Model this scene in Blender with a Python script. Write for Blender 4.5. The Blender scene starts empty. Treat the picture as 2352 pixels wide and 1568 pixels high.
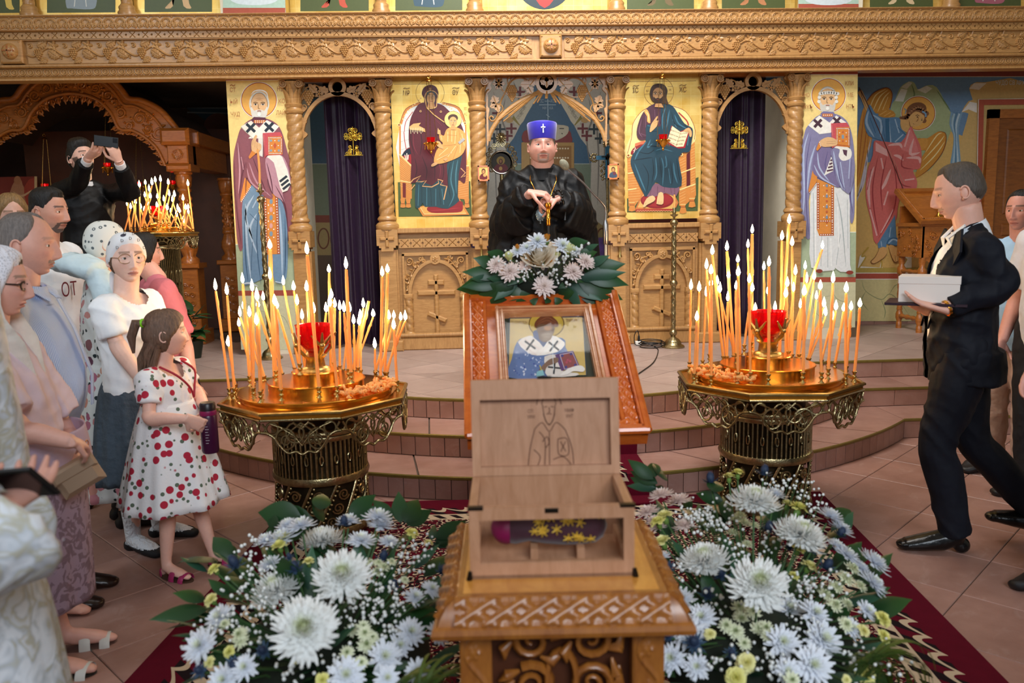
import bpy,bmesh,math,random
import numpy as np
from mathutils import Vector,Matrix
#  camera
W,H,F=2352,1568,1850.0
PITCH=math.atan((784-515)/F);YAW=math.radians(2.6);ROLL=.021;CZ=1.55
_f=Vector((math.sin(YAW)*math.cos(PITCH),math.cos(YAW)*math.cos(PITCH),-math.sin(PITCH)))
_r0=Vector((math.cos(YAW),-math.sin(YAW),0));_u0=_r0.cross(_f)
_u=_u0*math.cos(ROLL)+_r0*math.sin(ROLL);_r=_r0*math.cos(ROLL)-_u0*math.sin(ROLL)
CAM=Vector((0,0,CZ))
scene=bpy.context.scene
COL=scene.collection
cd=bpy.data.cameras.new('camera');cam=bpy.data.objects.new('camera',cd);COL.objects.link(cam)
cd.sensor_width=36;cd.lens=F/W*36;cd.clip_start=.05;cd.clip_end=60
cam.matrix_world=Matrix(((_r.x,_u.x,-_f.x,0),(_r.y,_u.y,-_f.y,0),(_r.z,_u.z,-_f.z,CZ),(0,0,0,1)))
cd.dof.use_dof=True;cd.dof.focus_distance=5.6;cd.dof.aperture_fstop=3.2
scene.camera=cam
#  light
scene.view_settings.view_transform='Standard'
scene.view_settings.look='None'
scene.view_settings.gamma=1.0
scene.view_settings.use_curve_mapping=False
scene.view_settings.exposure=0.0
wd=bpy.data.worlds.new('world');scene.world=wd;wd.use_nodes=True
wd.node_tree.nodes['Background'].inputs[0].default_value=(.75,.85,1,1)
wd.node_tree.nodes['Background'].inputs[1].default_value=.20
def area(name,loc,target,size,power,col,spread=180):
 l=bpy.data.lights.new(name,'AREA');l.shape='RECTANGLE';l.size,l.size_y=size
 l.energy=power;l.color=col;l.spread=math.radians(spread)
 o=bpy.data.objects.new(name,l);COL.objects.link(o);o.location=loc
 o.rotation_euler=(Vector(target)-Vector(loc)).to_track_quat('-Z','Y').to_euler()
 return o
area('chandelier_light',(.7,4.7,5.6),(.7,7.3,1.9),(2.6,1.2),172,(1,.975,.94),120)
area('apse_fill_light',(.7,8.0,3.15),(.7,9.4,1.2),(1.4,.4),16,(1,.95,.88))  # fill light added to brighten the apse; no lamp is known there
area('left_window_light',(-5.5,.5,5.2),(.5,5.5,.8),(2.2,2.6),150,(.80,.90,1))
area('rear_window_light',(1.2,-3.0,3.9),(-.2,5.0,1.0),(3.2,1.8),275,(.84,.92,1))
#  pixel helpers (photo pixel -> direction -> surface it touches)
def ray(x,y):return _f+_r*((x-W/2)/F)-_u*((y-H/2)/F)
def P(x,y,Y):
 d=ray(x,y);return CAM+d*(Y/d.y)
def G(x,y,z=0):
 d=ray(x,y);return CAM+d*((z-CZ)/d.z)
def PX(p):
 v=Vector(p)-CAM;d=v.dot(_f);return(W/2+F*v.dot(_r)/d,H/2-F*v.dot(_u)/d)
RN=random.Random(11)
def V(*a):return Vector(a)
#  colours and materials
def lin(c):
 if isinstance(c,str):
  c=c.lstrip('#');c=[int(c[i:i+2],16)/255 for i in(0,2,4)]
  return tuple(x/12.92 if x<=.04045 else((x+.055)/1.055)**2.4 for x in c)
 return tuple(c[:3])
def nodes(name):
 m=bpy.data.materials.new(name);m.use_nodes=True
 nt=m.node_tree;return m,nt,nt.nodes['Principled BSDF']
def N(nt,t,**k):
 n=nt.nodes.new(t)
 for a,b in k.items():
  if a.startswith('i_'):
   key=a[2:];key=int(key)if key.isdigit()else key.replace('_',' ')
   n.inputs[key].default_value=b
  else:setattr(n,a,b)
 return n
def ramp(nt,fac,stops,mode='LINEAR'):
 n=nt.nodes.new('ShaderNodeValToRGB');n.color_ramp.interpolation=mode
 e=n.color_ramp.elements
 while len(e)<len(stops):e.new(.5)
 for i,(p,c)in enumerate(stops):
  e[i].position=p;e[i].color=(*lin(c),1)
 nt.links.new(fac,n.inputs[0]);return n.outputs[0]
MATS={}
def pm(name,col,rough=.5,metal=0,noise=0,nscale=12,bump=0,bscale=60,sss=0,trans=0,coat=0,emit=0,stretch=None,attr=False,alpha=1,spec=.5,sheen=0,ior=1.45,bd=.01):
 """principled material; colour from a value or the 'Col' attribute, with noise mottling and fine relief"""
 if name in MATS:return MATS[name]
 m,nt,b=nodes(name);L=nt.links.new
 tc=N(nt,'ShaderNodeTexCoord');co=tc.outputs['Object']
 if stretch:
  mp=N(nt,'ShaderNodeMapping',i_Scale=stretch);L(co,mp.inputs[0]);co=mp.outputs[0]
 if attr:
  a=N(nt,'ShaderNodeAttribute',attribute_name='Col');cs=a.outputs['Color']
 else:
  a=N(nt,'ShaderNodeRGB');a.outputs[0].default_value=(*lin(col),1);cs=a.outputs[0]
 if noise:
  n=N(nt,'ShaderNodeTexNoise',i_Scale=nscale,i_Detail=5.0,i_Roughness=.6);L(co,n.inputs['Vector'])
  mr=N(nt,'ShaderNodeMapRange',i_1=.3,i_2=.7,i_3=1-noise,i_4=1+noise);L(n.outputs['Fac'],mr.inputs[0])
  mx=N(nt,'ShaderNodeMix',data_type='RGBA',blend_type='MULTIPLY',i_0=1.0);L(cs,mx.inputs[6]);L(mr.outputs[0],mx.inputs[7]);cs=mx.outputs[2]
 L(cs,b.inputs['Base Color'])
 b.inputs['Roughness'].default_value=rough;b.inputs['Metallic'].default_value=metal
 b.inputs['Specular IOR Level'].default_value=spec;b.inputs['IOR'].default_value=ior
 if sss:
  b.inputs['Subsurface Weight'].default_value=sss;b.inputs['Subsurface Radius'].default_value=(.02,.008,.004);b.inputs['Subsurface Scale'].default_value=.3
 if trans:b.inputs['Transmission Weight'].default_value=trans
 if coat:b.inputs['Coat Weight'].default_value=coat;b.inputs['Coat Roughness'].default_value=.12
 if sheen:b.inputs['Sheen Weight'].default_value=sheen
 if emit:
  L(cs,b.inputs['Emission Color']);b.inputs['Emission Strength'].default_value=emit
 if alpha<1:b.inputs['Alpha'].default_value=alpha
 if bump:
  n2=N(nt,'ShaderNodeTexNoise',i_Scale=bscale,i_Detail=3.0);L(co,n2.inputs['Vector'])
  bp=N(nt,'ShaderNodeBump',i_Strength=bump,i_Distance=bd);L(n2.outputs['Fac'],bp.inputs['Height']);L(bp.outputs[0],b.inputs['Normal'])
 MATS[name]=m;return m
def wood(name,c1,c2,rough=.38,scale=(3,3,22),coat=.25):
 if name in MATS:return MATS[name]
 m,nt,b=nodes(name);L=nt.links.new
 tc=N(nt,'ShaderNodeTexCoord');mp=N(nt,'ShaderNodeMapping',i_Scale=scale);L(tc.outputs['Object'],mp.inputs[0])
 n=N(nt,'ShaderNodeTexNoise',i_Scale=2.2,i_Detail=6.0,i_Roughness=.65,i_Distortion=.6);L(mp.outputs[0],n.inputs['Vector'])
 L(ramp(nt,n.outputs['Fac'],[(.25,c1),(.75,c2)]),b.inputs['Base Color'])
 b.inputs['Roughness'].default_value=rough;b.inputs['Coat Weight'].default_value=coat;b.inputs['Coat Roughness'].default_value=.2
 bp=N(nt,'ShaderNodeBump',i_Strength=.12,i_Distance=.004);L(n.outputs['Fac'],bp.inputs['Height']);L(bp.outputs[0],b.inputs['Normal'])
 MATS[name]=m;return m
#  meshes
class MB:
 """collects vertices and faces (and optional vertex colours) of ONE mesh"""
 def __init__(s):s.v=[];s.f=[];s.c=[];s.cur=None
 def col(s,c):s.cur=lin(c);return s
 def add(s,vs,fs,M=None):
  o=len(s.v)
  if M is not None:vs=[M@Vector(v)for v in vs]
  s.v+=[tuple(v)for v in vs];s.f+=[tuple(i+o for i in f)for f in fs]
  if s.cur is not None:s.c+=[s.cur]*len(vs)
  return s
 def box(s,x0,x1,y0,y1,z0,z1,M=None):
  return s.add([(x,y,z)for x in(x0,x1)for y in(y0,y1)for z in(z0,z1)],[(0,1,3,2),(4,6,7,5),(0,4,5,1),(2,3,7,6),(0,2,6,4),(1,5,7,3)],M)
 def bbox(s,x0,x1,y0,y1,z0,z1,b,M=None):
  """box with chamfered edges towards -y (front face smaller by b)"""
  vs=[(x0,y1,z0),(x1,y1,z0),(x1,y1,z1),(x0,y1,z1),(x0,y0+b,z0),(x1,y0+b,z0),(x1,y0+b,z1),(x0,y0+b,z1),(x0+b,y0,z0+b),(x1-b,y0,z0+b),(x1-b,y0,z1-b),(x0+b,y0,z1-b)]
  fs=[(0,3,2,1),(0,1,5,4),(1,2,6,5),(2,3,7,6),(3,0,4,7),(4,5,9,8),(5,6,10,9),(6,7,11,10),(7,4,8,11),(8,9,10,11)]
  return s.add(vs,fs,M)
 def lathe(s,prof,n=24,c=(0,0,0),a0=0,a1=2*math.pi,M=None,fn=None):
  full=abs(a1-a0-2*math.pi)<1e-6;k=n if full else n+1
  vs=[]
  for r,z in prof:
   for i in range(k):
    a=a0+(a1-a0)*i/n;rr=r if fn is None else fn(r,z,a)
    vs.append((c[0]+rr*math.cos(a),c[1]+rr*math.sin(a),c[2]+z))
  fs=[]
  for j in range(len(prof)-1):
   for i in range(n):
    i2=(i+1)%k;fs.append((j*k+i,j*k+i2,(j+1)*k+i2,(j+1)*k+i))
  if full:
   if prof[0][0]>1e-5:fs.append(tuple(range(k-1,-1,-1)))
   if prof[-1][0]>1e-5:fs.append(tuple((len(prof)-1)*k+i for i in range(k)))
  return s.add(vs,fs,M)
 def tube(s,pts,r,n=8,side=None,M=None,closed=False,cap=True):
  """tube along a path; r = radius, list of radii or list of (a, b)"""
  pts=[Vector(p)for p in pts];m=len(pts)
  if not isinstance(r,(list,tuple)):r=[r]*m
  rr=[(q,q)if not isinstance(q,(list,tuple))else q for q in r]
  side=Vector(side)if side is not None else None
  vs=[];prev=None
  for i,p in enumerate(pts):
   if closed:t=pts[(i+1)%m]-pts[i-1]
   else:t=pts[min(i+1,m-1)]-pts[max(i-1,0)]
   if t.length<1e-9:t=Vector((0,0,1))
   t.normalize()
   ref=side if side is not None else prev
   if ref is None:ref=Vector((1,0,0))if abs(t.x)<.8 else Vector((0,1,0))
   u=ref-t*ref.dot(t)
   if u.length<1e-6:u=t.orthogonal()
   u.normalize();w=t.cross(u);prev=u
   for k in range(n):
    a=2*math.pi*k/n
    vs.append(p+u*(rr[i][0]*math.cos(a))+w*(rr[i][1]*math.sin(a)))
  fs=[]
  for i in range(m if closed else m-1):
   j=(i+1)%m
   for k in range(n):
    k2=(k+1)%n;fs.append((i*n+k,i*n+k2,j*n+k2,j*n+k))
  if not closed and cap:
   fs.append(tuple(range(n-1,-1,-1)));fs.append(tuple((m-1)*n+k for k in range(n)))
  return s.add(vs,fs,M)
 def sph(s,c,r,nu=12,nv=8,M=None,Rm=None):
  r=(r,r,r)if not isinstance(r,(list,tuple))else r;c=Vector(c)
  pts=[]
  for j in range(1,nv):
   t=math.pi*j/nv
   for i in range(nu):
    a=2*math.pi*i/nu
    pts.append(Vector((r[0]*math.sin(t)*math.cos(a),r[1]*math.sin(t)*math.sin(a),r[2]*math.cos(t))))
  pts+=[Vector((0,0,r[2])),Vector((0,0,-r[2]))]
  if Rm is not None:pts=[Rm@p for p in pts]
  vs=[c+p for p in pts];fs=[]
  for j in range(nv-2):
   for i in range(nu):
    i2=(i+1)%nu;fs.append((j*nu+i,(j+1)*nu+i,(j+1)*nu+i2,j*nu+i2))
  t,b=len(vs)-2,len(vs)-1
  for i in range(nu):
   i2=(i+1)%nu;fs.append((t,i,i2));fs.append((b,(nv-2)*nu+i2,(nv-2)*nu+i))
  return s.add(vs,fs,M)
 def prism(s,poly,y0,y1,M=None):
  """polygon in x,z extruded from y0 (front) to y1"""
  n=len(poly);vs=[(x,y0,z)for x,z in poly]+[(x,y1,z)for x,z in poly]
  fs=[tuple(range(n)),tuple(range(2*n-1,n-1,-1))]
  fs+=[(i,i+n,(i+1)%n+n,(i+1)%n)for i in range(n)]
  return s.add(vs,fs,M)
 def slab(s,poly,z0,z1,M=None):
  """polygon in x,y extruded in z"""
  n=len(poly);vs=[(x,y,z0)for x,y in poly]+[(x,y,z1)for x,y in poly]
  fs=[tuple(range(n-1,-1,-1)),tuple(range(n,2*n))]
  fs+=[(i,(i+1)%n,(i+1)%n+n,i+n)for i in range(n)]
  return s.add(vs,fs,M)
 def join(s,o,M=None):
  cur=s.cur;
  if o.c:s.c+=o.c
  s.cur=None;n=len(s.v)
  s.v+=[tuple(M@Vector(v))if M is not None else v for v in o.v];s.f+=[tuple(i+n for i in f)for f in o.f]
  if not o.c and cur is not None:s.c+=[cur]*len(o.v)
  s.cur=cur;return s
def mesh_of(name,mb,mat,smooth=40,fix=False):
 me=bpy.data.meshes.new(name);me.from_pydata(mb.v,[],mb.f)
 if mb.c and len(mb.c)==len(mb.v):color_attr(me,mb.c)
 if fix:
  b=bmesh.new();b.from_mesh(me);bmesh.ops.recalc_face_normals(b,faces=b.faces);b.to_mesh(me);b.free()
 if mat is not None:
  for m in(mat if isinstance(mat,(list,tuple))else[mat]):me.materials.append(m)
 if smooth:
  me.polygons.foreach_set('use_smooth',[True]*len(me.polygons))
  if smooth<180:me.set_sharp_from_angle(angle=math.radians(smooth))
 me.update();return me
def color_attr(me,cols):
 a=me.color_attributes.new('Col','FLOAT_COLOR','POINT')
 c=np.ones((len(cols),4),np.float32);c[:,:3]=np.asarray(cols,np.float32)
 a.data.foreach_set('color',c.ravel())
def link(name,me,parent=None,loc=None,rot=None,scale=None):
 o=bpy.data.objects.new(name,me);COL.objects.link(o)
 if parent is not None:o.parent=parent
 if loc is not None:o.location=loc
 if rot is not None:o.rotation_euler=rot
 if scale is not None:o.scale=scale if isinstance(scale,(list,tuple,Vector))else(scale,)*3
 return o
def obj(name,mb,mat,parent=None,smooth=40,world=True,fix=False):
 """one mesh object; world=True: the mesh is given in world coordinates, shifted to the parent chain's origin"""
 if parent is not None and world:
  off=Vector((0,0,0));p=parent
  while p is not None:off+=p.location;p=p.parent
  mb.v=[(v[0]-off.x,v[1]-off.y,v[2]-off.z)for v in mb.v]
 return link(name,mesh_of(name,mb,mat,smooth,fix),parent)
def tag(o,label,cat=None,group=None,kind=None):
 if label:o['label']=label
 if cat:o['category']=cat
 if group:o['group']=group
 if kind:o['kind']=kind
 return o
def thing(name,label,cat,loc=(0,0,0),group=None,rotz=0):
 o=bpy.data.objects.new(name,None);COL.objects.link(o);o.empty_display_size=.05
 o.location=loc;o.rotation_euler=(0,0,rotz);return tag(o,label,cat,group)
def struct(name,mb,mat,smooth=40,label=None):
 o=obj(name,mb,mat,None,smooth);o['kind']='structure'
 if label:o['label']=label
 return o
def dup(o,parent=None,loc=None,rotz=None):
 c=o.copy();COL.objects.link(c);c.parent=parent
 if loc is not None:c.location=loc
 if rotz is not None:c.rotation_euler=(0,0,rotz)
 for ch in o.children:dup(ch,c)
 return c
def spline(pts,n=6,closed=True):
 """Catmull-Rom through 2D points"""
 m=len(pts);out=[]
 rng=range(m if closed else m-1)
 for i in rng:
  p=[pts[(i+k)%m]if closed else pts[min(max(i+k,0),m-1)]for k in(-1,0,1,2)]
  for j in range(n):
   t=j/n
   out.append(tuple(.5*(2*p[1][d]+(p[2][d]-p[0][d])*t+(2*p[0][d]-5*p[1][d]+4*p[2][d]-p[3][d])*t*t+(3*p[1][d]-p[0][d]-3*p[2][d]+p[3][d])*t**3)for d in range(len(p[1]))))
 if not closed:out.append(tuple(pts[-1]))
 return out
def voxel(mb,size,smooth=3):
 """one continuous surface out of overlapping shapes"""
 me=bpy.data.meshes.new('tmp');me.from_pydata(mb.v,[],mb.f)
 b=bmesh.new();b.from_mesh(me);bmesh.ops.recalc_face_normals(b,faces=b.faces);b.to_mesh(me);b.free()
 o=bpy.data.objects.new('tmp',me);COL.objects.link(o)
 md=o.modifiers.new('r','REMESH');md.mode='VOXEL';md.voxel_size=size
 if smooth:
  sm=o.modifiers.new('s','SMOOTH');sm.factor=.5;sm.iterations=smooth
 dg=bpy.context.evaluated_depsgraph_get();ev=o.evaluated_get(dg);r=ev.to_mesh()
 n=len(r.vertices);co=np.empty(n*3,np.float32);r.vertices.foreach_get('co',co)
 fs=[tuple(p.vertices)for p in r.polygons];ev.to_mesh_clear()
 bpy.data.objects.remove(o);bpy.data.meshes.remove(me)
 return co.reshape(-1,3),fs
#  STRUCTURE
OAK=wood('oak_wood','#9a6c3a','#c09258',.4,(5,5,30))
OAKX=wood('oak_wood_level','#9a6c3a','#c09258',.4,(30,5,5))
OAKD=wood('honey_wood','#8a4b18','#b96f2c',.3,(5,5,26),.4)
OAKR=wood('red_wood','#b4561c','#d97a34',.28,(6,24,6),.5)
BRASS=pm('aged_brass','#b39a62',.32,1,.25,25,.1,90)
SILVERBR=pm('dull_silver_brass','#a5966f',.3,1,.3,40,.2,120)
GOLDB=pm('polished_gold','#e0a040',.22,1,.12,18)
GOLDLEAF=None
def tile_mat(name,c1,c2,c3):
 m,nt,b=nodes(name);L=nt.links.new
 oi=N(nt,'ShaderNodeObjectInfo');tc=N(nt,'ShaderNodeTexCoord')
 ad=N(nt,'ShaderNodeVectorMath',operation='ADD');sc=N(nt,'ShaderNodeVectorMath',operation='SCALE');sc.inputs['Scale'].default_value=30
 L(oi.outputs['Location'],sc.inputs[0]);L(tc.outputs['Object'],ad.inputs[0]);L(sc.outputs[0],ad.inputs[1])
 n1=N(nt,'ShaderNodeTexNoise',i_Scale=5.0,i_Detail=6.0,i_Roughness=.6);L(ad.outputs[0],n1.inputs['Vector'])
 mp=N(nt,'ShaderNodeMapping',i_Scale=(3,14,6));L(ad.outputs[0],mp.inputs[0])
 n2=N(nt,'ShaderNodeTexNoise',i_Scale=1.6,i_Detail=7.0,i_Roughness=.72,i_Distortion=.8);L(mp.outputs[0],n2.inputs['Vector'])
 base=ramp(nt,n1.outputs['Fac'],[(.3,c1),(.7,c2)])
 f=ramp(nt,n2.outputs['Fac'],[(.56,'#000000'),(.78,'#a0a0a0')])
 mx=N(nt,'ShaderNodeMix',data_type='RGBA');L(f,mx.inputs[0]);L(base,mx.inputs[6]);mx.inputs[7].default_value=(*lin(c3),1)
 hs=N(nt,'ShaderNodeHueSaturation');mr=N(nt,'ShaderNodeMapRange',i_3=.88,i_4=1.1);L(oi.outputs['Random'],mr.inputs[0]);L(mr.outputs[0],hs.inputs['Value'])
 L(mx.outputs[2],hs.inputs['Color']);L(hs.outputs[0],b.inputs['Base Color'])
 b.inputs['Roughness'].default_value=.42
 bp=N(nt,'ShaderNodeBump',i_Strength=.15,i_Distance=.004);L(n2.outputs['Fac'],bp.inputs['Height']);L(bp.outputs[0],b.inputs['Normal'])
 return m
TILE=tile_mat('terracotta_tile','#906a5e','#a68074','#cbb6ae')
TILEP=tile_mat('platform_tile','#a08880','#b29c92','#d0c6c0')
GROUT=pm('grout','#5a4a40',.9,0,.2,30)
EDGE=pm('olive_edge_strip','#7d6c34',.4,.4,.1,30)
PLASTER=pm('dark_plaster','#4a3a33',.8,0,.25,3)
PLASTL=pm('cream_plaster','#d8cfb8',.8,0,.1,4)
TA=math.radians(43.1);TS=.437;TU=V(math.cos(TA),math.sin(TA),0);TW=V(-math.sin(TA),math.cos(TA),0)
T0=V(2.655,4.885,0)
CX,CY=.55,7.75
LEV=[(.137,3.40,5.385),(.274,3.01,5.79),(.41,2.60,6.22)]
PZ=.41
def clip(poly,fn):
 out=[]
 for i,a in enumerate(poly):
  b=poly[(i+1)%len(poly)];da,db=fn(a),fn(b)
  if da>=0:out.append(a)
  if(da>=0)!=(db>=0):
   t=da/(da-db);out.append((a[0]+(b[0]-a[0])*t,a[1]+(b[1]-a[1])*t))
 return out
def clip_disc(poly,r):
 k=64
 for i in range(k):
  a=2*math.pi*i/k;n=(math.cos(a),math.sin(a))
  poly=clip(poly,lambda p:r*math.cos(math.pi/k)-((p[0]-CX)*n[0]+(p[1]-CY)*n[1]))
  if len(poly)<3:return[]
 return poly
def areaof(p):return abs(sum(p[i][0]*p[(i+1)%len(p)][1]-p[(i+1)%len(p)][0]*p[i][1]for i in range(len(p))))/2
floor=struct('floor',MB().box(-6,7.2,-3.2,10.7,-.1,-.006),GROUT)
tile_me=mesh_of('floor_tile',MB().bbox(-TS/2+.002,TS/2-.002,0,.012,-TS/2+.002,TS/2-.002,.003),TILE,30)
for i in range(-26,26):
 for j in range(-26,26):
  c=T0+TU*((i+.5)*TS)+TW*((j+.5)*TS)
  if not(-4.4<c.x<6.4 and 1.2<c.y<5.9):continue
  if(c.x-CX)**2+(c.y-CY)**2<(LEV[0][1]-.35)**2:continue
  x,y=PX((c.x,c.y,0))
  if not(-350<x<3300 and y<1900):continue
  o=link('floor_tile',tile_me,floor,(c.x,c.y,0));o.rotation_euler=(-math.pi/2,0,TA)
def outline(r,ys,x0=-6,x1=7.2,back=10.7,n=40):
 d=math.sqrt(r*r-(CY-ys)**2);a0=math.atan2(ys-CY,-d);a1=math.atan2(ys-CY,d)
 a0=a0 if a0<0 else a0-2*math.pi
 arc=[(CX+r*math.cos(a0+(a1-a0)*k/n),CY+r*math.sin(a0+(a1-a0)*k/n))for k in range(n+1)]
 return[(x0,back),(x0,ys)]+arc+[(x1,ys),(x1,back)],(a0,a1),d
mb=MB()
for k,(z,r,ys)in enumerate(LEV):
 o_,_,_=outline(r-.012,ys+.012);mb.slab(o_[::-1]if False else o_,(LEV[k-1][0]if k else-.02)-.002,z-.010)
platform=struct('ambo_platform',mb,GROUT,30,'raised tiled ambo with three curved steps before the icon screen')
for k,(z,r,ys)in enumerate(LEV):
 zb=LEV[k-1][0]if k else 0.0
 pts,(a0,a1),d=outline(r,ys)
 path=pts[1:-1];path=[(-5,ys)]+path[1:-1]+[(6.2,ys)]
 obj('edge_strip',MB().tube([(p[0],p[1],z-.006)for p in path],[(.012,.006)]*len(path),6,side=(0,0,1)),EDGE,platform)
 w=.0945;nt_=int(r*(a1-a0)/w);da=(a1-a0)/nt_
 rt=mesh_of('riser_tile',MB().bbox(-w/2+.0015,w/2-.0015,0,.014,zb+.003,z-.014,.002),TILE,30)
 for i in range(nt_):
  a=a0+da*(i+.5);p=(CX+r*math.cos(a),CY+r*math.sin(a),0)
  if-300<PX((p[0],p[1],z))[0]<2650:
   o=link('riser_tile',rt,platform,p);o.rotation_euler=(0,0,a+math.pi/2)
 ws=.30
 rt2=mesh_of('riser_tile',MB().bbox(-ws/2+.0015,ws/2-.0015,0,.014,zb+.003,z-.014,.002),TILE,30)
 for sx,x_0 in((1,CX+d),(-1,CX-d)):
  for i in range(8):
   o=link('riser_tile',rt2,platform,(x_0+sx*(i+.5)*ws,ys,0))
 if k<2:
  r2=LEV[k+1][1];ys2=LEV[k+1][2];nt2=int(r*(a1-a0)/.43);da=(a1-a0)/nt2
  for i in range(nt2):
   aa,ab=a0+da*i+.002,a0+da*(i+1)-.002
   poly=[(CX+r*math.cos(aa+(ab-aa)*q/5),CY+r*math.sin(aa+(ab-aa)*q/5))for q in range(6)]
   poly+=[(CX+(r2-.02)*math.cos(ab-(ab-aa)*q/5-.06),CY+(r2-.02)*math.sin(ab-(ab-aa)*q/5-.06))for q in range(6)]
   c=(sum(p[0]for p in poly)/12,sum(p[1]for p in poly)/12)
   o=obj('step_tile',MB().slab([(p[0]-c[0],p[1]-c[1])for p in poly],-.012,0),TILE,platform,30,False);o.location=(c[0],c[1],z)
  for sx,x_0 in((1,CX+d),(-1,CX-d)):
   for i in range(-1,6):
    xa,xb=x_0+sx*(i*.45-.0),x_0+sx*((i+1)*.45-.004)
    poly=[(min(xa,xb),ys),(max(xa,xb),ys),(max(xa,xb),ys2+.02),(min(xa,xb),ys2+.02)]
    c=((xa+xb)/2,(ys+ys2)/2)
    o=obj('step_tile',MB().slab([(p[0]-c[0],p[1]-c[1])for p in poly],-.012,-.0005),TILE,platform,30,False);o.location=(c[0],c[1],z)
z,r,ys=LEV[2]
for i in range(-30,30):
 for j in range(-30,30):
  c=T0+TU*((i+.3)*TS)+TW*((j+.2)*TS)
  if not(-4.2<c.x<6.6 and 4.9<c.y<8.6):continue
  q=[c+TU*(sx*(TS/2-.002))+TW*(sy*(TS/2-.002))for sx,sy in((-1,-1),(1,-1),(1,1),(-1,1))]
  q=[(p.x,p.y)for p in q]
  for piece in(clip(q,lambda p:p[1]-ys-.002),clip_disc(clip(q,lambda p:ys-p[1]-.002),r-.004)):
   if len(piece)>2 and areaof(piece)>.002:
    o=obj('floor_tile',MB().slab([(p[0]-c.x,p[1]-c.y)for p in piece],-.012,0),TILEP,platform,30,False);o.location=(c.x,c.y,z)
#  rear walls and recesses
YI=7.5
AXIS=.70
wl=struct('wall_left',MB().box(-6,-5.8,-3,10.7,0,7),PLASTL)
wr=struct('wall_right',MB().box(7.0,7.2,-3,10.7,0,7),PLASTL)
YR=8.36
struct('wall_right_recess',MB().box(3.5,7.0,YR+.01,YR+.2,PZ-.4,7),PLASTL)
YL=10.4
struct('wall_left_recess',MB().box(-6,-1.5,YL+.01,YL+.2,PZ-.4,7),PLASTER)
struct('ceiling',MB().box(-6,7.2,-3.2,10.7,7,7.15),PLASTL)
struct('wall_upper',MB().box(-6,7.2,YI+.085,YI+.2,3.0,7),pm('wall_gold_ground','#c9a24a',.45,.3,.15,5))
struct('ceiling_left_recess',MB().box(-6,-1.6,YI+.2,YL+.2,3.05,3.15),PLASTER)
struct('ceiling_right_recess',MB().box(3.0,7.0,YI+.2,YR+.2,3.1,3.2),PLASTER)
YA=9.75
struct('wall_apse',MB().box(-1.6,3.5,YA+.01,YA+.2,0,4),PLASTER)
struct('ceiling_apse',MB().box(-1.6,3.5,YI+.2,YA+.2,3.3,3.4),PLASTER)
#  relief carving: height fields on small grids
def relief(name,w,h,nx,nz,fn,mat,base=.006):
 x=np.linspace(-w/2,w/2,nx);zz=np.linspace(-h/2,h/2,nz)
 X,Z=np.meshgrid(x,zz);D=np.maximum(fn(X,Z),-base+.001)
 v=np.stack([X,-D,Z],-1).reshape(-1,3)
 idx=np.arange(nx*nz).reshape(nz,nx)
 f=np.stack([idx[:-1,:-1],idx[:-1,1:],idx[1:,1:],idx[1:,:-1]],-1).reshape(-1,4)
 rim=np.concatenate([idx[0,:],idx[1:,-1],idx[-1,-2::-1],idx[-2:0:-1,0]])
 n0=len(v);sk=v[rim].copy();sk[:,1]=base;v=np.vstack([v,sk]);m=len(rim);a=np.arange(m);b=(a+1)%m
 f2=np.stack([rim[a],n0+a,n0+b,rim[b]],-1)
 mb=MB();mb.v=[tuple(q)for q in v];mb.f=[tuple(q)for q in f]+[tuple(q)for q in f2]
 return mesh_of(name,mb,mat,60)
def dpoly(X,Z,pts):
 d=np.full(X.shape,1e9)
 for(x0,z0),(x1,z1)in zip(pts[:-1],pts[1:]):
  dx,dz=x1-x0,z1-z0;l2=dx*dx+dz*dz+1e-12
  t=np.clip(((X-x0)*dx+(Z-z0)*dz)/l2,0,1)
  d=np.minimum(d,np.hypot(X-x0-t*dx,Z-z0-t*dz))
 return d
def ridge(X,Z,pts,w,h):return h*np.sqrt(np.clip(1-(dpoly(X,Z,pts)/w)**2,0,1))
def dome(X,Z,cx,cz,r,h):return h*np.sqrt(np.clip(1-((X-cx)**2+(Z-cz)**2)/r**2,0,1))
def spiral(cx,cz,r0,r1,a0,turns,n=28):return[(cx+(r0+(r1-r0)*k/n)*math.cos(a0+turns*2*math.pi*k/n),cz+(r0+(r1-r0)*k/n)*math.sin(a0+turns*2*math.pi*k/n))for k in range(n+1)]
def leaf_h(X,Z,cx,cz,ang,ln,wd,h,lobes=5):
 dx,dz=X-cx,Z-cz;u=dx*math.cos(ang)+dz*math.sin(ang);v=-dx*math.sin(ang)+dz*math.cos(ang)
 t=np.clip(u/ln,0,1);env=wd*np.sin(np.pi*np.clip(t,0,1)**.8)*(.72+.28*np.abs(np.sin(lobes*np.pi*t)))
 ins=(u>0)&(u<ln)&(np.abs(v)<env)
 return np.where(ins,h*(1-.5*(np.abs(v)/(env+1e-6))**2)-.25*h*(np.abs(v)<wd*.07)-.16*h*(np.cos((u-np.abs(v))/ln*40)>.6),0)
def flower_h(X,Z,cx,cz,r,h,n=5):
 dx,dz=X-cx,Z-cz;q=np.hypot(dx,dz);a=np.arctan2(dz,dx)
 env=r*(.45+.55*np.abs(np.cos(a*n/2)))
 return np.maximum(np.where(q<env,h*(.45+.4*q/r)*(1-.3*np.abs(np.sin(a*n/2))),0),dome(X,Z,cx,cz,r*.28,h))
mx=np.maximum
def m_max(*a):
 o=a[0]
 for b in a[1:]:o=np.maximum(o,b)
 return o
YC=7.28
def zc(y,Y=YC):return P(1260,y,Y).z
X0C,X1C=-5.7,6.9
cornice=thing('carved_cornice','carved oak beam with scroll and grapevine bands running above the whole icon screen','beam',(AXIS,YC,zc(168)))
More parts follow.
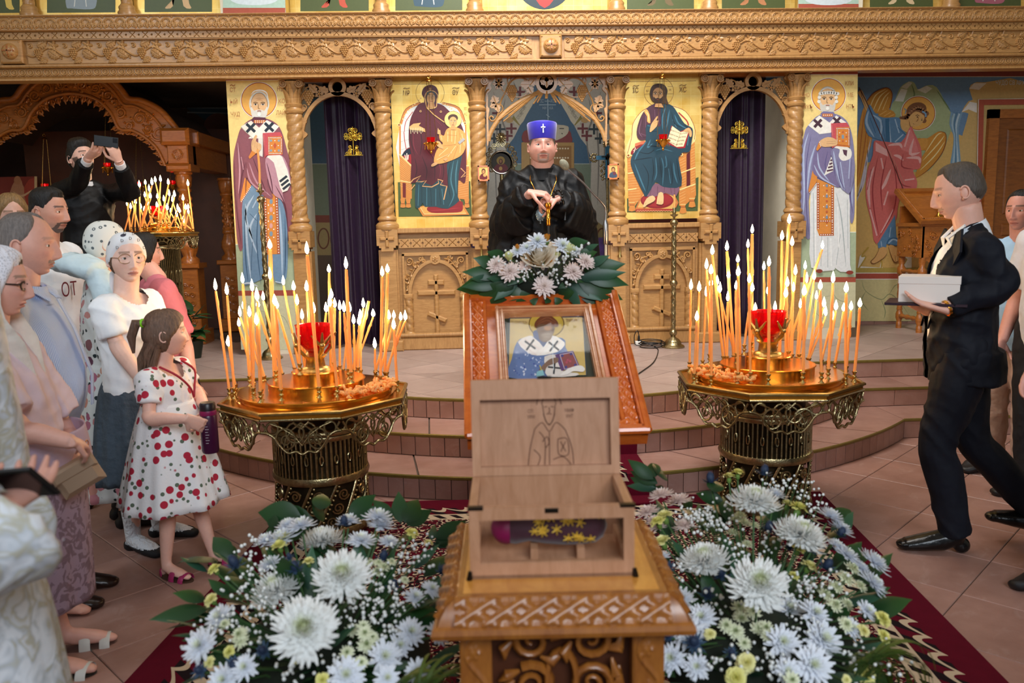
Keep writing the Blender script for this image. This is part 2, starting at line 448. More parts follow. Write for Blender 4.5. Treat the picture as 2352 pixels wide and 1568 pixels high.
bands={'scroll':(zc(62),zc(30)),'drill':(zc(80),zc(62)),'grape':(zc(133),zc(81)),'rose':(zc(160),zc(143))}
mb=MB()
mb.box(X0C,X1C,YC+.02,YI+.08,zc(163),zc(60))
mb.box(X0C,X1C,YC-.05,YI+.08,zc(62),zc(33))
prof=[(.0,zc(170)),(-.035,zc(170)),(-.035,zc(166)),(-.01,zc(160)),(.0,zc(160))]
def moulding(mb,pts,x0=X0C,x1=X1C,yb=YC+.06):
 n=len(pts);mb.add([(x,YC+a,b)for x in(x0,x1)for a,b in pts],[(i,i+1,n+i+1,n+i)for i in range(n-1)])
 mb.add([(x0,yb,pts[0][1]),(x1,yb,pts[0][1]),(x1,YC+pts[0][0],pts[0][1]),(x0,YC+pts[0][0],pts[0][1])],[(0,1,2,3)])
moulding(mb,[(.03,zc(170)),(-.0,zc(170)),(-.0,zc(166)),(.012,zc(164)),(.0,zc(161)),(.03,zc(160.5))])
moulding(mb,[(.03,zc(142.5)),(-.02,zc(142.5)),(-.03,zc(140)),(-.03,zc(137)),(-.012,zc(135.5)),(.0,zc(133.5)),(.03,zc(133))])
moulding(mb,[(.03,zc(81.5)),(-.02,zc(81.5)),(-.02,zc(80)),(.03,zc(79.5))])
moulding(mb,[(.03,zc(62.5)),(-.045,zc(62.5)),(-.055,zc(61)),(-.03,zc(60))])
moulding(mb,[(.03,zc(33)),(-.06,zc(33)),(-.075,zc(30)),(-.075,zc(28.5)),(.3,zc(28.4))])
obj('beam',mb,OAKX,cornice,30)
def band(name,me,unit,zmid,yoff,skip=()):
 n=int((X1C-X0C-.2)/unit);x=AXIS-(n//2)*unit
 for i in range(n):
  xx=x+i*unit;sx=PX((xx,YC,zmid))[0]
  if-60<sx<2420 and not any(abs(xx-s)<w_ for s,w_ in skip):
   link(name,me,cornice,(xx-AXIS,yoff,zmid-cornice.location.z))
h_=bands['scroll'][1]-bands['scroll'][0];u=.095
def f_scroll(X,Z):
 r=m_max(ridge(X,Z,spiral(-.021,-.022,.004,.021,.5,1.6),.006,.010),ridge(X,Z,spiral(.021,-.022,.004,.021,math.pi-.5,-1.6),.006,.010))
 arch=[(.043*math.cos(t),-.015+.05*math.sin(t))for t in np.linspace(0,math.pi,16)]
 arch2=[(.026*math.cos(t),.0+.028*math.sin(t))for t in np.linspace(0.1,math.pi-.1,12)]
 return m_max(r,ridge(X,Z,arch,.006,.012),ridge(X,Z,arch2,.005,.008),dome(X,Z,-.0475,.045,.010,.008),dome(X,Z,.0475,.045,.010,.008))
band('scroll_carving',relief('scroll_carving',u,h_*.92,44,56,f_scroll,OAK),u,(bands['scroll'][0]+bands['scroll'][1])/2,-.052)
h_=bands['drill'][1]-bands['drill'][0];u=.107
def f_drill(X,Z):
 g=np.full(X.shape,.012);q=h_*.30
 for a,b in(((-q,-q),(q,q)),((-q,q),(q,-q))):g=np.minimum(g,.012-.010*np.clip(1-dpoly(X,Z,[a,b])/.0022,0,1))
 for s in(-1,1):
  for t in(-1,1):g=np.minimum(g,.012-.011*((X-s*q)**2+(Z-t*q)**2<.0046**2))
  g=np.minimum(g,.012-.016*((X-s*.0535)**2+Z**2<.008**2))
 return g
band('drilled_block',relief('drilled_block',u-.0005,h_*.86,72,44,f_drill,OAKX),u,(bands['drill'][0]+bands['drill'][1])/2,-.004)
h_=bands['grape'][1]-bands['grape'][0];u=.2855
def grape_cluster(X,Z,cx,cz,s):
 o=np.zeros(X.shape);rows=[3,4,4,3,2,1]
 for k,n in enumerate(rows):
  for i in range(n):o=mx(o,dome(X,Z,cx+(i-(n-1)/2)*s*1.75,cz-k*s*1.55,s*1.08,s*1.5+.010))
 return o
def f_grape(X,Z):
 o=ridge(X,Z,[(x,.035*math.sin(x/u*2*math.pi+.6))for x in np.linspace(-u/2,u/2,24)],.007,.014)
 o=m_max(o,grape_cluster(X,Z,-.05,.022,.0098),leaf_h(X,Z,.03,.01,-.6,.105,.042,.018),leaf_h(X,Z,-.055,.045,.5,.10,.04,.017),leaf_h(X,Z,.02,-.05,-2.6,.08,.03,.014),leaf_h(X,Z,.05,-.04,.15,.085,.03,.014))
 o=m_max(o,flower_h(X,Z,.075,.055,.042,.02,5),ridge(X,Z,spiral(-.115,.05,.004,.022,1,1.2),.005,.013),ridge(X,Z,spiral(.135,-.045,.003,.018,2,1.2),.004,.011))
 return o
gm=(bands['grape'][0]+bands['grape'][1])/2
bosses=[AXIS+.02,P(30,118,YC).x]
band('grapevine_carving',relief('grapevine_carving',u,h_*.97,130,92,f_grape,OAK),u,gm,.012,[(b,.22)for b in bosses])
for b in bosses:
 m2=MB().bbox(b-.095,b+.095,YC-.045,YC+.03,gm-.095,gm+.095,.012)
 for sx in(-1,1):
  for sz in(-1,1):m2.sph((b+sx*.078,YC-.045,gm+sz*.078),.008,8,6)
 bo=obj('square_boss',m2,OAK,cornice,30)
 m3=MB();hem=Matrix.Translation((b,YC-.045,gm))@Matrix.Rotation(math.pi/2,4,'X')
 m3.lathe([(.066,0),(.064,.012),(.055,.03),(.035,.045),(.012,.05),(0,.05)],24,M=hem)
 obj('dome',m3,OAK,bo,60)
 m4=MB()
 for k in range(8):
  a=k*math.pi/4
  for q in(0,):m4.sph((b+.042*math.cos(a),YC-.083,gm+.042*math.sin(a)),(.009,.006,.009),8,6)
 m4.box(b-.035,b+.035,YC-.1,YC-.09,gm-.005,gm+.005).box(b-.005,b+.005,YC-.1,YC-.09,gm-.035,gm+.035)
 obj('pierced_cross',m4,OAKD,bo,40)
h_=bands['rose'][1]-bands['rose'][0];u=.069
def f_rose(X,Z):
 c=[(.025*math.cos(t),.025*math.sin(t))for t in np.linspace(0,2*math.pi,24)]
 return m_max(ridge(X,Z,c,.006,.010),flower_h(X,Z,0,0,.018,.010,6),dome(X,Z,-.0345,.022,.007,.007),dome(X,Z,.0345,.022,.007,.007),dome(X,Z,-.0345,-.022,.007,.007),dome(X,Z,.0345,-.022,.007,.007))
band('rosette_carving',relief('rosette_carving',u,h_*.95,40,38,f_rose,OAK),u,(bands['rose'][0]+bands['rose'][1])/2,.016)
#  twisted columns
def zi(y,Y=YI):return P(1260,y,Y).z
def twist(mb,c,r,z0,z1,strands=3,turns=7,hand=1,n=28,m=150,amp=.16):
 vs=[];k=n
 for j in range(m+1):
  z=z0+(z1-z0)*j/m
  for i in range(n):
   a=2*math.pi*i/n;ph=strands*(a-hand*2*math.pi*turns/strands*(z-z0)/(z1-z0))
   rr=r*(1-amp+amp*abs(math.cos(ph/2))**.6)
   vs.append((c[0]+rr*math.cos(a),c[1]+rr*math.sin(a),z))
 fs=[(j*k+i,j*k+(i+1)%k,(j+1)*k+(i+1)%k,(j+1)*k+i)for j in range(m)for i in range(n)]
 mb.add(vs,fs)
def f_acanth(X,Z):return 0
def column(x,hand,label):
 zb,zs0,zs1,zt=zi(520),zi(489),zi(256),zi(169)
 y=YI-.03
 t=thing('twisted_column',label,'column',(x,y,PZ),'twisted columns of the icon screen')
 mb=MB().box(x-.07,x+.07,y-.05,YI+.10,PZ+.10,zi(565)).box(x-.088,x+.088,y-.02,YI+.10,PZ+.10,zi(565))
 obj('pier',mb,OAK,t,30)
 obj('pier_foot',MB().bbox(x-.11,x+.11,y-.085,YI+.1,PZ,PZ+.10,.012),OAK,t,30)
 mb=MB();za,zd=zi(568),zi(519);zm=(za+zd)/2
 mb.prism([(x-.055,za),(x+.055,za),(x+.055,za+.03),(x+.075,za+.03),(x+.075,za+.05),(x+.095,za+.05),(x+.095,zd),(x-.095,zd),(x-.095,za+.05),(x-.075,za+.05),(x-.075,za+.03),(x-.055,za+.03)],y-.085,YI+.1)
 b=obj('cross_block',mb,OAK,t,30)
 mb=MB()
 for(x0,x1,z0,z1)in((-.016,.016,-.075,.075),(-.064,.064,-.016,.016)):
  mb.bbox(x+x0,x+x1,y-.103,y-.08,zm+.012+z0,zm+.012+z1,.009)
 obj('relief_cross',mb,OAK,b,30)
 mb=MB().lathe([(.098,zb-.0),(.104,zb+.015),(.104,zb+.045),(.092,zb+.06),(.08,zb+.067),(.074,zb+.08),(.086,zb+.09),(.086,zb+.105),(.07,zs0+.002)],28,(x,y,0))
 obj('base_ring',mb,OAK,t,50)
 mb=MB();twist(mb,(x,y),.072,zs0,zs1,3,11,hand);obj('twisted_shaft',mb,OAK,t,180)
 mb=MB().lathe([(.066,zs1),(.08,zs1+.012),(.082,zs1+.03),(.07,zs1+.04),(.066,zs1+.055),(.076,zs1+.068),(.08,zs1+.085),(.066,zs1+.095)],28,(x,y,0))
 obj('neck_ring',mb,OAK,t,50)
 z0=zs1+.09;z1=zi(183)
 mb=MB().lathe([(.058,z0),(.062,z0+.06),(.072,z0+.14),(.09,z1)],20,(x,y,0))
 for k in range(12):
  a=k*math.pi/6;ca,sa=math.cos(a),math.sin(a);hgt=.17 if k%2 else .12
  pts=[(x+(.06+.02*t2+.03*t2**4)*ca,y+(.06+.02*t2+.03*t2**4)*sa,z0+hgt*t2-.012*t2**5)for t2 in np.linspace(0,1,7)]
  mb.tube(pts,[(.017,.007),(.02,.008),(.021,.008),(.02,.008),(.018,.008),(.013,.008),(.006,.006)],6,side=(-sa,ca,0))
 cap=obj('leafy_capital',mb,OAK,t,60)
 mb=MB()
 for sx in(-1,1):
  sp=spiral(0,0,.006,.034,.2,1.9,30)
  mb.tube([(x+sx*(.068+p[0]*1),y-.07,z1-.02+p[1])for p in sp],[.006+.004*i/30 for i in range(31)],6)
  mb.lathe([(.036,-.012),(.036,.012)],16,M=Matrix.Translation((x+sx*.068,y-.055,z1-.02))@Matrix.Rotation(math.pi/2,4,'X'))
 obj('volute',mb,OAK,cap,60)
 obj('abacus',MB().bbox(x-.105,x+.105,y-.10,YI+.1,z1+.012,zt,.006),OAK,t,30)
 return t
for x,hd,lb in((-1.56,1,'twisted oak column between the blue-robed bishop mural and the left purple curtain'),(-.776,1,'twisted oak column between the left purple curtain and the icon of a mother with child'),(.07,1,'twisted oak column left of the royal doors carrying a tiny mother and child icon'),(1.335,-1,'twisted oak column right of the royal doors carrying a tiny portrait icon'),(2.19,-1,'twisted oak column between the icon with open book and the right purple curtain'),(2.985,-1,'twisted oak column between the right purple curtain and the white-robed bishop mural')):
 column(x,hd,lb)
#  lower panels under the two large icons
def lower_panel(xa,xb,label):
 xm=(xa+xb)/2;y=YI
 t=thing('carved_plinth',label,'panel',(xm,y,PZ),'carved lower panels of the icon screen')
 zt=zi(517);zp0,zp1=zi(762),zi(575)
 mb=MB().box(xa,xb,y,y+.08,PZ+.1,zt);obj('backboard',mb,OAK,t,30)
 mb=MB().bbox(xa-.02,xb+.02,y-.06,y+.08,PZ,PZ+.12,.01);mb.tube([(xa,y-.055,PZ+.14),(xb,y-.055,PZ+.14)],.02,10);obj('plinth',mb,OAKX,t,30)
 mb=MB().bbox(xa,xb,y-.07,y+.02,zi(528.5),zt,.006);obj('top_rail',mb,OAKX,t,30)
 za,zd=zi(562),zi(541);n=6;un=(xb-xa-.02)/n
 for i in range(n):
  me_=drill2 if 'drill2' in globals()else None
  link('drilled_block',DRILL2,t,(xa+.01+un*(i+.5)-xm,-.03,(za+zd)/2-PZ))
 fw=.045;x0,x1=xa+.055,xb-.055;ow=x1-x0
 mb=MB();
 for(a,b_,c,d_)in((x0-.02,x1+.02,zp1-.02,zp1+.01),(x0-.02,x0,zp0,zp1),(x1,x1+.02,zp0,zp1)):mb.box(a,b_,y-.035,y,c,d_)
 obj('panel_frame',mb,OAK,t,30)
 ra=ow/2-.055;zs=zp1-.055-ra;zsp=zi(667)
 zs=zsp
 arc=[(xm+ra*math.cos(a),zs+(zp1-.085-zs)*math.sin(a))for a in np.linspace(0,math.pi,28)]
 mb=MB()
 for(p,q)in zip(arc[:-1],arc[1:]):
  def o(p):d=V(p[0]-xm,0,p[1]-zs).normalized();return(p[0]+d.x*.03,p[1]+d.z*.03)
  po,qo=o(p),o(q);mb.prism([p,q,qo,po],y-.045,y)
 for sx in(-1,1):mb.bbox(xm+sx*(ra+.03)-.04,xm+sx*(ra+.03)+.04,y-.048,y,zs-.04,zs+.002,.005)
 obj('arch',mb,OAK,t,40)
 for sx in(-1,1):
  xc=xm+sx*(ra+.028);mb=MB();twist(mb,(xc,y-.012),.04,zp0+.04,zs-.05,2,4,sx,20,60,.22)
  mb.lathe([(.045,zp0+.01),(.048,zp0+.03),(.034,zp0+.045)],16,(xc,y-.012,0));mb.lathe([(.034,zs-.055),(.045,zs-.04)],16,(xc,y-.012,0))
  obj('colonnette',mb,OAK,t,180)
 for sx in(-1,1):
  mb=MB();xo=xm+sx*ow/2;zo=zp1-.02
  pts=[(xo-sx*.02,zs+.03),(xo-sx*.035,zs+.12),(xo-sx*.07,zs+.2),(xo-sx*.14,zo-.055),(xm+sx*.10,zo-.04)]
  pp=spline(pts,6,False);mb.tube([(p[0],y-.02,p[1])for p in pp],.008,6)
  for k,(px_,pz_,rr,sg)in enumerate(((xo-sx*.045,zo-.05,.036,1),(xo-sx*.10,zo-.085,.024,-1),(xo-sx*.03,zs+.06,.022,1),(xo-sx*.15,zo-.03,.022,-1),(xo-sx*.02,zs+.15,.02,1),(xm+sx*.11,zo-.055,.022,-1))):
   sp=spiral(px_,pz_,.004,rr,1+k,1.5*sg*sx,22);mb.tube([(p[0],y-.022,p[1])for p in sp],[.005+.006*i/22 for i in range(23)],6)
  for k in range(9):
   p=pp[2+k*(len(pp)-4)//9];a=math.atan2(zo-p[1],xo-p[0])+(.7 if k%2 else 2.6)
   q=(p[0]+.045*math.cos(a),p[1]+.045*math.sin(a));mm=((p[0]+q[0])/2,(p[1]+q[1])/2)
   mb.tube([(p[0],y-.016,p[1]),(mm[0],y-.03,mm[1]),(q[0],y-.018,q[1])],[.004,.012,.003],6)
  obj('corner_carving',mb,OAK,t,60)
 mb=MB().lathe([(.05,0),(.05,.012),(.046,.016),(.0,.016)],24,M=Matrix.Translation((xm,y-.03,zp1-.055))@Matrix.Rotation(math.pi/2,4,'X'))
 ro=obj('rosette',mb,OAK,t,40)
 mb=MB()
 for k in range(6):
  a=k*math.pi/3+.5;mb.sph((xm+.018*math.cos(a),y-.047,zp1-.055+.018*math.sin(a)),(.012,.006,.012),8,6)
 mb.sph((xm,y-.052,zp1-.055),.008,8,6);obj('rosette_flower',mb,OAK,ro,60)
 zx0,zx1=zi(763),zi(624);cz=zi(665)
 mb=MB();mb.bbox(xm-.02,xm+.02,y-.028,y,zx0,zx1,.010)
 mb.bbox(xm-.075,xm+.075,y-.028,y,zi(648),zi(636),.010);mb.bbox(xm-.175,xm+.175,y-.028,y,cz-.026,cz+.022,.010)
 zf=zi(721);M=Matrix.Translation((xm,0,zf))@Matrix.Rotation(math.radians(24),4,'Y')
 mb.bbox(-.092,.092,y-.028,y,-.022,.022,.010,M)
 obj('three_bar_cross',mb,OAK,t,30)
 return t
hD=.083
DRILL2=relief('drilled_block',.1075,hD,64,48,lambda X,Z:np.minimum(np.minimum(np.full(X.shape,.012),np.minimum(*[.012-.010*np.clip(1-dpoly(X,Z,[(-.03,s*-.028),(.03,s*.028)])/.0026,0,1)for s in(-1,1)])),np.minimum.reduce([.012-.012*((np.abs(X)-.03)**2+(np.abs(Z)-.028)**2<.0055**2),.012-.016*((np.abs(X)-.0538)**2+Z**2<.009**2)])),OAKX)
lower_panel(-.69,-.015,'carved oak panel with three-barred cross left of the royal doors')
lower_panel(1.42,2.10,'carved oak panel with three-barred cross right of the royal doors behind tall candlestick')
#  PAINTED PANELS (flat print built as thin layers of coloured shapes)
PAINT=pm('icon_paint','#ffffff',.55,0,.07,40,0,60,attr=True)
PAINTG=pm('icon_paint_gloss','#ffffff',.4,0,.05,30,0,60,attr=True)
def gold_mat():
 m,nt,b=nodes('gold_leaf');L=nt.links.new
 tc=N(nt,'ShaderNodeTexCoord');sw=N(nt,'ShaderNodeSeparateXYZ');cb=N(nt,'ShaderNodeCombineXYZ');L(tc.outputs['Object'],sw.inputs[0]);L(sw.outputs[0],cb.inputs[0]);L(sw.outputs[2],cb.inputs[1])
 br=N(nt,'ShaderNodeTexBrick',i_Scale=1.0);br.offset=.0;br.inputs['Brick Width'].default_value=.085;br.inputs['Row Height'].default_value=.085;br.inputs['Mortar Size'].default_value=.003;br.inputs['Mortar Smooth'].default_value=1
 br.inputs['Color1'].default_value=(*lin('#dfb04a'),1);br.inputs['Color2'].default_value=(*lin('#eecb70'),1);br.inputs['Mortar'].default_value=(*lin('#f6dc8c'),1);L(cb.outputs[0],br.inputs['Vector'])
 n=N(nt,'ShaderNodeTexNoise',i_Scale=9.0,i_Detail=5.0);L(tc.outputs['Object'],n.inputs['Vector'])
 mx_=N(nt,'ShaderNodeMix',data_type='RGBA',i_0=.5);L(br.outputs[0],mx_.inputs[6]);L(ramp(nt,n.outputs['Fac'],[(.3,'#d09a38'),(.7,'#f0d080')]),mx_.inputs[7])
 L(mx_.outputs[2],b.inputs['Base Color']);b.inputs['Metallic'].default_value=.55;b.inputs['Roughness'].default_value=.36
 bp=N(nt,'ShaderNodeBump',i_Strength=.08,i_Distance=.01);L(n.outputs['Fac'],bp.inputs['Height']);L(bp.outputs[0],b.inputs['Normal'])
 return m
GOLD=gold_mat()
def text_polys(s,size=1.0):
 cu=bpy.data.curves.new('t','FONT');cu.body=s;cu.size=size;cu.align_x='CENTER';cu.align_y='CENTER';cu.resolution_u=2
 o=bpy.data.objects.new('t',cu);COL.objects.link(o)
 dg=bpy.context.evaluated_depsgraph_get();me=bpy.data.meshes.new_from_object(o.evaluated_get(dg))
 vs=[(v.co.x,v.co.y)for v in me.vertices];fs=[tuple(p.vertices)for p in me.polygons]
 bpy.data.objects.remove(o);bpy.data.curves.remove(cu);bpy.data.meshes.remove(me)
 return vs,fs
class Paint:
 """layers of flat shapes drawn in the pixels of a crop of the photo, laid onto a surface given by un(x, y, lift)"""
 def __init__(s,scale,ox,oy,un,step=.00025):
  s.s,s.ox,s.oy,s.un,s.step=scale,ox,oy,un,step;s.mb=MB();s.k=1;s.off=(0,0)
 def pt(s,p):return s.un((p[0]+s.off[0])/s.s+s.ox,(p[1]+s.off[1])/s.s+s.oy,s.k*s.step)
 def poly(s,pts,col,smooth=0,keep=False):
  if smooth:pts=spline(pts,smooth)
  s.mb.col(col).add([s.pt(p)for p in pts],[tuple(range(len(pts)))])
  if not keep:s.k+=1
  return s
 def rect(s,x0,y0,x1,y1,col):return s.poly([(x0,y0),(x1,y0),(x1,y1),(x0,y1)],col)
 def ell(s,cx,cy,rx,ry,col,n=28,rot=0,keep=False):
  c,q=math.cos(rot),math.sin(rot)
  return s.poly([(cx+rx*math.cos(a)*c-ry*math.sin(a)*q,cy+rx*math.cos(a)*q+ry*math.sin(a)*c)for a in np.linspace(0,2*math.pi,n,endpoint=False)],col,keep=keep)
 def line(s,pts,w,col,smooth=4,keep=False,taper=False):
  if smooth and len(pts)>2:pts=spline(pts,smooth,False)
  L,R=[],[];n=len(pts)
  for i,p in enumerate(pts):
   a,b=pts[max(i-1,0)],pts[min(i+1,n-1)];dx,dy=b[0]-a[0],b[1]-a[1];l=math.hypot(dx,dy)or 1
   ww=w/2*((math.sin(math.pi*(i+.15)/(n-.7))**.7 if taper else 1));nx,ny=-dy/l*ww,dx/l*ww
   L.append((p[0]+nx,p[1]+ny));R.append((p[0]-nx,p[1]-ny))
  vs=[s.pt(p)for p in L+R];s.mb.col(col).add(vs,[(i,i+1,n+i+1,n+i)for i in range(n-1)])
  if not keep:s.k+=1
  return s
 def lines(s,ls,w,col,taper=True):
  for l in ls:s.line(l,w,col,keep=True,taper=taper)
  s.k+=1;return s
 def dots(s,pts,r,col):
  for p in pts:s.ell(p[0],p[1],r,r,col,8,keep=True)
  s.k+=1;return s
 def text(s,t,x,y,size,col,rot=0,sx=1.0):
  vs,fs=text_polys(t);c,q=math.cos(rot),math.sin(rot)
  s.mb.col(col).add([s.pt((x+(v[0]*c*sx+v[1]*q)*size,y+(v[0]*q*sx-v[1]*c)*size))for v in vs],fs);s.k+=1;return s
 def halo(s,cx,cy,r,ring='#9c2f22',fill='#e8ad52',rim='#f6efe2',ry=None):
  ry=ry or r;s.ell(cx,cy,r,ry,rim,48);s.ell(cx,cy,r*.965,ry*.965,ring,48);s.ell(cx,cy,r*.93,ry*.93,fill,48);return s
 def face(s,cx,cy,w,h,skin,hair,beard=None,look=0,dark='#5a3a24',elder=False):
  """frontal painted head: hair, face, beard, features"""
  s.ell(cx,cy-h*.12,w*1.16,h*.98,hair)
  s.ell(cx,cy+h*.02,w*.98,h*1.0,dark);s.ell(cx,cy+h*.02,w*.93,h*.96,skin)
  if beard:s.poly([(cx-w*.93,cy+h*.1),(cx-w*.6,cy+h*.42),(cx-w*.35,cy+h*.38),(cx,cy+h*.36),(cx+w*.35,cy+h*.38),(cx+w*.6,cy+h*.42),(cx+w*.93,cy+h*.1),(cx+w*.88,cy+h*.75),(cx+w*.4,cy+h*1.22),(cx,cy+h*1.3),(cx-w*.4,cy+h*1.22),(cx-w*.88,cy+h*.75)],beard,3)
  e=w*.42;g=look*w
  for sx in(-1,1):
   x=cx+sx*e+g;s.ell(x,cy-h*.06,w*.22,h*.075,'#efe4d2',14);s.ell(x,cy-h*.06,w*.10,h*.07,'#2a1a10',10)
   s.line([(x-w*.26,cy-h*.17),(x,cy-h*.24),(x+w*.26,cy-h*.17)],h*.06,dark,keep=True);s.line([(x-w*.24,cy-h*.06),(x,cy-h*.15),(x+w*.24,cy-h*.06)],h*.035,dark)
  s.lines([[(cx+g*1.3-w*.06,cy-h*.12),(cx+g*1.4-w*.1,cy+h*.22),(cx+g*1.4+w*.1,cy+h*.27)]],h*.045,dark)
  s.line([(cx+g-w*.22,cy+h*.47),(cx+g,cy+h*.44),(cx+g+w*.22,cy+h*.47)],h*.06,'#a0503c')
  if elder:s.lines([[(cx-w*.5,cy-h*.5),(cx,cy-h*.56),(cx+w*.5,cy-h*.5)],[(cx-w*.4,cy-h*.38),(cx,cy-h*.43),(cx+w*.4,cy-h*.38)]],h*.03,'#b98a5c')
  return s
 def cross(s,cx,cy,r,w,col,rot=0):
  c,q=math.cos(rot),math.sin(rot)
  for a,b in((r,0),(0,r)):
   s.line([(cx-a*c+b*q,cy-a*q-b*c),(cx+a*c-b*q,cy+a*q+b*c)],w,col,0,keep=True);s.k+=.5
  s.k=math.ceil(s.k);return s
 def done(s,name,parent,mat=None):return obj(name,s.mb,mat or PAINT,parent,0)
def wallun(Y):return lambda x,y,l:P(x,y,Y-l)
#  left pillar: bishop saint in blue and plum
YP=7.44
def pillar(name,xa,xb,label):
 return struct(name,MB().box(xa,xb,YP,YI+.9,PZ,zi(160)),PLASTL,30,label)
pl=pillar('wall_pillar_left',-2.112,-1.60,'painted pillar left of the icon screen with a bishop in plum robe')
a=Paint(3.074,515,165,wallun(YP))
PLUM,PLUML,PLUMD='#8d5560','#b98c9b','#5e2f40';BLU,BLUL,BLUD='#6f8fae','#a8c0d8','#3f5f80'
a.poly([(12,62),(452,55),(503,1218),(80,1218)],'#efd488').poly([(10,28),(450,26),(452,55),(12,62)],'#a5503c').line([(12,63),(452,56)],5,'#f2ead8',0)
a.poly([(80,1218),(503,1218),(520,1540),(98,1545)],'#a9b898').line([(80,1218),(503,1214)],5,'#eef0e0',0).poly([(98,1545),(520,1540),(522,1580),(100,1580)],'#a04c3c')
a.poly([(100,1580),(522,1580),(530,1960),(120,1960)],'#c9c6a2').lines([[(130,1610),(200,1680),(180,1760),(260,1850)],[(300,1600),(340,1700),(420,1730),(470,1830)],[(220,1680),(320,1700)]],4,'#8f9878')
a.halo(245,200,130)
a.face(247,235,62,90,'#e2b684','#d6d2c6','#dcd9d0',0,'#7a5a38',True);a.lines([[(190,160),(215,135),(262,130),(300,150),(310,200)],[(185,200),(190,240)]],9,'#f4f2ea');a.ell(247,300,12,14,'#f6f4ee')
a.poly([(120,395),(190,335),(300,330),(390,390),(440,540),(470,700),(478,1110),(430,1190),(400,960),(250,900),(150,880),(130,1240),(92,1190),(66,780),(66,600),(90,480)],PLUM,4)
a.poly([(188,340),(210,318),(290,322),(300,345),(245,380)],PLUMD,0).rect(210,340,292,362,'#c8743a').dots([(222+14*i,346)for i in range(5)]+[(222+14*i,357)for i in range(5)],3.5,'#f5efe6')
a.poly([(118,385),(190,345),(300,440),(280,470),(200,470)],'#eae6da').poly([(388,385),(300,340),(170,470),(280,468),(330,450)],'#f1eee4').line([(118,390),(200,468)],4,'#b9b3a2',0)
for cx,cy in((187,395),(317,390)):a.cross(cx,cy,42,20,'#27303c',.75)
a.poly([(240,468),(275,468),(268,690),(300,750),(270,760),(240,600)],'#e6e3da')
a.poly([(130,910),(190,800),(300,850),(400,900),(445,1100),(440,1450),(370,1490),(330,1440),(180,1500),(140,1480),(130,1200)],BLU,4)
a.lines([[(150,930),(160,1200),(190,1480)],[(210,870),(150,1000),(200,1180)],[(230,1000),(180,1120),(240,1300)],[(390,950),(405,1200),(410,1440)],[(240,880),(200,960)]],16,BLUL).lines([[(140,940),(150,1300),(170,1490)],[(250,900),(230,1200),(260,1500)],[(428,1000),(432,1300),(425,1450)],[(180,1000),(230,1050)],[(200,1200),(190,1400)]],8,BLUD)
a.poly([(145,745),(190,800),(180,830),(120,925),(112,900)],'#d88a3c').lines([[(186,812),(122,918)]],12,'#a5482c').dots([(184-7*i,815+11*i)for i in range(10)],4,'#f5efe6')
a.poly([(280,860),(375,860),(395,1285),(285,1290)],'#d98c3e').line([(290,870),(297,1285)],20,'#b05a30',0).line([(368,870),(384,1285)],20,'#b05a30',0).dots([(290+.4*i,875+19*i)for i in range(22)]+[(368+.75*i,875+19*i)for i in range(22)],4.5,'#f5efe6')
for i in range(5):a.ell(331,915+57*i,11,18,'#7c97ac' if i%2==0 else '#d7a2a0');a.dots([(312,940+57*i),(350,940+57*i)],5,'#f5efe6')
a.poly([(150,880),(160,640),(200,580),(330,640),(300,780),(345,880),(300,890),(200,800),(155,745)],PLUM,3).lines([[(175,640),(230,780),(330,880)],[(160,680),(190,780),(280,850)]],12,PLUML).lines([[(200,600),(260,760),(300,860)],[(150,640),(120,760),(110,900)],[(70,620),(80,900),(120,1220)]],7,PLUMD).lines([[(95,500),(110,700),(100,860)],[(120,600),(135,690)]],14,PLUML)
a.poly([(290,640),(310,590),(390,580),(440,640),(470,790),(412,845),(430,930),(400,900),(345,860),(310,760)],PLUML,3).lines([[(300,640),(330,760),(345,860)],[(360,800),(430,940),(450,1120)]],8,PLUMD).poly([(300,600),(350,580),(410,600),(470,790),(412,850),(380,760),(350,640)],'#e9e6dc',2)
for i in range(3):a.line([(392+11*i,775+27*i),(443+11*i,735+27*i)],17,'#27303c',0)
a.poly([(272,432),(395,425),(410,450),(412,585),(300,590),(285,610)],'#c8525a').lines([[(280,445+8*i),(290,600)]for i in range(4)],3,'#e8a6a8').poly([(308,458),(408,455),(412,580),(312,585)],'#d9873a').line([(315,466),(402,463),(405,573),(318,577),(315,466)],9,'#a8502c',0).dots([(315+10*i,465)for i in range(9)]+[(318+10*i,575)for i in range(9)]+[(316,475+11*i)for i in range(9)]+[(403,475+11*i)for i in range(9)],3.6,'#f5efe6')
a.poly([(358,498),(370,520),(358,545),(346,520)],'#c05a3a').dots([(330,485),(386,485),(330,555),(386,555)],9,'#8ca3b4').dots([(358,485),(358,558),(335,520),(382,520)],4,'#f5efe6')
a.poly([(192,500),(205,470),(222,445),(232,455),(225,490),(258,510),(258,545),(225,575),(195,560)],'#e0b482',3).lines([[(205,480),(200,520)],[(218,490),(215,530)],[(232,500),(232,540)]],3,'#8a5a34').poly([(195,555),(225,575),(180,615),(172,600)],'#d8873c')
a.lines([[(120,1500),(180,1490),(240,1515)],[(360,1480),(410,1490)]],14,'#c9d4e0')
a.text('СТ',60,128,44,'#a8663a',0,.75).line([(40,98),(52,90),(62,98),(78,90)],5,'#a8663a').text('ЫЙ',68,212,42,'#a8663a',0,.8).text('ЧУД',78,300,42,'#a8663a',0,.75).text('НІ',392,122,46,'#a8663a',0,.8).text('КО',406,208,42,'#a8663a',0,.8).text('ЛАЙ',398,290,42,'#a8663a',0,.7)
a.done('bishop_mural',pl)
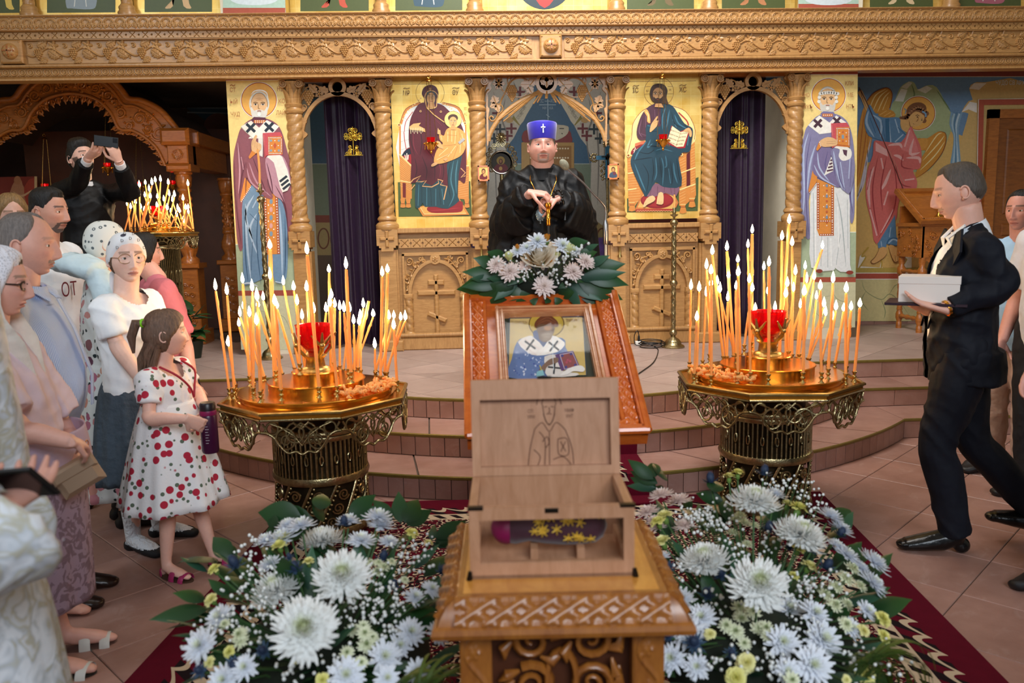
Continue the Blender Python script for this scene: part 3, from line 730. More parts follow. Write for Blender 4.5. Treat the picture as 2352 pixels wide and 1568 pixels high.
#  right pillar: curly-bearded bishop in lilac
pr=pillar('wall_pillar_right',3.03,3.52,'painted pillar right of the icon screen with a bishop in lilac robe')
a=Paint(3.135,1825,155,wallun(YP));LIL,LILL,LILD='#8481a4','#adb9d6','#5a5484';WHT,WSH='#dfe2e2','#a9b3b4'
a.poly([(32,50),(455,50),(443,1185),(22,1185)],'#efd488').poly([(32,24),(455,22),(455,50),(32,50)],'#a5503c').line([(32,51),(455,51)],5,'#f2ead8',0).poly([(22,1185),(443,1185),(440,1510),(18,1510)],'#a9b898').line([(22,1185),(443,1185)],5,'#eef0e0',0).poly([(18,1510),(440,1508),(440,1545),(18,1545)],'#a5503c').poly([(18,1545),(440,1545),(436,1870),(14,1870)],'#c9c6a2')
a.lines([[(40,1580),(120,1640),(150,1760),(240,1830)],[(260,1560),(300,1660),(400,1700)],[(150,1660),(280,1640)]],4,'#8f9878')
a.halo(245,200,126);a.face(238,232,60,88,'#e2b684','#b9b2a4','#cfcabf',0,'#6f5538');a.dots([(185+18*i,188-8*math.sin(i/7*math.pi))for i in range(8)]+[(178,215),(300,215),(176,245),(302,245)],13,'#e3dfd4');a.lines([[(190,170),(235,145),(290,165)]],12,'#d9d5ca');a.ell(238,295,12,12,'#efece4')
a.poly([(95,420),(180,340),(300,335),(385,400),(425,560),(432,800),(430,1060),(405,1120),(380,1000),(250,950),(110,900),(112,1225),(48,1140),(42,800),(50,590),(70,480)],LIL,4)
a.lines([[(100,470),(65,620),(70,900),(60,1060)],[(150,560),(110,700),(90,900)],[(400,560),(410,760),(415,1000)]],14,LILL).lines([[(120,480),(85,700),(85,1000),(105,1210)],[(420,640),(400,900),(420,1050)]],7,LILD)
a.poly([(185,330),(210,315),(280,320),(295,340),(240,380)],'#7b76a0').rect(200,332,276,354,'#c8743a').dots([(210+14*i,343)for i in range(5)],4,'#f5efe6')
a.poly([(97,415),(178,345),(300,430),(260,470),(180,480)],'#eeebe0').poly([(372,395),(300,345),(175,478),(270,465),(320,430)],'#f2efe6')
a.cross(168,402,38,20,'#4a2f3c',.75).cross(305,385,36,18,'#4a2f3c',.75)
a.poly([(115,900),(160,830),(300,860),(390,900),(398,1100),(400,1420),(410,1465),(330,1470),(290,1440),(280,1460),(120,1440),(112,1200)],WHT,2)
a.lines([[(135,900),(140,1430)],[(195,1210),(190,1430)],[(300,900),(340,1100),(370,1440)],[(240,1220),(240,1440)],[(330,1200),(300,1420)],[(380,950),(385,1300)]],8,WSH).lines([[(150,950),(152,1400)],[(310,1000),(320,1300)],[(260,1230),(265,1430)]],10,'#f4f6f4')
a.poly([(160,800),(285,850),(283,1210),(178,1212),(160,1165)],'#d98c3e').line([(170,830),(170,1160)],18,'#b05a30',0).line([(272,860),(272,1205)],18,'#b05a30',0).line([(180,1105),(282,1105)],14,'#b05a30',0).line([(180,1203),(282,1203)],14,'#b05a30',0).dots([(170,835+18*i)for i in range(19)]+[(272,862+18*i)for i in range(19)]+[(190+16*i,1105)for i in range(6)]+[(190+16*i,1203)for i in range(6)],4.2,'#f5efe6')
for i in range(4):a.rect(224,840+76*i,240,860+76*i,'#7f8fa2');a.dots([(232,885+76*i)],8,'#c0603c');a.dots([(210,850+76*i),(254,850+76*i),(232,910+76*i)],4,'#f5efe6')
a.poly([(130,740),(165,770),(160,820),(104,905),(100,880)],'#d88a3c').lines([[(160,830),(104,900)]],10,'#a5482c').dots([(158-6*i,835+8*i)for i in range(9)],3.6,'#f5efe6')
a.poly([(130,740),(150,600),(220,560),(280,600),(260,640),(290,740),(325,860),(250,835),(170,790)],'#7a6f96',3).lines([[(165,610),(180,720),(250,820)],[(140,700),(190,790),(300,855)]],12,LILL).lines([[(240,600),(220,700),(240,760)]],6,LILD)
a.poly([(212,778),(265,640),(280,690),(278,745)],'#e8e6de')
for i in range(4):a.line([(232+9*i,745-24*i),(278-3*i,735-24*i)],12,'#5a3a4c',0)
a.poly([(262,620),(280,580),(330,565),(400,590),(430,660),(432,760),(400,900),(360,890),(330,860),(300,800),(285,700)],LIL,3).lines([[(280,600),(300,720),(345,880)],[(330,680),(360,880)],[(400,640),(390,800)]],14,LILL).lines([[(310,660),(325,800),(370,890)],[(268,640),(295,780)],[(412,660),(400,860)]],6,LILD)
a.poly([(285,575),(340,560),(405,590),(405,650),(350,672),(318,640),(325,590)],'#ece9df',3).poly([(345,590),(380,595),(375,640),(355,625)],'#5a3a4c')
a.poly([(263,402),(375,397),(395,425),(398,575),(300,565),(270,580)],'#c8525a').lines([[(270,412+8*i),(280,570)]for i in range(4)],3,'#e8a6a8').poly([(298,432),(396,428),(398,575),(300,562)],'#d9873a').line([(306,440),(390,437),(392,565),(308,556),(306,440)],9,'#a8502c',0).dots([(306+10*i,439)for i in range(9)]+[(307,450+11*i)for i in range(10)]+[(391,447+11*i)for i in range(11)],3.6,'#f5efe6').rect(340,485,356,512,'#7f9cae').dots([(348,465),(348,530),(322,498),(374,498)],7,'#c0603c').dots([(325,470),(372,470),(325,528),(372,530)],4,'#f5efe6')
a.poly([(180,530),(240,500),(300,520),(302,560),(220,572),(188,560)],'#e0b482',3).lines([[(230,535),(296,530)],[(230,548),(296,545)]],3,'#8a5a34').poly([(178,530),(192,570),(165,600),(155,590)],'#d8873c').dots([(180,540),(184,552),(188,564)],4,'#f5efe6')
a.ell(178,1465,24,14,'#8c3a2c').ell(398,1475,26,14,'#8c3a2c')
for t,x,y in(('СЩЕ',80,115),('ННО',78,200),('МУКЪ',88,285),('КЛИ',395,115),('МЕ',404,198),('НТЪ',402,282)):a.text(t,x,y,42,'#a8663a',0,.68)
a.line([(60,80),(74,72),(84,80),(98,72)],5,'#a8663a')
a.done('bishop_mural',pr)
#  right recess wall: angel mural
wm=[o for o in COL.objects if o.name=='wall_right_recess'][0]
a=Paint(3.137,1960,165,wallun(YR));OCH='#d3a85c'
a.poly([(-140,-20),(1300,-20),(1300,1560),(-140,1560)],'#dcb368').poly([(-140,36),(1300,36),(1300,420),(-140,700)],'#6d8fb0')
a.poly([(-140,-60),(1300,-60),(1300,10),(-140,10)],'#8c3f34').rect(-140,10,1300,36,'#8c3f34').line([(-140,37),(1300,34)],4,'#d8d0c0',0)
a.poly([(270,260),(300,200),(340,110),(400,70),(440,80),(470,130),(520,100),(600,110),(680,260),(720,340),(700,560),(600,700),(350,700),(260,480)],'#a7b688',3).poly([(700,430),(640,600),(560,700),(300,900),(30,900),(30,1410),(900,1410),(900,500)],'#d9b268',0)
a.poly([(300,210),(345,120),(390,130),(360,215)],'#dfe4d8').poly([(460,130),(530,100),(570,120),(520,155)],'#dde0d2').poly([(345,110),(400,70),(425,80),(385,125)],'#d0d2c0').lines([[(600,130),(660,220),(700,280)],[(420,90),(440,160),(420,210)]],10,'#6d8458')
a.poly([(835,120),(870,80),(950,75),(1300,90),(1300,700),(900,700),(760,640),(790,440),(830,300),(780,290),(830,210),(860,200)],'#d2b070',2).poly([(780,290),(840,215),(890,225),(890,295),(830,270)],'#ebe6dc').poly([(835,120),(870,82),(960,80),(905,130)],'#e6ded0')
for k in range(5):a.line([(710+18*k,290+10*(k%2)),(700+14*k,380),(730-4*k+10*k,480),(705+16*k,660)],14,('#7fa3bd','#a9c6d6','#5d86a4','#b9d0dc','#7fa3bd')[k])
a.poly([(100,210),(150,150),(240,115),(280,160),(262,262),(200,300),(110,280)],'#c98c34',3).lines([[(115,270),(160,170),(235,125)],[(140,285),(190,180),(250,130)],[(175,290),(220,190),(262,145)],[(205,290),(250,180)]],8,'#f0d590').line([(100,210),(150,150),(240,115),(280,160),(262,262)],7,'#8a4a20')
a.poly([(78,250),(120,300),(135,480),(90,640),(30,830),(20,600),(40,400)],'#d08f3a',3).lines([[(80,280),(60,450),(30,760)],[(100,320),(85,500),(40,780)],[(118,380),(100,540)]],8,'#b4682a').lines([[(125,480),(60,800),(25,930)],[(105,560),(80,780),(30,900)]],14,'#cfc7d2')
a.poly([(180,300),(230,265),(290,285),(300,325),(200,330)],'#c98c34',2).lines([[(190,310),(240,280)],[(220,320),(270,290)],[(255,325),(295,305)]],9,'#e9b866')
a.poly([(460,480),(530,480),(610,430),(660,440),(668,500),(640,590),(560,690),(450,765),(480,640),(520,570),(480,560)],'#cf8f36',3).lines([[(520,580),(600,460),(640,440)],[(500,640),(610,520),(655,460)],[(480,710),(590,600),(660,500)]],8,'#f3dfa0').lines([[(610,432),(662,440),(666,510),(630,600),(540,705),(450,765)]],7,'#8a4a20')
a.poly([(465,490),(530,478),(535,530),(500,560),(480,555)],'#d79a44',2)
a.halo(468,298,126);a.ell(455,275,74,54,'#7d5030',rot=-.3).dots([(400+16*i,300-40*math.sin(i/8*math.pi))for i in range(9)]+[(395,320),(380,328),(362,334),(345,338),(515,320),(510,352)],18,'#8a5a38').dots([(405+16*i,296-40*math.sin(i/8*math.pi))for i in range(8)],8,'#a87850')
a.poly([(400,330),(450,285),(505,310),(510,340),(480,385),(430,395),(405,385)],'#e0b06c',3).line([(496,285),(520,300),(522,325)],12,'#7fa8c6')
a.poly([(330,340),(400,345),(420,400),(395,440),(350,420)],'#e0b06c').lines([[(447,318),(462,310),(478,320)],[(490,338),(500,335)]],5,'#4a2c18').lines([[(470,325),(463,350),(450,358)],[(430,372),(440,378)],[(400,345),(410,390),(430,398)]],5,'#8a5228').ell(462,325,6,4,'#2a1a10').ell(494,347,5,4,'#2a1a10').line([(365,265),(380,275),(372,305)],6,'#6f94ae')
a.poly([(32,150),(58,130),(75,160),(110,240),(100,280),(85,265),(55,190)],'#dcae70',2).lines([[(55,120),(62,180),(100,270)]],4,'#8a5228')
a.poly([(95,290),(118,235),(160,300),(220,330),(330,330),(340,400),(380,450),(340,510),(240,530),(190,490),(110,460),(80,370)],'#5f88ac',3).lines([[(110,280),(95,370),(150,470)],[(140,310),(200,360),(195,470)],[(255,350),(270,510)],[(300,340),(330,440)],[(360,450),(300,505)]],18,'#a9c4da').lines([[(205,350),(235,520)],[(120,330),(160,440)],[(240,340),(250,510)],[(320,400),(380,455)]],8,'#2f5f86')
a.poly([(230,340),(258,335),(265,510),(235,525)],'#3a6c90')
RO,ROL,ROD='#d9706a','#f2b9b4','#a83c40'
a.poly([(150,500),(210,500),(345,505),(410,395),(440,440),(490,560),(482,690),(430,710),(460,790),(440,860),(350,880),(320,980),(300,1080),(165,1240),(130,1080),(90,900),(100,720),(140,600)],RO,3)
a.poly([(160,505),(240,560),(250,610),(160,570)],ROL).poly([(345,560),(410,400),(440,470),(470,570),(430,590)],'#e58480').lines([[(250,530),(330,520),(350,550)],[(405,420),(370,540)],[(435,480),(410,590),(480,580)],[(380,620),(470,620),(480,660)],[(290,600),(330,610),(360,640)],[(200,620),(215,700)],[(270,700),(230,800),(200,850)],[(150,680),(110,820),(120,980)],[(250,860),(220,960)],[(290,990),(200,1160)],[(120,990),(170,1180)],[(370,780),(440,770)]],22,ROL).lines([[(180,600),(140,820),(150,1000),(185,1180)],[(240,610),(200,820),(210,1000)],[(280,620),(310,800),(290,1000),(180,1200)],[(360,590),(350,680),(430,700)],[(130,700),(100,850)],[(300,650),(340,800),(420,830)]],9,ROD)
a.poly([(340,830),(410,900),(415,1020),(360,1000),(375,920)],'#c9565a',2).lines([[(360,860),(395,960),(405,1010)]],8,ROL)
a.poly([(175,1240),(300,1030),(310,1190),(372,1245),(300,1250),(240,1240),(235,1265),(180,1270)],'#5f88ac',0).lines([[(200,1220),(205,1260)],[(270,1120),(260,1190)],[(250,1240),(290,1205),(350,1240)]],12,'#a9c4da').line([(240,1240),(260,1205),(310,1200),(372,1243),(310,1250),(250,1240)],6,'#2f5f86')
a.line([(40,110),(95,215),(250,570),(405,960)],6,'#5a2c20',0).lines([[(262,570),(370,815)]],5,'#c9a48a')
a.poly([(45,1330),(110,1262),(60,1330),(90,1330),(50,1400),(190,1410),(200,1370),(210,1412),(345,1412),(380,1350),(345,1345),(420,1300),(420,1410),(30,1420)],'#e8e2d0',0).lines([[(110,1262),(58,1328),(90,1332),(40,1415)],[(190,1330),(205,1370),(200,1415)],[(420,1300),(355,1345),(385,1350),(345,1412)]],9,'#b99a3c',False)
a.rect(-140,1412,900,1445,'#b8a04c').rect(-140,1450,900,1492,'#ad4f3c').line([(-140,1449),(900,1449)],6,'#f0ead8',0).line([(-140,1493),(900,1493)],6,'#f0ead8',0)
a.poly([(190,1268),(235,1265),(242,1310),(200,1350),(150,1380),(128,1365),(160,1330)],'#d9a868',2).poly([(252,1255),(290,1250),(330,1310),(330,1355),(300,1370),(275,1330)],'#d9a868',2).lines([[(188,1270),(160,1330),(128,1365),(150,1382),(215,1345),(243,1305)],[(252,1256),(275,1330),(300,1371),(332,1350),(325,1300)],[(300,1320),(305,1365)],[(315,1320),(320,1360)]],5,'#6a3a1c')
a.rect(-140,1497,900,1795,'#cfc48e').lines([[(60,1500),(90,1580),(200,1640),(260,1600),(330,1650),(400,1750)],[(90,1580),(60,1650),(110,1720)],[(200,1640),(230,1720),(220,1780)],[(500,1510),(600,1600),(580,1700)],[(260,1600),(300,1540),(340,1530)],[(-80,1540),(0,1600),(-20,1700)]],6,'#8c9268')
a.poly([(900,200),(1300,195),(1300,235),(942,238),(910,1450),(880,1450)],'#b05540').line([(880,1450),(902,198),(1300,192)],5,'#f0ead8',0)
a.text('ЧУДО СВ АРХ',1130,80,44,'#d9e2ea',0,.7)
a.done('angel_mural',wm)
#  the two large gold icons
def icon_board(name,xa,xb,label,ypx0,ypx1):
 z0,z1=zi(ypx1),zi(ypx0);t=thing('church_icon',label,'icon',((xa+xb)/2,YI,z0),'large gold icons of the screen')
 obj('gold_board',MB().box(xa,xb,YI-.004,YI+.04,z0,z1),GOLD,t,30)
 return t
YG=YI-.006
RED,RDK,GRN,GRNL,GRND='#561620','#35090f','#1f4048','#41707c','#0f2228'
ic=icon_board('icon_panel',-.70,.01,'gold icon of a seated mother in dark red holding a child',168,518)
a=Paint(4.354,900,160,wallun(YG));GB,GBD,GBL='#c9813a','#8c3f1c','#f0cf86'
a.line([(22,146),(745,140)],4,'#8a5a1c',0)
a.poly([(60,1125),(785,1115),(800,1465),(68,1470)],'#4a5a2c')
a.line([(382+142*math.cos(t),232+142*math.sin(t))for t in np.linspace(0,2*math.pi,40)],3,'#7a4a1c',0)
a.poly([(85,540),(150,400),(290,335),(500,335),(660,390),(735,540),(735,1000),(85,1000)],'#d8d8d0',2)
a.lines([[(90,545),(150,400),(290,332)],[(500,335),(660,385),(732,540)]],22,GB,False).lines([[(80,540),(140,392),(282,325)],[(505,326),(672,378),(742,535)]],6,GBD,False).dots([(90+20*i,545-52*i**.7)for i in range(11)]+[(510+22*i,335+9*i+1.3*i*i)for i in range(11)],7,GBL)
a.lines([[(120,620),(130,720),(145,800)],[(210,420),(140,520),(125,620)]],7,'#b03a34',False).lines([[(90,620),(190,600)],[(90,720),(190,690)],[(110,480),(200,520)],[(92,800),(200,770)]],3,'#8a8f8c')
a.line([(82,545),(82,880)],16,GB,0).line([(738,545),(748,960)],14,GB,0).dots([(72,552),(732,535)],16,GBL).dots([(72,552),(732,535)],9,GBD)
a.poly([(100,860),(150,790),(230,780),(230,970),(110,940)],'#9c2020',2).poly([(100,855),(150,795),(220,780),(215,835),(120,860)],'#14202e',2).lines([[(150,835),(150,930)],[(130,850),(140,900)],[(165,850),(160,900)]],8,'#f0e6d0',False)
a.poly([(75,840),(200,960),(200,1290),(90,1290)],GB).poly([(660,960),(770,960),(770,1300),(660,1290)],GB).lines([[(80,870+22*i),(195,980+18*i)]for i in range(14)],3,GBL).lines([[(665,1010+22*i),(765,970+24*i)]for i in range(13)],3,GBL)
a.line([(75,845),(200,965)],14,GBL,0).line([(660,965),(770,960)],12,GBL,0).line([(85,1110),(200,1130)],10,GBL,0).poly([(108,1130),(140,1135),(140,1280),(110,1275)],'#6a1a18')
for x0 in(85,140,725):a.poly([(x0,1290),(x0+48,1290),(x0+42,1330),(x0+52,1375),(x0,1375),(x0+8,1330)],GB,2).line([(x0+4,1340),(x0+44,1340)],6,GBD,0)
a.poly([(255,1375),(665,1270),(775,1450),(310,1465)],GB).poly([(285,1375),(655,1295),(745,1435),(325,1445)],'#d9a050').line([(285,1378),(325,1443),(745,1435)],7,GBL,0).poly([(350,1390),(420,1350),(680,1310),(710,1370),(690,1420),(560,1430),(400,1430)],'#8a1c20',3).lines([[(380,1410),(520,1400),(680,1380)]],8,'#a83438')
a.poly([(300,330),(470,340),(560,400),(700,560),(740,800),(735,1120),(660,1100),(560,1200),(240,1130),(190,1130),(195,880),(170,700),(180,520),(230,400)],RED,4)
a.lines([[(200,560),(190,700),(230,860)],[(250,480),(300,700),(280,860)],[(230,880),(250,1000),(230,1090)],[(330,780),(420,900),(430,1120)],[(300,860),(350,1000),(340,1100)],[(480,820),(520,1000),(500,1120)],[(560,500),(640,600),(700,720)]],9,RDK).lines([[(215,620),(220,760),(260,850)],[(390,840),(480,960),(480,1080)],[(420,480),(500,560)]],8,'#772632')
a.poly([(240,1130),(300,1110),(400,1160),(470,1100),(560,1180),(550,960),(600,870),(690,840),(700,880),(670,1040),(660,1270),(675,1310),(560,1390),(440,1370),(330,1370),(310,1330),(280,1375),(235,1370)],GRN,2)
a.lines([[(270,1150),(262,1360)],[(350,1180),(350,1360)],[(440,1190),(440,1360)],[(620,900),(590,1100),(620,1250),(570,1370)],[(500,1190),(520,1350)],[(660,900),(640,1050),(645,1240)]],14,GRNL).lines([[(300,1160),(300,1350)],[(390,1190),(395,1360)],[(470,1150),(490,1350)],[(590,920),(560,1100),(590,1290)],[(690,860),(665,1030)]],8,GRND)
a.line([(190,1125),(215,1095),(290,1060),(245,1120),(300,1120),(345,1108),(305,1165),(400,1172),(470,1135),(460,1095),(510,1110),(485,1150),(550,1165),(520,1300)],10,'#d9a066',0).line([(690,985),(735,1030),(690,1080),(735,1060)],9,'#d9a066',0).line([(230,1150),(190,1200)],8,'#d9a066',0)
a.poly([(382,150),(440,170),(466,230),(455,290),(440,370),(330,360),(325,290),(300,240),(320,180)],RED,4).poly([(350,235),(385,215),(430,235),(440,290),(425,340),(395,365),(360,340),(342,290)],'#2c4a52',3)
a.ell(392,288,44,62,'#6a3c1e').ell(392,289,41,59,'#d2a068');a.poly([(365,330),(420,330),(430,380),(355,378)],'#c8945c')
for sx in(-1,1):a.ell(392+sx*19,262,11,5,'#e8d8bc',12).ell(392+sx*19,262,5.5,5,'#1e120a',10).line([(392+sx*19-13,250),(392+sx*19,245),(392+sx*19+13,250)],4,'#3a2010')
a.lines([[(396,262),(400,296),(394,302)]],4,'#7a4a24').line([(384,319),(395,316),(406,319)],5,'#a04838')
a.line([(335,300),(330,270),(350,225),(392,208),(435,225),(460,262),(450,300),(440,375),(360,385),(345,360),(335,300)],9,'#dcae6c').line([(345,375),(420,450),(525,525)],9,'#d9a860',0).dots([(384,190),(287,415),(490,420)],11,'#dcae6c').dots([(384,190),(287,415),(490,420)],6,RED)
a.poly([(175,570),(215,540),(290,530),(270,560),(330,590),(335,625),(300,610),(180,600)],'#d9a866',0).lines([[(185+17*i,580),(190+17*i,640-3*(i%2)*5)]for i in range(8)],5,'#e6d3a8',False)
a.ell(612,498,86,84,'#ecc878').line([(612+86*math.cos(t),498+84*math.sin(t))for t in np.linspace(0,2*math.pi,32)],3,'#7a4a1c',0)
a.poly([(545,600),(600,570),(660,580),(735,640),(740,760),(700,850),(600,905),(480,940),(420,920),(450,800),(510,740),(480,700),(475,640),(520,660)],'#dc9c50',3).lines([[(560,620),(560,720)],[(600,600),(600,720)],[(640,610),(630,740)],[(470,860),(560,780)],[(450,900),(600,830)],[(690,680),(680,830)],[(560,870),(640,760)],[(490,660),(500,700)],[(700,640),(725,760)]],9,'#f6d79a').lines([[(550,650),(650,660)],[(520,760),(640,750)],[(470,900),(580,840)],[(610,900),(660,760)],[(670,600),(690,720)],[(580,600),(580,700)]],5,'#9c4c20')
a.ell(612,482,50,38,'#4a2c18').ell(612,520,40,50,'#d6a468')
for sx in(-1,1):a.ell(612+sx*17,515,8,4,'#efe2ca',10).ell(612+sx*17,515,4,4,'#1e120a',8).line([(612+sx*17-10,505),(612+sx*17+10,505)],3,'#3a2010',0)
a.lines([[(614,516),(617,536),(611,540)]],3,'#7a4a24').line([(602,551),(622,551)],4,'#a04838',0).poly([(595,560),(630,560),(640,600),(590,600)],'#cc985c')
a.poly([(455,640),(460,580),(470,600),(485,605),(490,650),(470,645)],'#d6a468').poly([(440,715),(480,720),(515,780),(500,790),(450,760)],'#d6a468',2).poly([(395,950),(430,925),(462,935),(440,955),(400,970)],'#d2a06a',2).poly([(515,900),(540,880),(560,890),(540,915)],'#d2a06a').line([(670,735),(725,690)],26,'#a9a8a6',0)
for t,x,y,s_ in(('МР',145,235,66),('ΘУ',636,228,66),('ІС',735,390,36),('ХС',738,445,36)):a.text(t,x,y,s_,'#6a3a14',0,.7)
a.lines([[(115,190),(130,182),(150,188),(178,180)],[(605,185),(625,178),(650,184),(676,178)]],5,'#6a3a14',False)
a.done('painted_figure',ic,PAINTG)
ic=icon_board('icon_panel',1.405,2.12,'gold icon of a seated bearded man in blue-green robe with open book',163,508)
a=Paint(4.357,1430,155,wallun(YG));PU,PUL='#4c2a38','#7c5568'
a.line([(40,142),(735,134)],4,'#8a5a1c',0).poly([(45,1310),(160,1290),(300,1300),(760,1095),(752,1435),(45,1450)],'#46552c')
a.line([(363+148*math.cos(t),243+148*math.sin(t))for t in np.linspace(0,2*math.pi,40)],3,'#7a3a1c',0).lines([[(222,192),(280,190)],[(222,266),(280,264)],[(450,190),(505,190)],[(450,264),(505,264)]],3,'#9a6a2c',False).text('Ѡ',248,236,30,'#7a3a1c').text('Н',476,224,30,'#7a3a1c')
a.poly([(95,660),(110,540),(200,430),(300,385),(500,380),(640,450),(720,600),(720,760),(600,870),(45,900)],'#ecd08a',3).line([(45,880),(92,690),(105,560),(190,440),(290,388)],5,'#8a3a1c').line([(490,382),(630,440),(718,590),(720,720)],5,'#8a3a1c').line([(150,700),(165,560),(230,450)],9,'#a83a2c').line([(560,450),(640,530),(660,580)],14,'#a83a2c')
a.poly([(48,890),(130,880),(220,1250),(120,1390),(60,1390)],GB).poly([(560,880),(640,830),(720,740),(735,1280),(600,1400),(565,1380)],GB).poly([(640,870),(675,840),(678,1180),(640,1200)],'#5a1418')
a.lines([[(55,930+26*i),(110+5*i,920+26*i)]for i in range(17)],4,GBL).lines([[(570,930+28*i),(630,900+28*i)]for i in range(16)],4,GBL).lines([[(685,800+28*i),(725,780+28*i)]for i in range(17)],4,GBL)
for y in(1060,1225):a.line([(52,y),(140,y-15)],12,GBL,0).line([(565,y),(730,y-60)],12,GBL,0)
for x0,y0 in((60,1330),(570,1350),(660,1290)):a.poly([(x0,y0),(x0+70,y0),(x0+55,y0+40),(x0+70,y0+100),(x0,y0+105),(x0+14,y0+45)],GB,2).line([(x0+10,y0+45),(x0+60,y0+45)],8,GBD,0).line([(x0+6,y0+20),(x0+64,y0+18)],6,GBL,0)
a.dots([(58,880),(586,870)],20,GBL).dots([(58,880),(586,870)],11,GBD)
a.poly([(125,760),(220,730),(240,770),(120,830)],'#c86a44').poly([(85,840),(130,790),(220,765),(200,830),(95,870)],'#8a1c20',2).dots([(110+14*i,830-6*i)for i in range(6)],4,'#f0e0c8').line([(112,860),(128,800)],7,'#e8d8c0',0)
a.poly([(130,1410),(200,1250),(510,1260),(560,1350),(520,1430),(130,1445)],'#c07038').poly([(150,1400),(205,1270),(500,1275),(540,1350),(505,1415)],'#d9a85c').ell(345,1330,165,82,'#861a20').ell(345,1325,150,66,'#9c2428').line([(130,1430),(525,1425)],22,'#a02c28',0).lines([[(140+26*i,1440),(153+26*i,1430),(166+26*i,1440)]for i in range(15)],3,GBL,False)
a.poly([(300,370),(410,370),(420,640),(230,720),(160,715),(140,640),(170,520),(220,430)],PU,3).lines([[(190,520),(165,640),(200,700)],[(230,480),(230,600)],[(320,420),(330,560)],[(360,410),(360,560)],[(180,660),(260,690)]],7,PUL).lines([[(205,500),(190,640)],[(280,420),(290,580)],[(170,690),(270,710)]],6,'#2c141e')
a.poly([(215,440),(240,415),(270,470),(278,555),(245,540),(245,490)],'#dca054',2).lines([[(235,440),(258,480),(264,545)]],6,'#f6dca0')
a.poly([(250,1180),(330,1160),(560,1180),(550,1260),(520,1290),(430,1255),(330,1290),(245,1290)],PUL,2).lines([[(290,1190),(275,1280)],[(350,1190),(350,1270)],[(420,1190),(415,1250)],[(480,1190),(490,1260)],[(520,1190),(525,1280)]],7,'#4c2a38')
T1,T2,T3='#1d3c4a','#3d6c80','#0c1d26'
a.poly([(420,360),(500,385),(560,470),(620,560),(690,600),(705,650),(690,740),(670,840),(600,850),(580,880),(560,920),(590,1180),(410,1195),(330,1150),(240,1290),(200,1240),(110,1050),(80,930),(130,830),(230,740),(240,570),(380,590),(380,430)],T1,3)
a.lines([[(430,400),(400,500),(400,620)],[(470,420),(450,540),(440,600)],[(520,470),(560,560),(640,610)],[(500,520),(540,600)],[(120,960),(180,1120),(230,1240)],[(240,740),(160,840),(120,930)],[(280,720),(250,800),(300,760)],[(330,900),(340,1050),(320,1130)],[(430,880),(440,980),(420,1000)],[(510,950),(520,1060),(550,1160)],[(390,900),(410,1000),(400,1180)],[(460,1010),(480,1160)],[(250,580),(330,600)],[(660,680),(650,780)]],15,T2).lines([[(400,440),(380,560)],[(490,440),(520,560),(600,600)],[(100,930),(220,910),(300,900)],[(150,840),(260,860),(340,800)],[(200,960),(260,1080),(240,1260)],[(300,900),(310,1040),(290,1160)],[(370,900),(390,1100)],[(480,930),(500,1100),(490,1180)],[(540,900),(560,1060),(580,1160)],[(260,640),(360,640)],[(240,780),(340,790),(440,800)],[(440,460),(430,580)],[(610,570),(690,640),(680,760)]],8,T3)
a.poly([(320,810),(370,790),(450,800),(520,850),(420,850),(340,870),(300,920)],T1,2).lines([[(330,830),(400,815),(500,840)]],8,T2)
a.poly([(490,580),(575,640),(680,600),(625,805),(560,810),(440,760)],'#9c1c24').poly([(497,585),(580,645),(665,625),(610,790),(540,795),(445,735)],'#ecd9ae').line([(580,645),(535,790)],4,'#b99a68',0)
for i in range(4):a.text('ПРИІДИТЕ КО МНѢ',522-16*i,640+36*i,17,'#3a2a20',.35,.62).text('ВСИ ТРУЖД',612-15*i,660+36*i,19,'#3a2a20',-.12,.62)
a.poly([(610,630),(660,600),(692,640),(690,690),(670,690),(660,650),(620,640)],'#d2a46c',2).lines([[(640,632),(665,640),(672,680)]],3,'#7a4a24')
a.poly([(270,640),(285,570),(305,540),(345,485),(352,500),(338,530),(362,530),(350,560),(340,590),(290,640)],'#d2a46c',2).lines([[(310,550),(340,520)],[(315,565),(355,540)]],3,'#7a4a24')
a.poly([(363,160),(420,175),(450,230),(440,300),(460,370),(420,360),(330,350),(290,320),(275,250),(300,180)],'#4a2f1c',4);a.ell(355,270,56,70,'#6a3c1e').ell(355,268,53,66,'#d2a068').poly([(310,290),(330,310),(352,302),(378,310),(405,285),(398,330),(375,365),(352,372),(325,360)],'#3c2414',3).poly([(330,360),(390,360),(410,400),(320,395)],'#c8945c')
for sx in(-1,1):a.ell(352+sx*25,262,14,6,'#e8dac0',12).ell(352+sx*25,262,7,6,'#1e120a',10).line([(352+sx*25-17,252),(352+sx*25,245),(352+sx*25+17,252)],5,'#2c180c')
a.lines([[(356,262),(360,294),(352,299)]],4,'#7a4a24').line([(342,322),(352,319),(364,322)],5,'#a04838')
a.poly([(205,1385),(240,1310),(300,1280),(328,1310),(310,1340),(250,1370),(220,1395)],'#dcb884',2).poly([(340,1350),(360,1255),(405,1255),(410,1340),(395,1370),(345,1365)],'#dcb884',2).lines([[(362,1335),(360,1362)],[(378,1335),(378,1366)],[(392,1335),(392,1362)],[(222,1370),(240,1350)]],3,'#7a4a24')
for t,x,y in(('ІС',132,228),('ХС',605,222)):a.text(t,x,y,70,'#6a3a14',0,.75)
a.lines([[(105,188),(122,178),(140,185),(166,176)],[(570,180),(590,172),(612,178),(640,170)]],5,'#6a3a14',False)
a.done('painted_figure',ic,PAINTG)
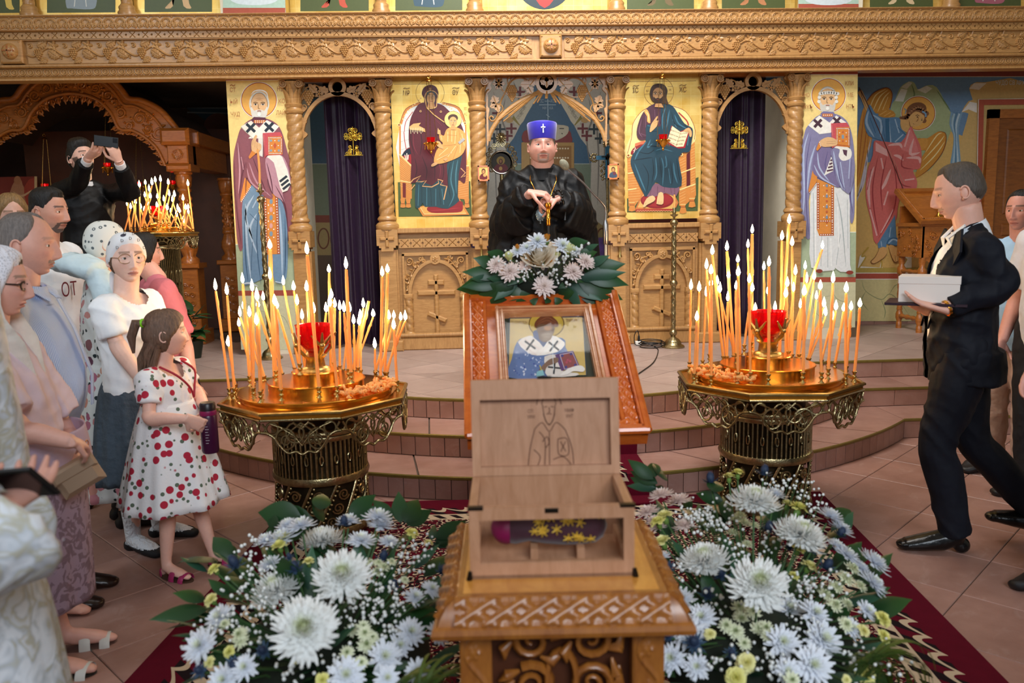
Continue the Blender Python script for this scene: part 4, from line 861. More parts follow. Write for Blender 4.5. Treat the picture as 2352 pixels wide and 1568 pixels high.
#  upper row: only the foot of each icon shows above the beam
YU=YI+.055
def ux(x):return P(x,15,YU).x
zu0,zu1=P(1260,28,YU).z-.03,3.95
upper=[(-40,45,0,'#e8c860'),(108,265,1,'#8d9aa0'),(332,487,2,'#caa878'),(690,847,3,'#b8503c'),(908,1062,4,'#2c4858'),(1440,1594,5,'#6a5a3c'),(1658,1803,6,'#b07850'),(1998,2143,7,'#d0b890'),(2202,2345,8,'#a86070')]
for x0,x1,k,fc in upper:
 xa,xb=ux(x0)-.09,ux(x1)+.09
 t=thing('church_icon',('cropped gold icon in upper row at the far left edge','upper icon over the photographing man, hem of a pale robe','upper icon with two bare feet over the left shrine','upper icon with red boots over the left purple curtain','upper icon with dark blue hem over the mother and child icon','upper icon with one foot over the icon with open book','upper icon with crossed sandals over the right purple curtain','upper icon with bare feet over the angel mural','upper icon with pink hem over the wooden door')[k],'icon',((xa+xb)/2,YU,zu0),'upper row of gold icons')
 obj('gold_board',MB().box(xa,xb,YU-.002,YU+.02,zu0,zu1),GOLD,t,30)
 a=Paint(1,0,0,wallun(YU-.003));a.poly([(x0,-110),(x1,-110),(x1,29-.006*x0),(x0,30-.006*x0)],'#4c5630')
 c=(x0+x1)/2;yb=22-.006*x0
 if k in(1,4,8):a.poly([(c-30,-20),(c+30,-20),(c+34,yb-8),(c+20,yb),(c-22,yb-2),(c-34,yb-6)],fc,3).lines([[(c-12,-20),(c-16,yb-6)],[(c+8,-20),(c+12,yb-6)]],4,'#d8d8d0')
 else:
  for sx in(-1,1):a.poly([(c+sx*14-6,-20),(c+sx*14+6,-20),(c+sx*18+7,yb-12),(c+sx*30,yb-3),(c+sx*26,yb),(c+sx*12,yb-6)],fc,2)
 a.done('painted_figure',t,PAINTG)
for x in(75,298,877,1090,1413,1625,2175):
 X=ux(x);t=thing('small_twisted_column','small twisted oak column %s of the upper icon row'%{75:'at the left end',298:'above the left shrine arch',877:'above the left curtain edge',1090:'left of the middle icon',1413:'right of the middle icon',1625:'above the right curtain',2175:'above the angel mural edge'}[x],'column',(X,YU-.06,zu0),'small columns of the upper row')
 mb=MB();twist(mb,(X,YU-.06),.05,zu0+.11,zu1,3,5,1,20,70);obj('twisted_shaft',mb,OAK,t,180)
 obj('base_ring',MB().lathe([(.075,zu0),(.08,zu0+.04),(.066,zu0+.06),(.07,zu0+.085),(.05,zu0+.11)],20,(X,YU-.06,0)),OAK,t,50)
for x0,x1,w_,side in((512,655,0,'left'),(1834,1972,1,'right')):
 xa,xb=ux(x0),ux(x1);o=struct('wall_pillar_upper_'+side,MB().box(xa,xb,YU-.08,YU+.02,zu0,zu1),PLASTL,30)
 a=Paint(1,0,0,wallun(YU-.082));a.rect(x0,-120,x1,20,'#a9c4b4').rect(x0,18 if w_==0 else 9,x1,40,'#a5503c').poly([((x0+x1)/2-50,-5),((x0+x1)/2+50,-5),((x0+x1)/2+40,8),((x0+x1)/2,12),((x0+x1)/2-40,8)],'#c9d6da',3);a.done('mural_foot',o)
xa,xb=ux(1108),ux(1395);t=thing('church_icon','wide middle upper icon with dark roundel over the royal doors','icon',((xa+xb)/2,YU,zu0),'upper row of gold icons')
obj('gold_board',MB().box(xa,xb,YU-.002,YU+.02,zu0,zu1),GOLD,t,30)
a=Paint(1,0,0,wallun(YU-.003));a.ell(1250,-60,72,82,'#1c3038',40).poly([(1215,-40),(1290,-40),(1262,12),(1240,12)],'#a82820',2);a.done('painted_figure',t,PAINTG)
#  DOOR ARCHES, CURTAINS, ALTAR SPACE
def pp(pts,s,ox,oy,Y):return[P(p[0]/s+ox,p[1]/s+oy,Y)for p in pts]
def cluster(mb,c,s,rows=(3,4,5,4,3,2,1),depth=.012):
 for k,n in enumerate(rows):
  for i in range(n):mb.sph((c[0]+(i-(n-1)/2)*s*1.9,c[1]-depth*(1-abs(i-(n-1)/2)/n),c[2]-k*s*1.65),s*1.1,8,6)
def leaf_flat(mb,c,ang,ln,wd,th=.012,lobes=3):
 """lobed carved leaf in the x,z plane"""
 pts=[];n=22
 for sgn in(1,-1):
  rng=np.linspace(0,1,n)if sgn==1 else np.linspace(1,0,n)[1:-1]
  for t in rng:e=wd*math.sin(math.pi*t**.75)*(.62+.38*abs(math.sin(lobes*math.pi*t)));pts.append((t*ln,sgn*e))
 ca,sa=math.cos(ang),math.sin(ang)
 mb.prism([(c[0]+u*ca-v*sa,c[2]+u*sa+v*ca)for u,v in pts],c[1]-th,c[1])
 mb.tube([(c[0]+ca*ln*t,c[1]-th-.002,c[2]+sa*ln*t)for t in(0,.5,.95)],[.004,.005,.002],5)
def flower_flat(mb,c,r,n=6):
 for k in range(n):
  a=2*math.pi*k/n;leaf_flat(mb,(c[0],c[1],c[2]),a,r,r*.34,.010,1)
 mb.sph((c[0],c[1]-.014,c[2]),r*.22,8,6)
def deacon_arch(xm,half,label,side):
 y=YI-.005;zs,zt=zi(316),zi(214)
 t=thing('carved_arch',label,'arch',(xm,y,zs),'carved arches over the side doors')
 mb=MB();n=36;ri,hh=half-.012,zt-zs
 for i in range(n):
  q=[]
  for k in(i,i+1):
   a=math.pi*k/n;c,s=math.cos(a),math.sin(a)
   q.append(((xm+ri*c,zs+hh*s),(xm+(ri+.032)*c,zs+(hh+.035)*s)))
  mb.prism([q[0][0],q[0][1],q[1][1],q[1][0]],y-.02,y+.02)
 obj('arch_band',mb,OAK,t,40)
 zr=zi(194);M=Matrix.Translation((xm,y,zr))@Matrix.Rotation(math.pi/2,4,'X')
 obj('ring',MB().lathe([(.046,-.02),(.078,-.02),(.078,.02),(.046,.02),(.046,-.02)],28,M=M),OAK,t,40)
 obj('head_rail',MB().box(xm-half-.03,xm+half+.03,y+.0,y+.06,zi(182),zi(168)),OAKD,t,30)
 for s in(-1,1):
  mb=MB();cluster(mb,(xm+s*(half-.075),y,zi(203)),.0115);obj('grape_cluster',mb,OAK,t,60)
  mb=MB();leaf_flat(mb,(xm+s*.19,y,zi(206)),math.radians(90-s*40),.10,.04);leaf_flat(mb,(xm+s*.08,y,zi(205)),math.radians(90-s*65),.10,.035);obj('vine_leaf',mb,OAK,t,40)
  mb=MB();flower_flat(mb,(xm+s*.165,y-.004,zi(209)),.045,5);obj('flower',mb,OAK,t,40)
  sp=spiral(xm+s*(half-.03),zi(238),.006,.032,0,1.6*s,24);mb=MB().tube([(p[0],y,p[1])for p in sp],[.005+.005*i/24 for i in range(25)],6)
  mb.tube([(xm+s*.1,y,zi(200)),(xm+s*.2,y,zi(188)),(xm+s*(half-.06),y,zi(194)),(xm+s*(half-.01),y,zi(215)),(xm+s*(half-.005),y,zi(235))],.007,6);obj('tendril',mb,OAK,t,60)
  mb=MB();pts=[(xm+s*(half+.035),zi(183))]+[(xm+s*(half-(.014 if k%3 else .05)),zi(186+9.5*k))for k in range(14)]+[(xm+s*(half+.035),zi(318))]
  mb.prism(spline(pts,3),y-.012,y+.02);obj('side_bracket',mb,OAK,t,40)
 return t
deacon_arch(-1.168,.335,'carved oak arch with grapes over the left purple curtain',-1)
deacon_arch(2.588,.335,'carved oak arch with grapes over the right purple curtain',1)
def velvet():
 m,nt,b=nodes('purple_velvet');L=nt.links.new
 tc=N(nt,'ShaderNodeTexCoord');n=N(nt,'ShaderNodeTexNoise',i_Scale=40.0,i_Detail=4.0);L(tc.outputs['Object'],n.inputs['Vector'])
 L(ramp(nt,n.outputs['Fac'],[(.3,'#20101f'),(.7,'#2b1730')]),b.inputs['Base Color'])
 b.inputs['Roughness'].default_value=.6;b.inputs['Sheen Weight'].default_value=.22;b.inputs['Sheen Tint'].default_value=(*lin('#7a4a9a'),1);b.inputs['Sheen Roughness'].default_value=.4
 return m
VELVET=velvet()
def curtain(xa,xb,label,cross_px):
 y=7.72;z0,z1=PZ+.03,3.0;n,m=150,10;R=random.Random(int(xa*100))
 t=thing('curtain',label,'curtain',((xa+xb)/2,y,z0),'purple curtains of the side doors')
 ph=[R.uniform(0,6)for _ in range(4)]
 vs=[]
 for j in range(m+1):
  z=z0+(z1-z0)*j/m
  for i in range(n+1):
   x=xa+(xb-xa)*i/n;u_=x*16
   vs.append((x,y+.035*math.sin(u_*2.3+ph[0]+.15*j/m)+.02*math.sin(u_*4.1+ph[1])+.01*math.sin(u_*7+ph[2]+j*.3),z))
 mb=MB();mb.add(vs,[(j*(n+1)+i,j*(n+1)+i+1,(j+1)*(n+1)+i+1,(j+1)*(n+1)+i)for j in range(m)for i in range(n)])
 o=obj('curtain_cloth',mb,VELVET,t,180);sm=o.modifiers.new('thickness','SOLIDIFY');sm.thickness=.006
 c=P(*cross_px,y-.07);mb=MB();k=.004
 def curl(dx,dz,r,a0,tr):mb.tube([(c.x+dx+p[0],c.y,c.z+dz+p[1])for p in spiral(0,0,.004,r,a0,tr,18)],.0045,5)
 for s in(-1,1):
  for dz,r,q in((.085,.024,1),(.055,.018,-1),(.01,.02,1),(-.06,.016,-1),(-.1,.022,1),(-.115,.016,-1)):curl(s*(.022 if dz>.0 else .03),dz,r,0 if s>0 else math.pi,q*s*1.4)
  curl(s*.065,.048,.02,1,s*1.4);curl(s*.065,.02,.02,-1,-s*1.4);mb.tube([(c.x,c.y,c.z+.03),(c.x+s*.085,c.y,c.z+.034)],.005,5);curl(s*.06,-.12,.018,2,s*1.4)
 mb.tube([(c.x,c.y,c.z-.13),(c.x,c.y,c.z+.12)],.005,5);mb.tube([(c.x-.085,c.y,c.z-.135),(c.x+.085,c.y,c.z-.135)],.004,5);mb.sph((c.x,c.y-.006,c.z+.034),.016,8,6)
 obj('gold_cross',mb,pm('gold_thread','#d9b040',.3,.8),t,60)
curtain(-1.335,-.80,'dark purple velvet curtain with gold cross in the left side door',(811,322))
curtain(2.255,2.80,'dark purple velvet curtain with gold cross in the right side door',(1698,307))
wa=[o for o in COL.objects if o.name=='wall_apse'][0]
a=Paint(6.534,1115,165,wallun(YA));BA,WA,WS='#3d607e','#b9b6ad','#7c7a76'
a.rect(-3200,-500,5200,4600,BA).rect(-3200,1380,5200,2150,'#6f8070').line([(-3200,1380),(5200,1380)],10,'#a9b4b0',0).rect(-3200,2150,5200,2260,'#7a3c30').rect(-3200,2260,5200,2750,'#9c8a5c').rect(-3200,2750,5200,4600,'#5a4a3c')
a.lines([[(-3000+190*i+80*math.cos(t),2500+150*math.sin(t))for t in np.linspace(0,6.3,12)]for i in range(42)],22,'#6a3c28',False)
for sx in(-1,1):
 q=lambda pts:[(925+sx*(x-925),y)for x,y in pts]
 a.poly(q([(640,60),(300,60),(-300,60),(-300,2200),(240,2200),(260,1300),(420,1000),(520,800),(640,560),(740,380)]),WA,2)
 a.lines([q([(120,300),(180,700),(150,1300),(170,2000)]),q([(300,400),(250,700),(330,1000),(260,1500)]),q([(0,500),(60,1200),(20,2000)]),q([(420,150),(500,400),(420,800)]),q([(-150,200),(-100,1000)])],26,WS)
 for cx,cy,cc in((220,860,'#2f3c44'),(390,850,'#6a3038'),(330,960,'#6a3038'),(180,620,'#6a3038'),(130,1000,'#2f3c44'),(20,700,'#2f3c44'),(-120,900,'#6a3038'),(520,300,'#6a3038')):a.cross(925+sx*(cx-925),cy,80,34,cc)
 a.poly(q([(560,330),(690,300),(760,380),(620,640),(520,800),(400,720)]),'#c4c0ae',2)
 for i in range(4):a.text('СЛОВО',925+sx*(-925+640-40*i),400+85*i,60,'#3a3a38',-sx*.9,.6)
 a.ell(925+sx*(360-925),720,60,45,'#b99a68').poly(q([(420,650),(520,800),(500,800),(400,700)]),'#8a8044')
 a.poly(q([(550,1060),(660,1000),(660,1500),(560,1500)]),'#9a7a48').lines([q([(560,1130),(660,1110)]),q([(565,1290),(660,1290)])],16,'#d8cdb0',False)
a.poly([(560,920),(700,860),(1200,860),(1290,960),(1240,1080),(620,1080)],'#7a3034',3).poly([(630,820),(720,780),(1180,800),(1250,860),(1200,960),(1000,1040),(700,1000)],'#b9b4a2',3).rect(540,1060,1330,1500,'#a58550').rect(660,1110,1290,1500,'#8a6434').dots([(680+40*i,1150)for i in range(15)]+[(680+40*i,1290)for i in range(15)],13,'#d8cdb0')
a.lines([[(1110,850),(1180,850)],[(1140,920),(1160,930)]],14,'#3a3a38',False).poly([(870,745),(1040,740),(1070,800),(860,810)],'#6a3034')
a.line([(935,410),(940,740)],14,'#8fa9bd',0).line([(805,495),(1058,495)],14,'#8fa9bd',0).line([(890,440),(980,440)],12,'#8fa9bd',0).line([(912,640),(964,680)],12,'#8fa9bd',0).text('ІС',850,440,70,'#9fb6c6',0,.7).text('ХС',1010,440,70,'#9fb6c6',0,.7).text('НИ',885,545,60,'#9fb6c6',0,.7).text('КА',988,545,60,'#9fb6c6',0,.7)
a.done('apse_mural',wa)
YRA=YI-.02
ra=thing('royal_door_arch','openwork oak arch with dove, rays and grapes above the blue-hatted bishop','arch',(AXIS,YRA,zi(330)))
S6=lambda pts,Y=YRA:pp(pts,6.534,1115,165,Y)
mb=MB()
for sx in(-1,1):
 q=lambda pts:[(920+sx*(x-920),y)for x,y in pts]
 mb.tube(S6(spline(q([(45,1040),(60,960),(110,850),(200,715),(330,580),(480,470),(640,380),(800,310),(860,290)]),5,False)),[(.02,.014)]*41,8,side=(0,0,1))
obj('arch_band',mb,OAK,ra,60)
c=S6([(915,165)])[0];M=Matrix.Translation(c)@Matrix.Rotation(math.pi/2,4,'X')
obj('ring',MB().lathe([(.068,-.02),(.098,-.02),(.098,.02),(.068,.02),(.068,-.02)],32,M=M),OAK,ra,40)
mb=MB();leaf_flat(mb,(c.x,c.y-.01,c.z-.0),-math.pi/2,.05,.018,.02,1)
for s in(-1,1):leaf_flat(mb,(c.x+s*.01,c.y-.01,c.z-.015),math.radians(90-s*55),.062,.026,.018,3);mb.tube([(c.x+s*p[0],c.y-.01,c.z+.035+p[1])for p in spiral(.03,0,.003,.016,0,1.5)],.005,5)
mb.sph((c.x,c.y-.02,c.z-.02),(.014,.014,.03),8,6);obj('dove',mb,OAK,ra,40)
mb=MB()
for sx in(-1,1):
 for x1,y1,x0 in((200,725,800),(345,660,815),(270,745,830),(720,480,860),(780,460,880)):
  p,e=S6([(920+sx*(x0-920),280),(920+sx*(x1-920),y1)],YRA-.012);mb.tube([p,e],[.009,.006],4)
p,e=S6([(920,290),(915,400)],YRA-.012);mb.tube([p,e],[.016,.012],4);obj('ray',mb,OAK,ra,30)
for sx in(-1,1):
 q=lambda pts:[(920+sx*(x-920),y)for x,y in pts]
 mb=MB();c=S6(q([(395,215)]))[0];cluster(mb,c,.0098,(3,4,5,5,4,4,3,2,1));obj('grape_cluster',mb,OAK,ra,60)
 for(x,y),r in(((200,180),.062),):mb=MB();flower_flat(mb,S6(q([(x,y)]))[0],r,6);obj('flower',mb,OAK,ra,40)
 for(x,y),an,ln,wd in(((660,190),180 if sx>0 else 0,.085,.05),((670,200),50 if sx>0 else 130,.075,.045),((640,230),300 if sx>0 else 240,.07,.04),((160,480),110 if sx>0 else 70,.08,.045),((160,480),210 if sx>0 else-30,.065,.035),((165,490),-75 if sx>0 else 255,.075,.03)):
  mb=MB();leaf_flat(mb,S6(q([(x,y)]))[0],math.radians(an),ln,wd);obj('vine_leaf',mb,OAK,ra,40)
 mb=MB();mb.tube(S6(spline(q([(760,140),(640,130),(540,90),(430,110),(350,190),(300,300),(240,420),(210,540),(180,660),(130,735),(80,730),(60,690),(90,665),(120,690)]),4,False)),.008,6)
 mb.tube(S6(spline(q([(340,190),(330,120),(360,80),(380,120),(350,170)]),4,False)),.006,6);mb.tube(S6(spline(q([(240,260),(330,340),(480,380),(600,350),(650,290)]),4,False)),.0055,6);mb.tube(S6(spline(q([(160,480),(240,500),(260,570),(200,640)]),4,False)),.006,6);obj('vine',mb,OAK,ra,60)
 mb=MB();mb.prism([(p.x,p.z)for p in S6(spline(q([(20,10),(20,1040),(50,1030),(42,700),(60,560),(35,520),(40,380),(30,330),(90,260),(75,200),(110,140),(140,80)]),3))],YRA-.012,YRA+.02);obj('side_bracket',mb,OAK,ra,40)
obj('head_rail',MB().box(.14,1.27,YI-.01,YI+.05,zi(178),zi(168)),OAKD,ra,30)
c=P(1152,373,8.1)
t=thing('framed_round_icon','round dark icon in ornate silver filigree frame left behind the bishop','icon',(c.x,c.y,PZ))
M=Matrix.Translation(c)@Matrix.Rotation(math.pi/2,4,'X')
obj('pole',MB().tube([(c.x,c.y+.02,PZ),(c.x,c.y+.02,c.z-.1)],.02,10),SILVERBR,t)
obj('foot',MB().lathe([(.14,PZ),(.14,PZ+.02),(.05,PZ+.05),(.03,PZ+.09)],20,(c.x,c.y+.02,0)),SILVERBR,t)
mb=MB()
for k in range(18):
 a_=k*math.pi/9;sp=spiral(0,0,.004,.03,a_,1.5,14)
 if not 3.9<a_<5.5:mb.tube([(c.x+(.135+.0)*math.cos(a_)+p[0],c.y,c.z+.03+.15*math.sin(a_)+p[1])for p in sp],.006,5)
for k in range(12):
 a_=k*math.pi/6;mb.tube([(c.x,c.y,c.z+.235),(c.x+.05*math.cos(a_),c.y-.01,c.z+.235+.05*math.sin(a_))],[.006,.010],6)
mb.sph((c.x,c.y-.015,c.z+.235),.018,10,8);obj('filigree_frame',mb,SILVERBR,t,60)
obj('rim',MB().lathe([(.098,-.01),(.118,-.01),(.118,.012),(.11,.02),(.098,.012),(.098,-.01)],36,M=M),pm('bright_silver','#c9c6bc',.2,1),t,60)
a=Paint(6.534,1115,165,wallun(c.y-.012));a.ell(225,1370,155,150,'#2a2418').halo(230,1330,62,'#8a6a2c','#8a7434','#a08a48').ell(230,1345,30,42,'#4a1c20').ell(228,1340,18,26,'#8a6040').poly([(120,1470),(180,1380),(230,1400),(290,1380),(340,1460),(230,1520)],'#5a1c24',3).ell(228,1450,26,30,'#a08048');a.done('painted_figure',t)
c=P(1395,362,8.0)
t=thing('altar_cross','silver altar cross with blue enamel right behind the bishop','cross',(c.x,c.y,PZ))
mb=MB().box(c.x-.11,c.x+.11,c.y-.012,c.y+.012,c.z-.02,c.z+.02).box(c.x-.02,c.x+.02,c.y-.012,c.y+.012,c.z-.2,c.z+.11)
obj('cross_body',mb,pm('blue_enamel','#3c7a9c',.25,.2),t,30)
mb=MB()
for x,z in((-.13,0),(.13,0),(0,.13)):
 for k in range(10):
  a_=k*math.pi/5;mb.sph((c.x+x+.035*math.cos(a_),c.y,c.z+z+.035*math.sin(a_)),.012,8,6)
 mb.sph((c.x+x,c.y-.01,c.z+z),.016,8,6)
for k in range(14):mb.sph((c.x-.045+.02*math.sin(k*1.7),c.y,c.z-.04-.013*k),.012,6,5)
obj('silver_finials',mb,SILVERBR,t,60)
mb=MB().box(c.x-.004,c.x+.004,c.y-.02,c.y-.012,c.z-.09,c.z+.03).box(c.x-.06,c.x+.06,c.y-.02,c.y-.012,c.z+.005,c.z+.013);mb.sph((c.x,c.y-.02,c.z+.03),.012,8,6);obj('small_figure',mb,pm('dark_bronze','#3a342c',.4,.8),t,40)
obj('pole',MB().tube([(c.x,c.y,PZ),(c.x,c.y,c.z-.19)],.014,10).lathe([(.13,PZ),(.13,PZ+.02),(.04,PZ+.06)],20,(c.x,c.y,0)),SILVERBR,t)
mb=MB().box(-.1,1.5,8.5,9.3,PZ,1.38);tag(obj('altar_table',mb,pm('purple_brocade','#3a2258',.6,0,.4,25),None,30),'altar table under purple brocade behind the bishop','table')
#  small icons on the two inner columns, hanging lamps
def small_icon(px_,label,robe,halo):
 x0,y0,x1,y1=px_;Y=YI-.14;p0,p1=P(x0,y1,Y),P(x1,y0,Y)
 t=thing('small_icon',label,'icon',((p0.x+p1.x)/2,Y,p0.z))
 mb=MB();w=.012
 for bx in((p0.x,p1.x,p0.z,p0.z+w),(p0.x,p1.x,p1.z-w,p1.z),(p0.x,p0.x+w,p0.z,p1.z),(p1.x-w,p1.x,p0.z,p1.z)):mb.box(bx[0],bx[1],Y-.01,Y+.02,bx[2],bx[3])
 obj('frame',mb,OAKR,t,30);obj('board',MB().box(p0.x+.004,p1.x-.004,Y,Y+.03,p0.z+.004,p1.z-.004),GOLD,t,30)
 a=Paint(1,0,0,wallun(Y-.002));cx=(x0+x1)/2;a.halo(cx,y0+13,7).ell(cx,y0+13,4.4,6,'#4a2c1c').ell(cx,y0+14,3,4.2,'#c08a58').poly([(x0+4,y1-5),(cx-6,y0+20),(cx+6,y0+20),(x1-4,y1-5)],robe,2).ell(cx+3,y0+22,4,4,halo,12)
 a.done('painted_figure',t)
small_icon((1098,380,1123,416),'tiny framed mother and child icon on column left of royal doors','#6a2024','#c8a060')
small_icon((1396,376,1421,412),'tiny framed portrait icon on column right of royal doors','#3c4a60','#6a3038')
REDGLASS=pm('red_glass','#e8101c',.08,0,0,1,0,1,trans=.7,ior=1.3)
def hanging_lamp(p,top,s,label,group,chains=3,glow=False,n=10):
 t=thing('hanging_oil_lamp',label,'oil lamp',tuple(p),group)
 mb=MB().lathe([(.0,-.075*s),(.008*s,-.07*s),(.012*s,-.06*s),(.005*s,-.05*s),(.02*s,-.035*s),(.045*s,-.005*s),(.055*s,.01*s),(.058*s,.02*s),(.05*s,.022*s),(.035*s,.0)],18,p)
 for k in range(6):
  a_=k*math.pi/3;mb.sph((p.x+.058*s*math.cos(a_),p.y+.058*s*math.sin(a_),p.z+.012*s),.009*s,8,6);mb.tube([(p.x+.05*s*math.cos(a_),p.y+.05*s*math.sin(a_),p.z+.0),(p.x+.053*s*math.cos(a_),p.y+.053*s*math.sin(a_),p.z-.04*s)],.003*s,5)
 obj('bowl',mb,GOLDB,t,60)
 obj('red_glass',MB().lathe([(.0,.005*s),(.03*s,.01*s),(.036*s,.03*s),(.04*s,.065*s),(.037*s,.065*s),(.03*s,.03*s),(0,.02*s)],18,p),REDGLASS,t,60)
 mb=MB();L=(top-p).length
 for k in range(chains):
  a_=k*2*math.pi/chains+.5;b=V(p.x+.056*s*math.cos(a_),p.y+.056*s*math.sin(a_),p.z+.02*s);e=V(top.x+.02*s*math.cos(a_),top.y+.02*s*math.sin(a_),top.z)
  q=max(2,int((e-b).length/(.03*s)));mb.tube([b.lerp(e,i/(q*2))for i in range(q*2+1)],[(.0024 if i%2 else .0014)*max(s,.8)for i in range(q*2+1)],4)
 obj('chain',mb,BRASS,t,60)
 mb=MB().lathe([(.028*s,0),(.024*s,.012*s),(.008*s,.02*s),(.006*s,.03*s)],14,top);mb.tube([(top.x+.013*s*math.cos(a_),top.y,top.z+.042*s+.013*s*math.sin(a_))for a_ in np.linspace(0,6.28,13)[:-1]],.002*s,5,closed=True);obj('hook_cap',mb,GOLDB,t,60)
 if glow:
  obj('wick_flame',MB().sph(p+V(0,0,.05*s),(.005*s,.005*s,.012*s),8,6),FLAME,t,180)
 return t
def flame_mat(name,st):
 m=bpy.data.materials.new(name);m.use_nodes=True;nt=m.node_tree;nt.nodes.remove(nt.nodes['Principled BSDF'])
 e=N(nt,'ShaderNodeEmission');tc=N(nt,'ShaderNodeTexCoord');sp=N(nt,'ShaderNodeSeparateXYZ');nt.links.new(tc.outputs['Generated'],sp.inputs[0])
 nt.links.new(ramp(nt,sp.outputs[2],[(0,'#ffbc74'),(.35,'#ffe6ba'),(1,'#ffd08a')]),e.inputs[0]);e.inputs[1].default_value=st
 nt.links.new(e.outputs[0],nt.nodes['Material Output'].inputs[0]);return m
FLAME=flame_mat('candle_flame',78)
YH=YI-.22
hanging_lamp(P(990,333,YH),P(985,187,YH),1.0,'hanging gold oil lamp with red glass before the mother and child icon','oil lamps before the large icons')
hanging_lamp(P(1523,326,YH),P(1521,180,YH),1.0,'hanging gold oil lamp with red glass before the open book icon','oil lamps before the large icons')
for x,lb in((1106,'left'),(1424,'right')):
 c=P(x,578,YI-.14);t=thing('brass_holder','little brass holder under the cross block %s of the royal doors'%lb,'holder',tuple(c))
 obj('stem',MB().lathe([(.012,.05),(.008,.03),(.013,.0),(.01,-.02),(.018,-.035),(.02,-.05),(0,-.05)],12,c),BRASS,t,50);obj('clip',MB().box(c.x-.012,c.x+.012,c.y-.01,c.y+.06,c.z-.045,c.z-.03),BRASS,t)
#  LEFT SHRINE, RIGHT LECTERN AND DOOR, CANDLESTICKS
YS=8.3;YSB=9.3;SXC=164
def sp_(pts,Y=YS):return pp(pts,4.3556,0,160,Y)
shr=thing('shrine_canopy','carved honey-coloured wooden canopy with trefoil arch behind the photographing man','canopy',(P(164,400,YS).x,YS,PZ))
outer=[(715,20),(900,40),(1080,75),(1200,180),(1290,290),(1420,310),(1600,400),(1740,555),(1800,640)]
inner=[(715,238),(850,255),(990,310),(1110,430),(1195,590),(1330,610),(1470,690),(1580,800),(1655,960)]
mir=lambda pts:[(1430-x,y)for x,y in pts]
def ring_band(mb,o,i_,y0,y1,n=5):
 o,i_=spline(o,n,False),spline(i_,n,False);o=[(p.x,p.z)for p in sp_(o)];i_=[(p.x,p.z)for p in sp_(i_)]
 for k in range(len(o)-1):mb.prism([o[k],o[k+1],i_[k+1],i_[k]],y0,y1)
mb=MB();ring_band(mb,outer,inner,YS,YS+.12);ring_band(mb,mir(outer),mir(inner),YS,YS+.12);obj('arch_front',mb,OAKD,shr,40)
mb=MB()
for f in(lambda p:p,mir):
 for path,r in((outer,.03),(inner,.016),([(x-(x-715)*.09,y+62)for x,y in outer],.014)):
  mb.tube([(p.x,YS-.01,p.z)for p in sp_(spline(f(path),5,False))],r,8)
obj('arch_moulding',mb,OAKD,shr,60)
mb=MB();R=random.Random(3)
for f in(1,-1):
 for x,y,r in((620,150,55),(830,160,55),(1080,260,58),(1210,430,52),(1400,490,70),(1590,640,78),(1660,720,40),(720,130,40),(960,190,50),(1290,560,40),(1480,590,45),(1000,330,38),(1140,330,30),(1500,470,34)):
  x=x if f==1 else 1430-x;sp=spiral(x,y,8,r,R.uniform(0,6),1.8*f,24);mb.tube([(p.x,YS-.004,p.z)for p in sp_(sp)],[.005+.009*i/24 for i in range(25)],6)
  for k in range(5):
   a_=R.uniform(0,6.28);q=sp_([(x+r*math.cos(a_),y+r*math.sin(a_)),(x+r*1.45*math.cos(a_+.35),y+r*1.45*math.sin(a_+.35))]);mb.tube([q[0],q[0].lerp(q[1],.5)+V(0,-.012,0),q[1]],[.005,.014,.003],6)
obj('scroll_relief',mb,OAKD,shr,60)
for f in(1,-1):
 mb=MB();ip=spline(inner if f==1 else mir(inner),4,False)
 for k in range(1,len(ip)-1,2):
  x,y=ip[k];dx=715-x;dy=760-y;l=math.hypot(dx,dy);cx,cy=x+dx/l*42,y+dy/l*42
  mb.tube([(p.x,YS+.05,p.z)for p in sp_(spiral(cx,cy,5,34,math.atan2(dy,dx),1.7*(1 if k%4<2 else-1),20))],[.004+.007*i/20 for i in range(21)],6)
  q=sp_([(x,y),(cx+dx/l*52,cy+dy/l*52)]);mb.tube([q[0]+V(0,.05,0),q[0].lerp(q[1],.6)+V(0,.04,0),q[1]+V(0,.05,0)],[.006,.014,.003],6)
 obj('arch_fringe',mb,OAKD,shr,60)
def shrine_column(px_,Y,dz=0):
 x=P(px_,450,Y).x;z1=P(px_,394,YS).z;z0=P(px_,605,YS).z
 mb=MB().lathe([(.085,z1),(.088,z1-.02),(.07,z1-.03),(.078,z1-.06),(.07,z1-.13),(.055,z1-.16),(.065,z1-.17),(.066,z1-.19),(.052,z1-.2),(.05,(z0+z1)/2),(.052,z0+.34),(.066,z0+.33),(.068,z0+.30),(.055,z0+.29),(.085,z0+.2),(.09,z0+.15),(.06,z0+.07),(.09,z0+.04),(.095,z0)],24,(x,Y+.06,0),fn=lambda r,z,a:r*(1+.06*math.sin(8*a+z*60)))
 c=obj('column',mb,OAKD,shr,60);mb=MB()
 for k in range(16):
  for j in range(2):
   a_=k*.9+j*3.14;z=z0+.35+(z1-.22-z0-.35)*k/16;mb.sph((x+.052*math.cos(a_),Y+.06+.052*math.sin(a_),z),(.018,.018,.024),6,5)
 obj('vine_relief',mb,OAKD,c,60)
 mb=MB().bbox(x-.10,x+.10,Y-.04,Y+.16,PZ+.14,z0-.05,.008).bbox(x-.125,x+.125,Y-.07,Y+.19,z0-.05,z0,.01).bbox(x-.14,x+.14,Y-.09,Y+.2,PZ,PZ+.14,.01);p=obj('pedestal',mb,OAKD,shr,30)
 mb=MB();[mb.tube([(x+sx*q[0],Y-.045,PZ+.2+.09*k+q[1])for q in spiral(.035,.03,.004,.03,0,1.5)],.007,5)for sx in(-1,1)for k in range(int((z0-PZ-.3)/.09))];obj('scroll_panel',mb,OAKD,p,60)['kind']='stuff'
 return x,z1
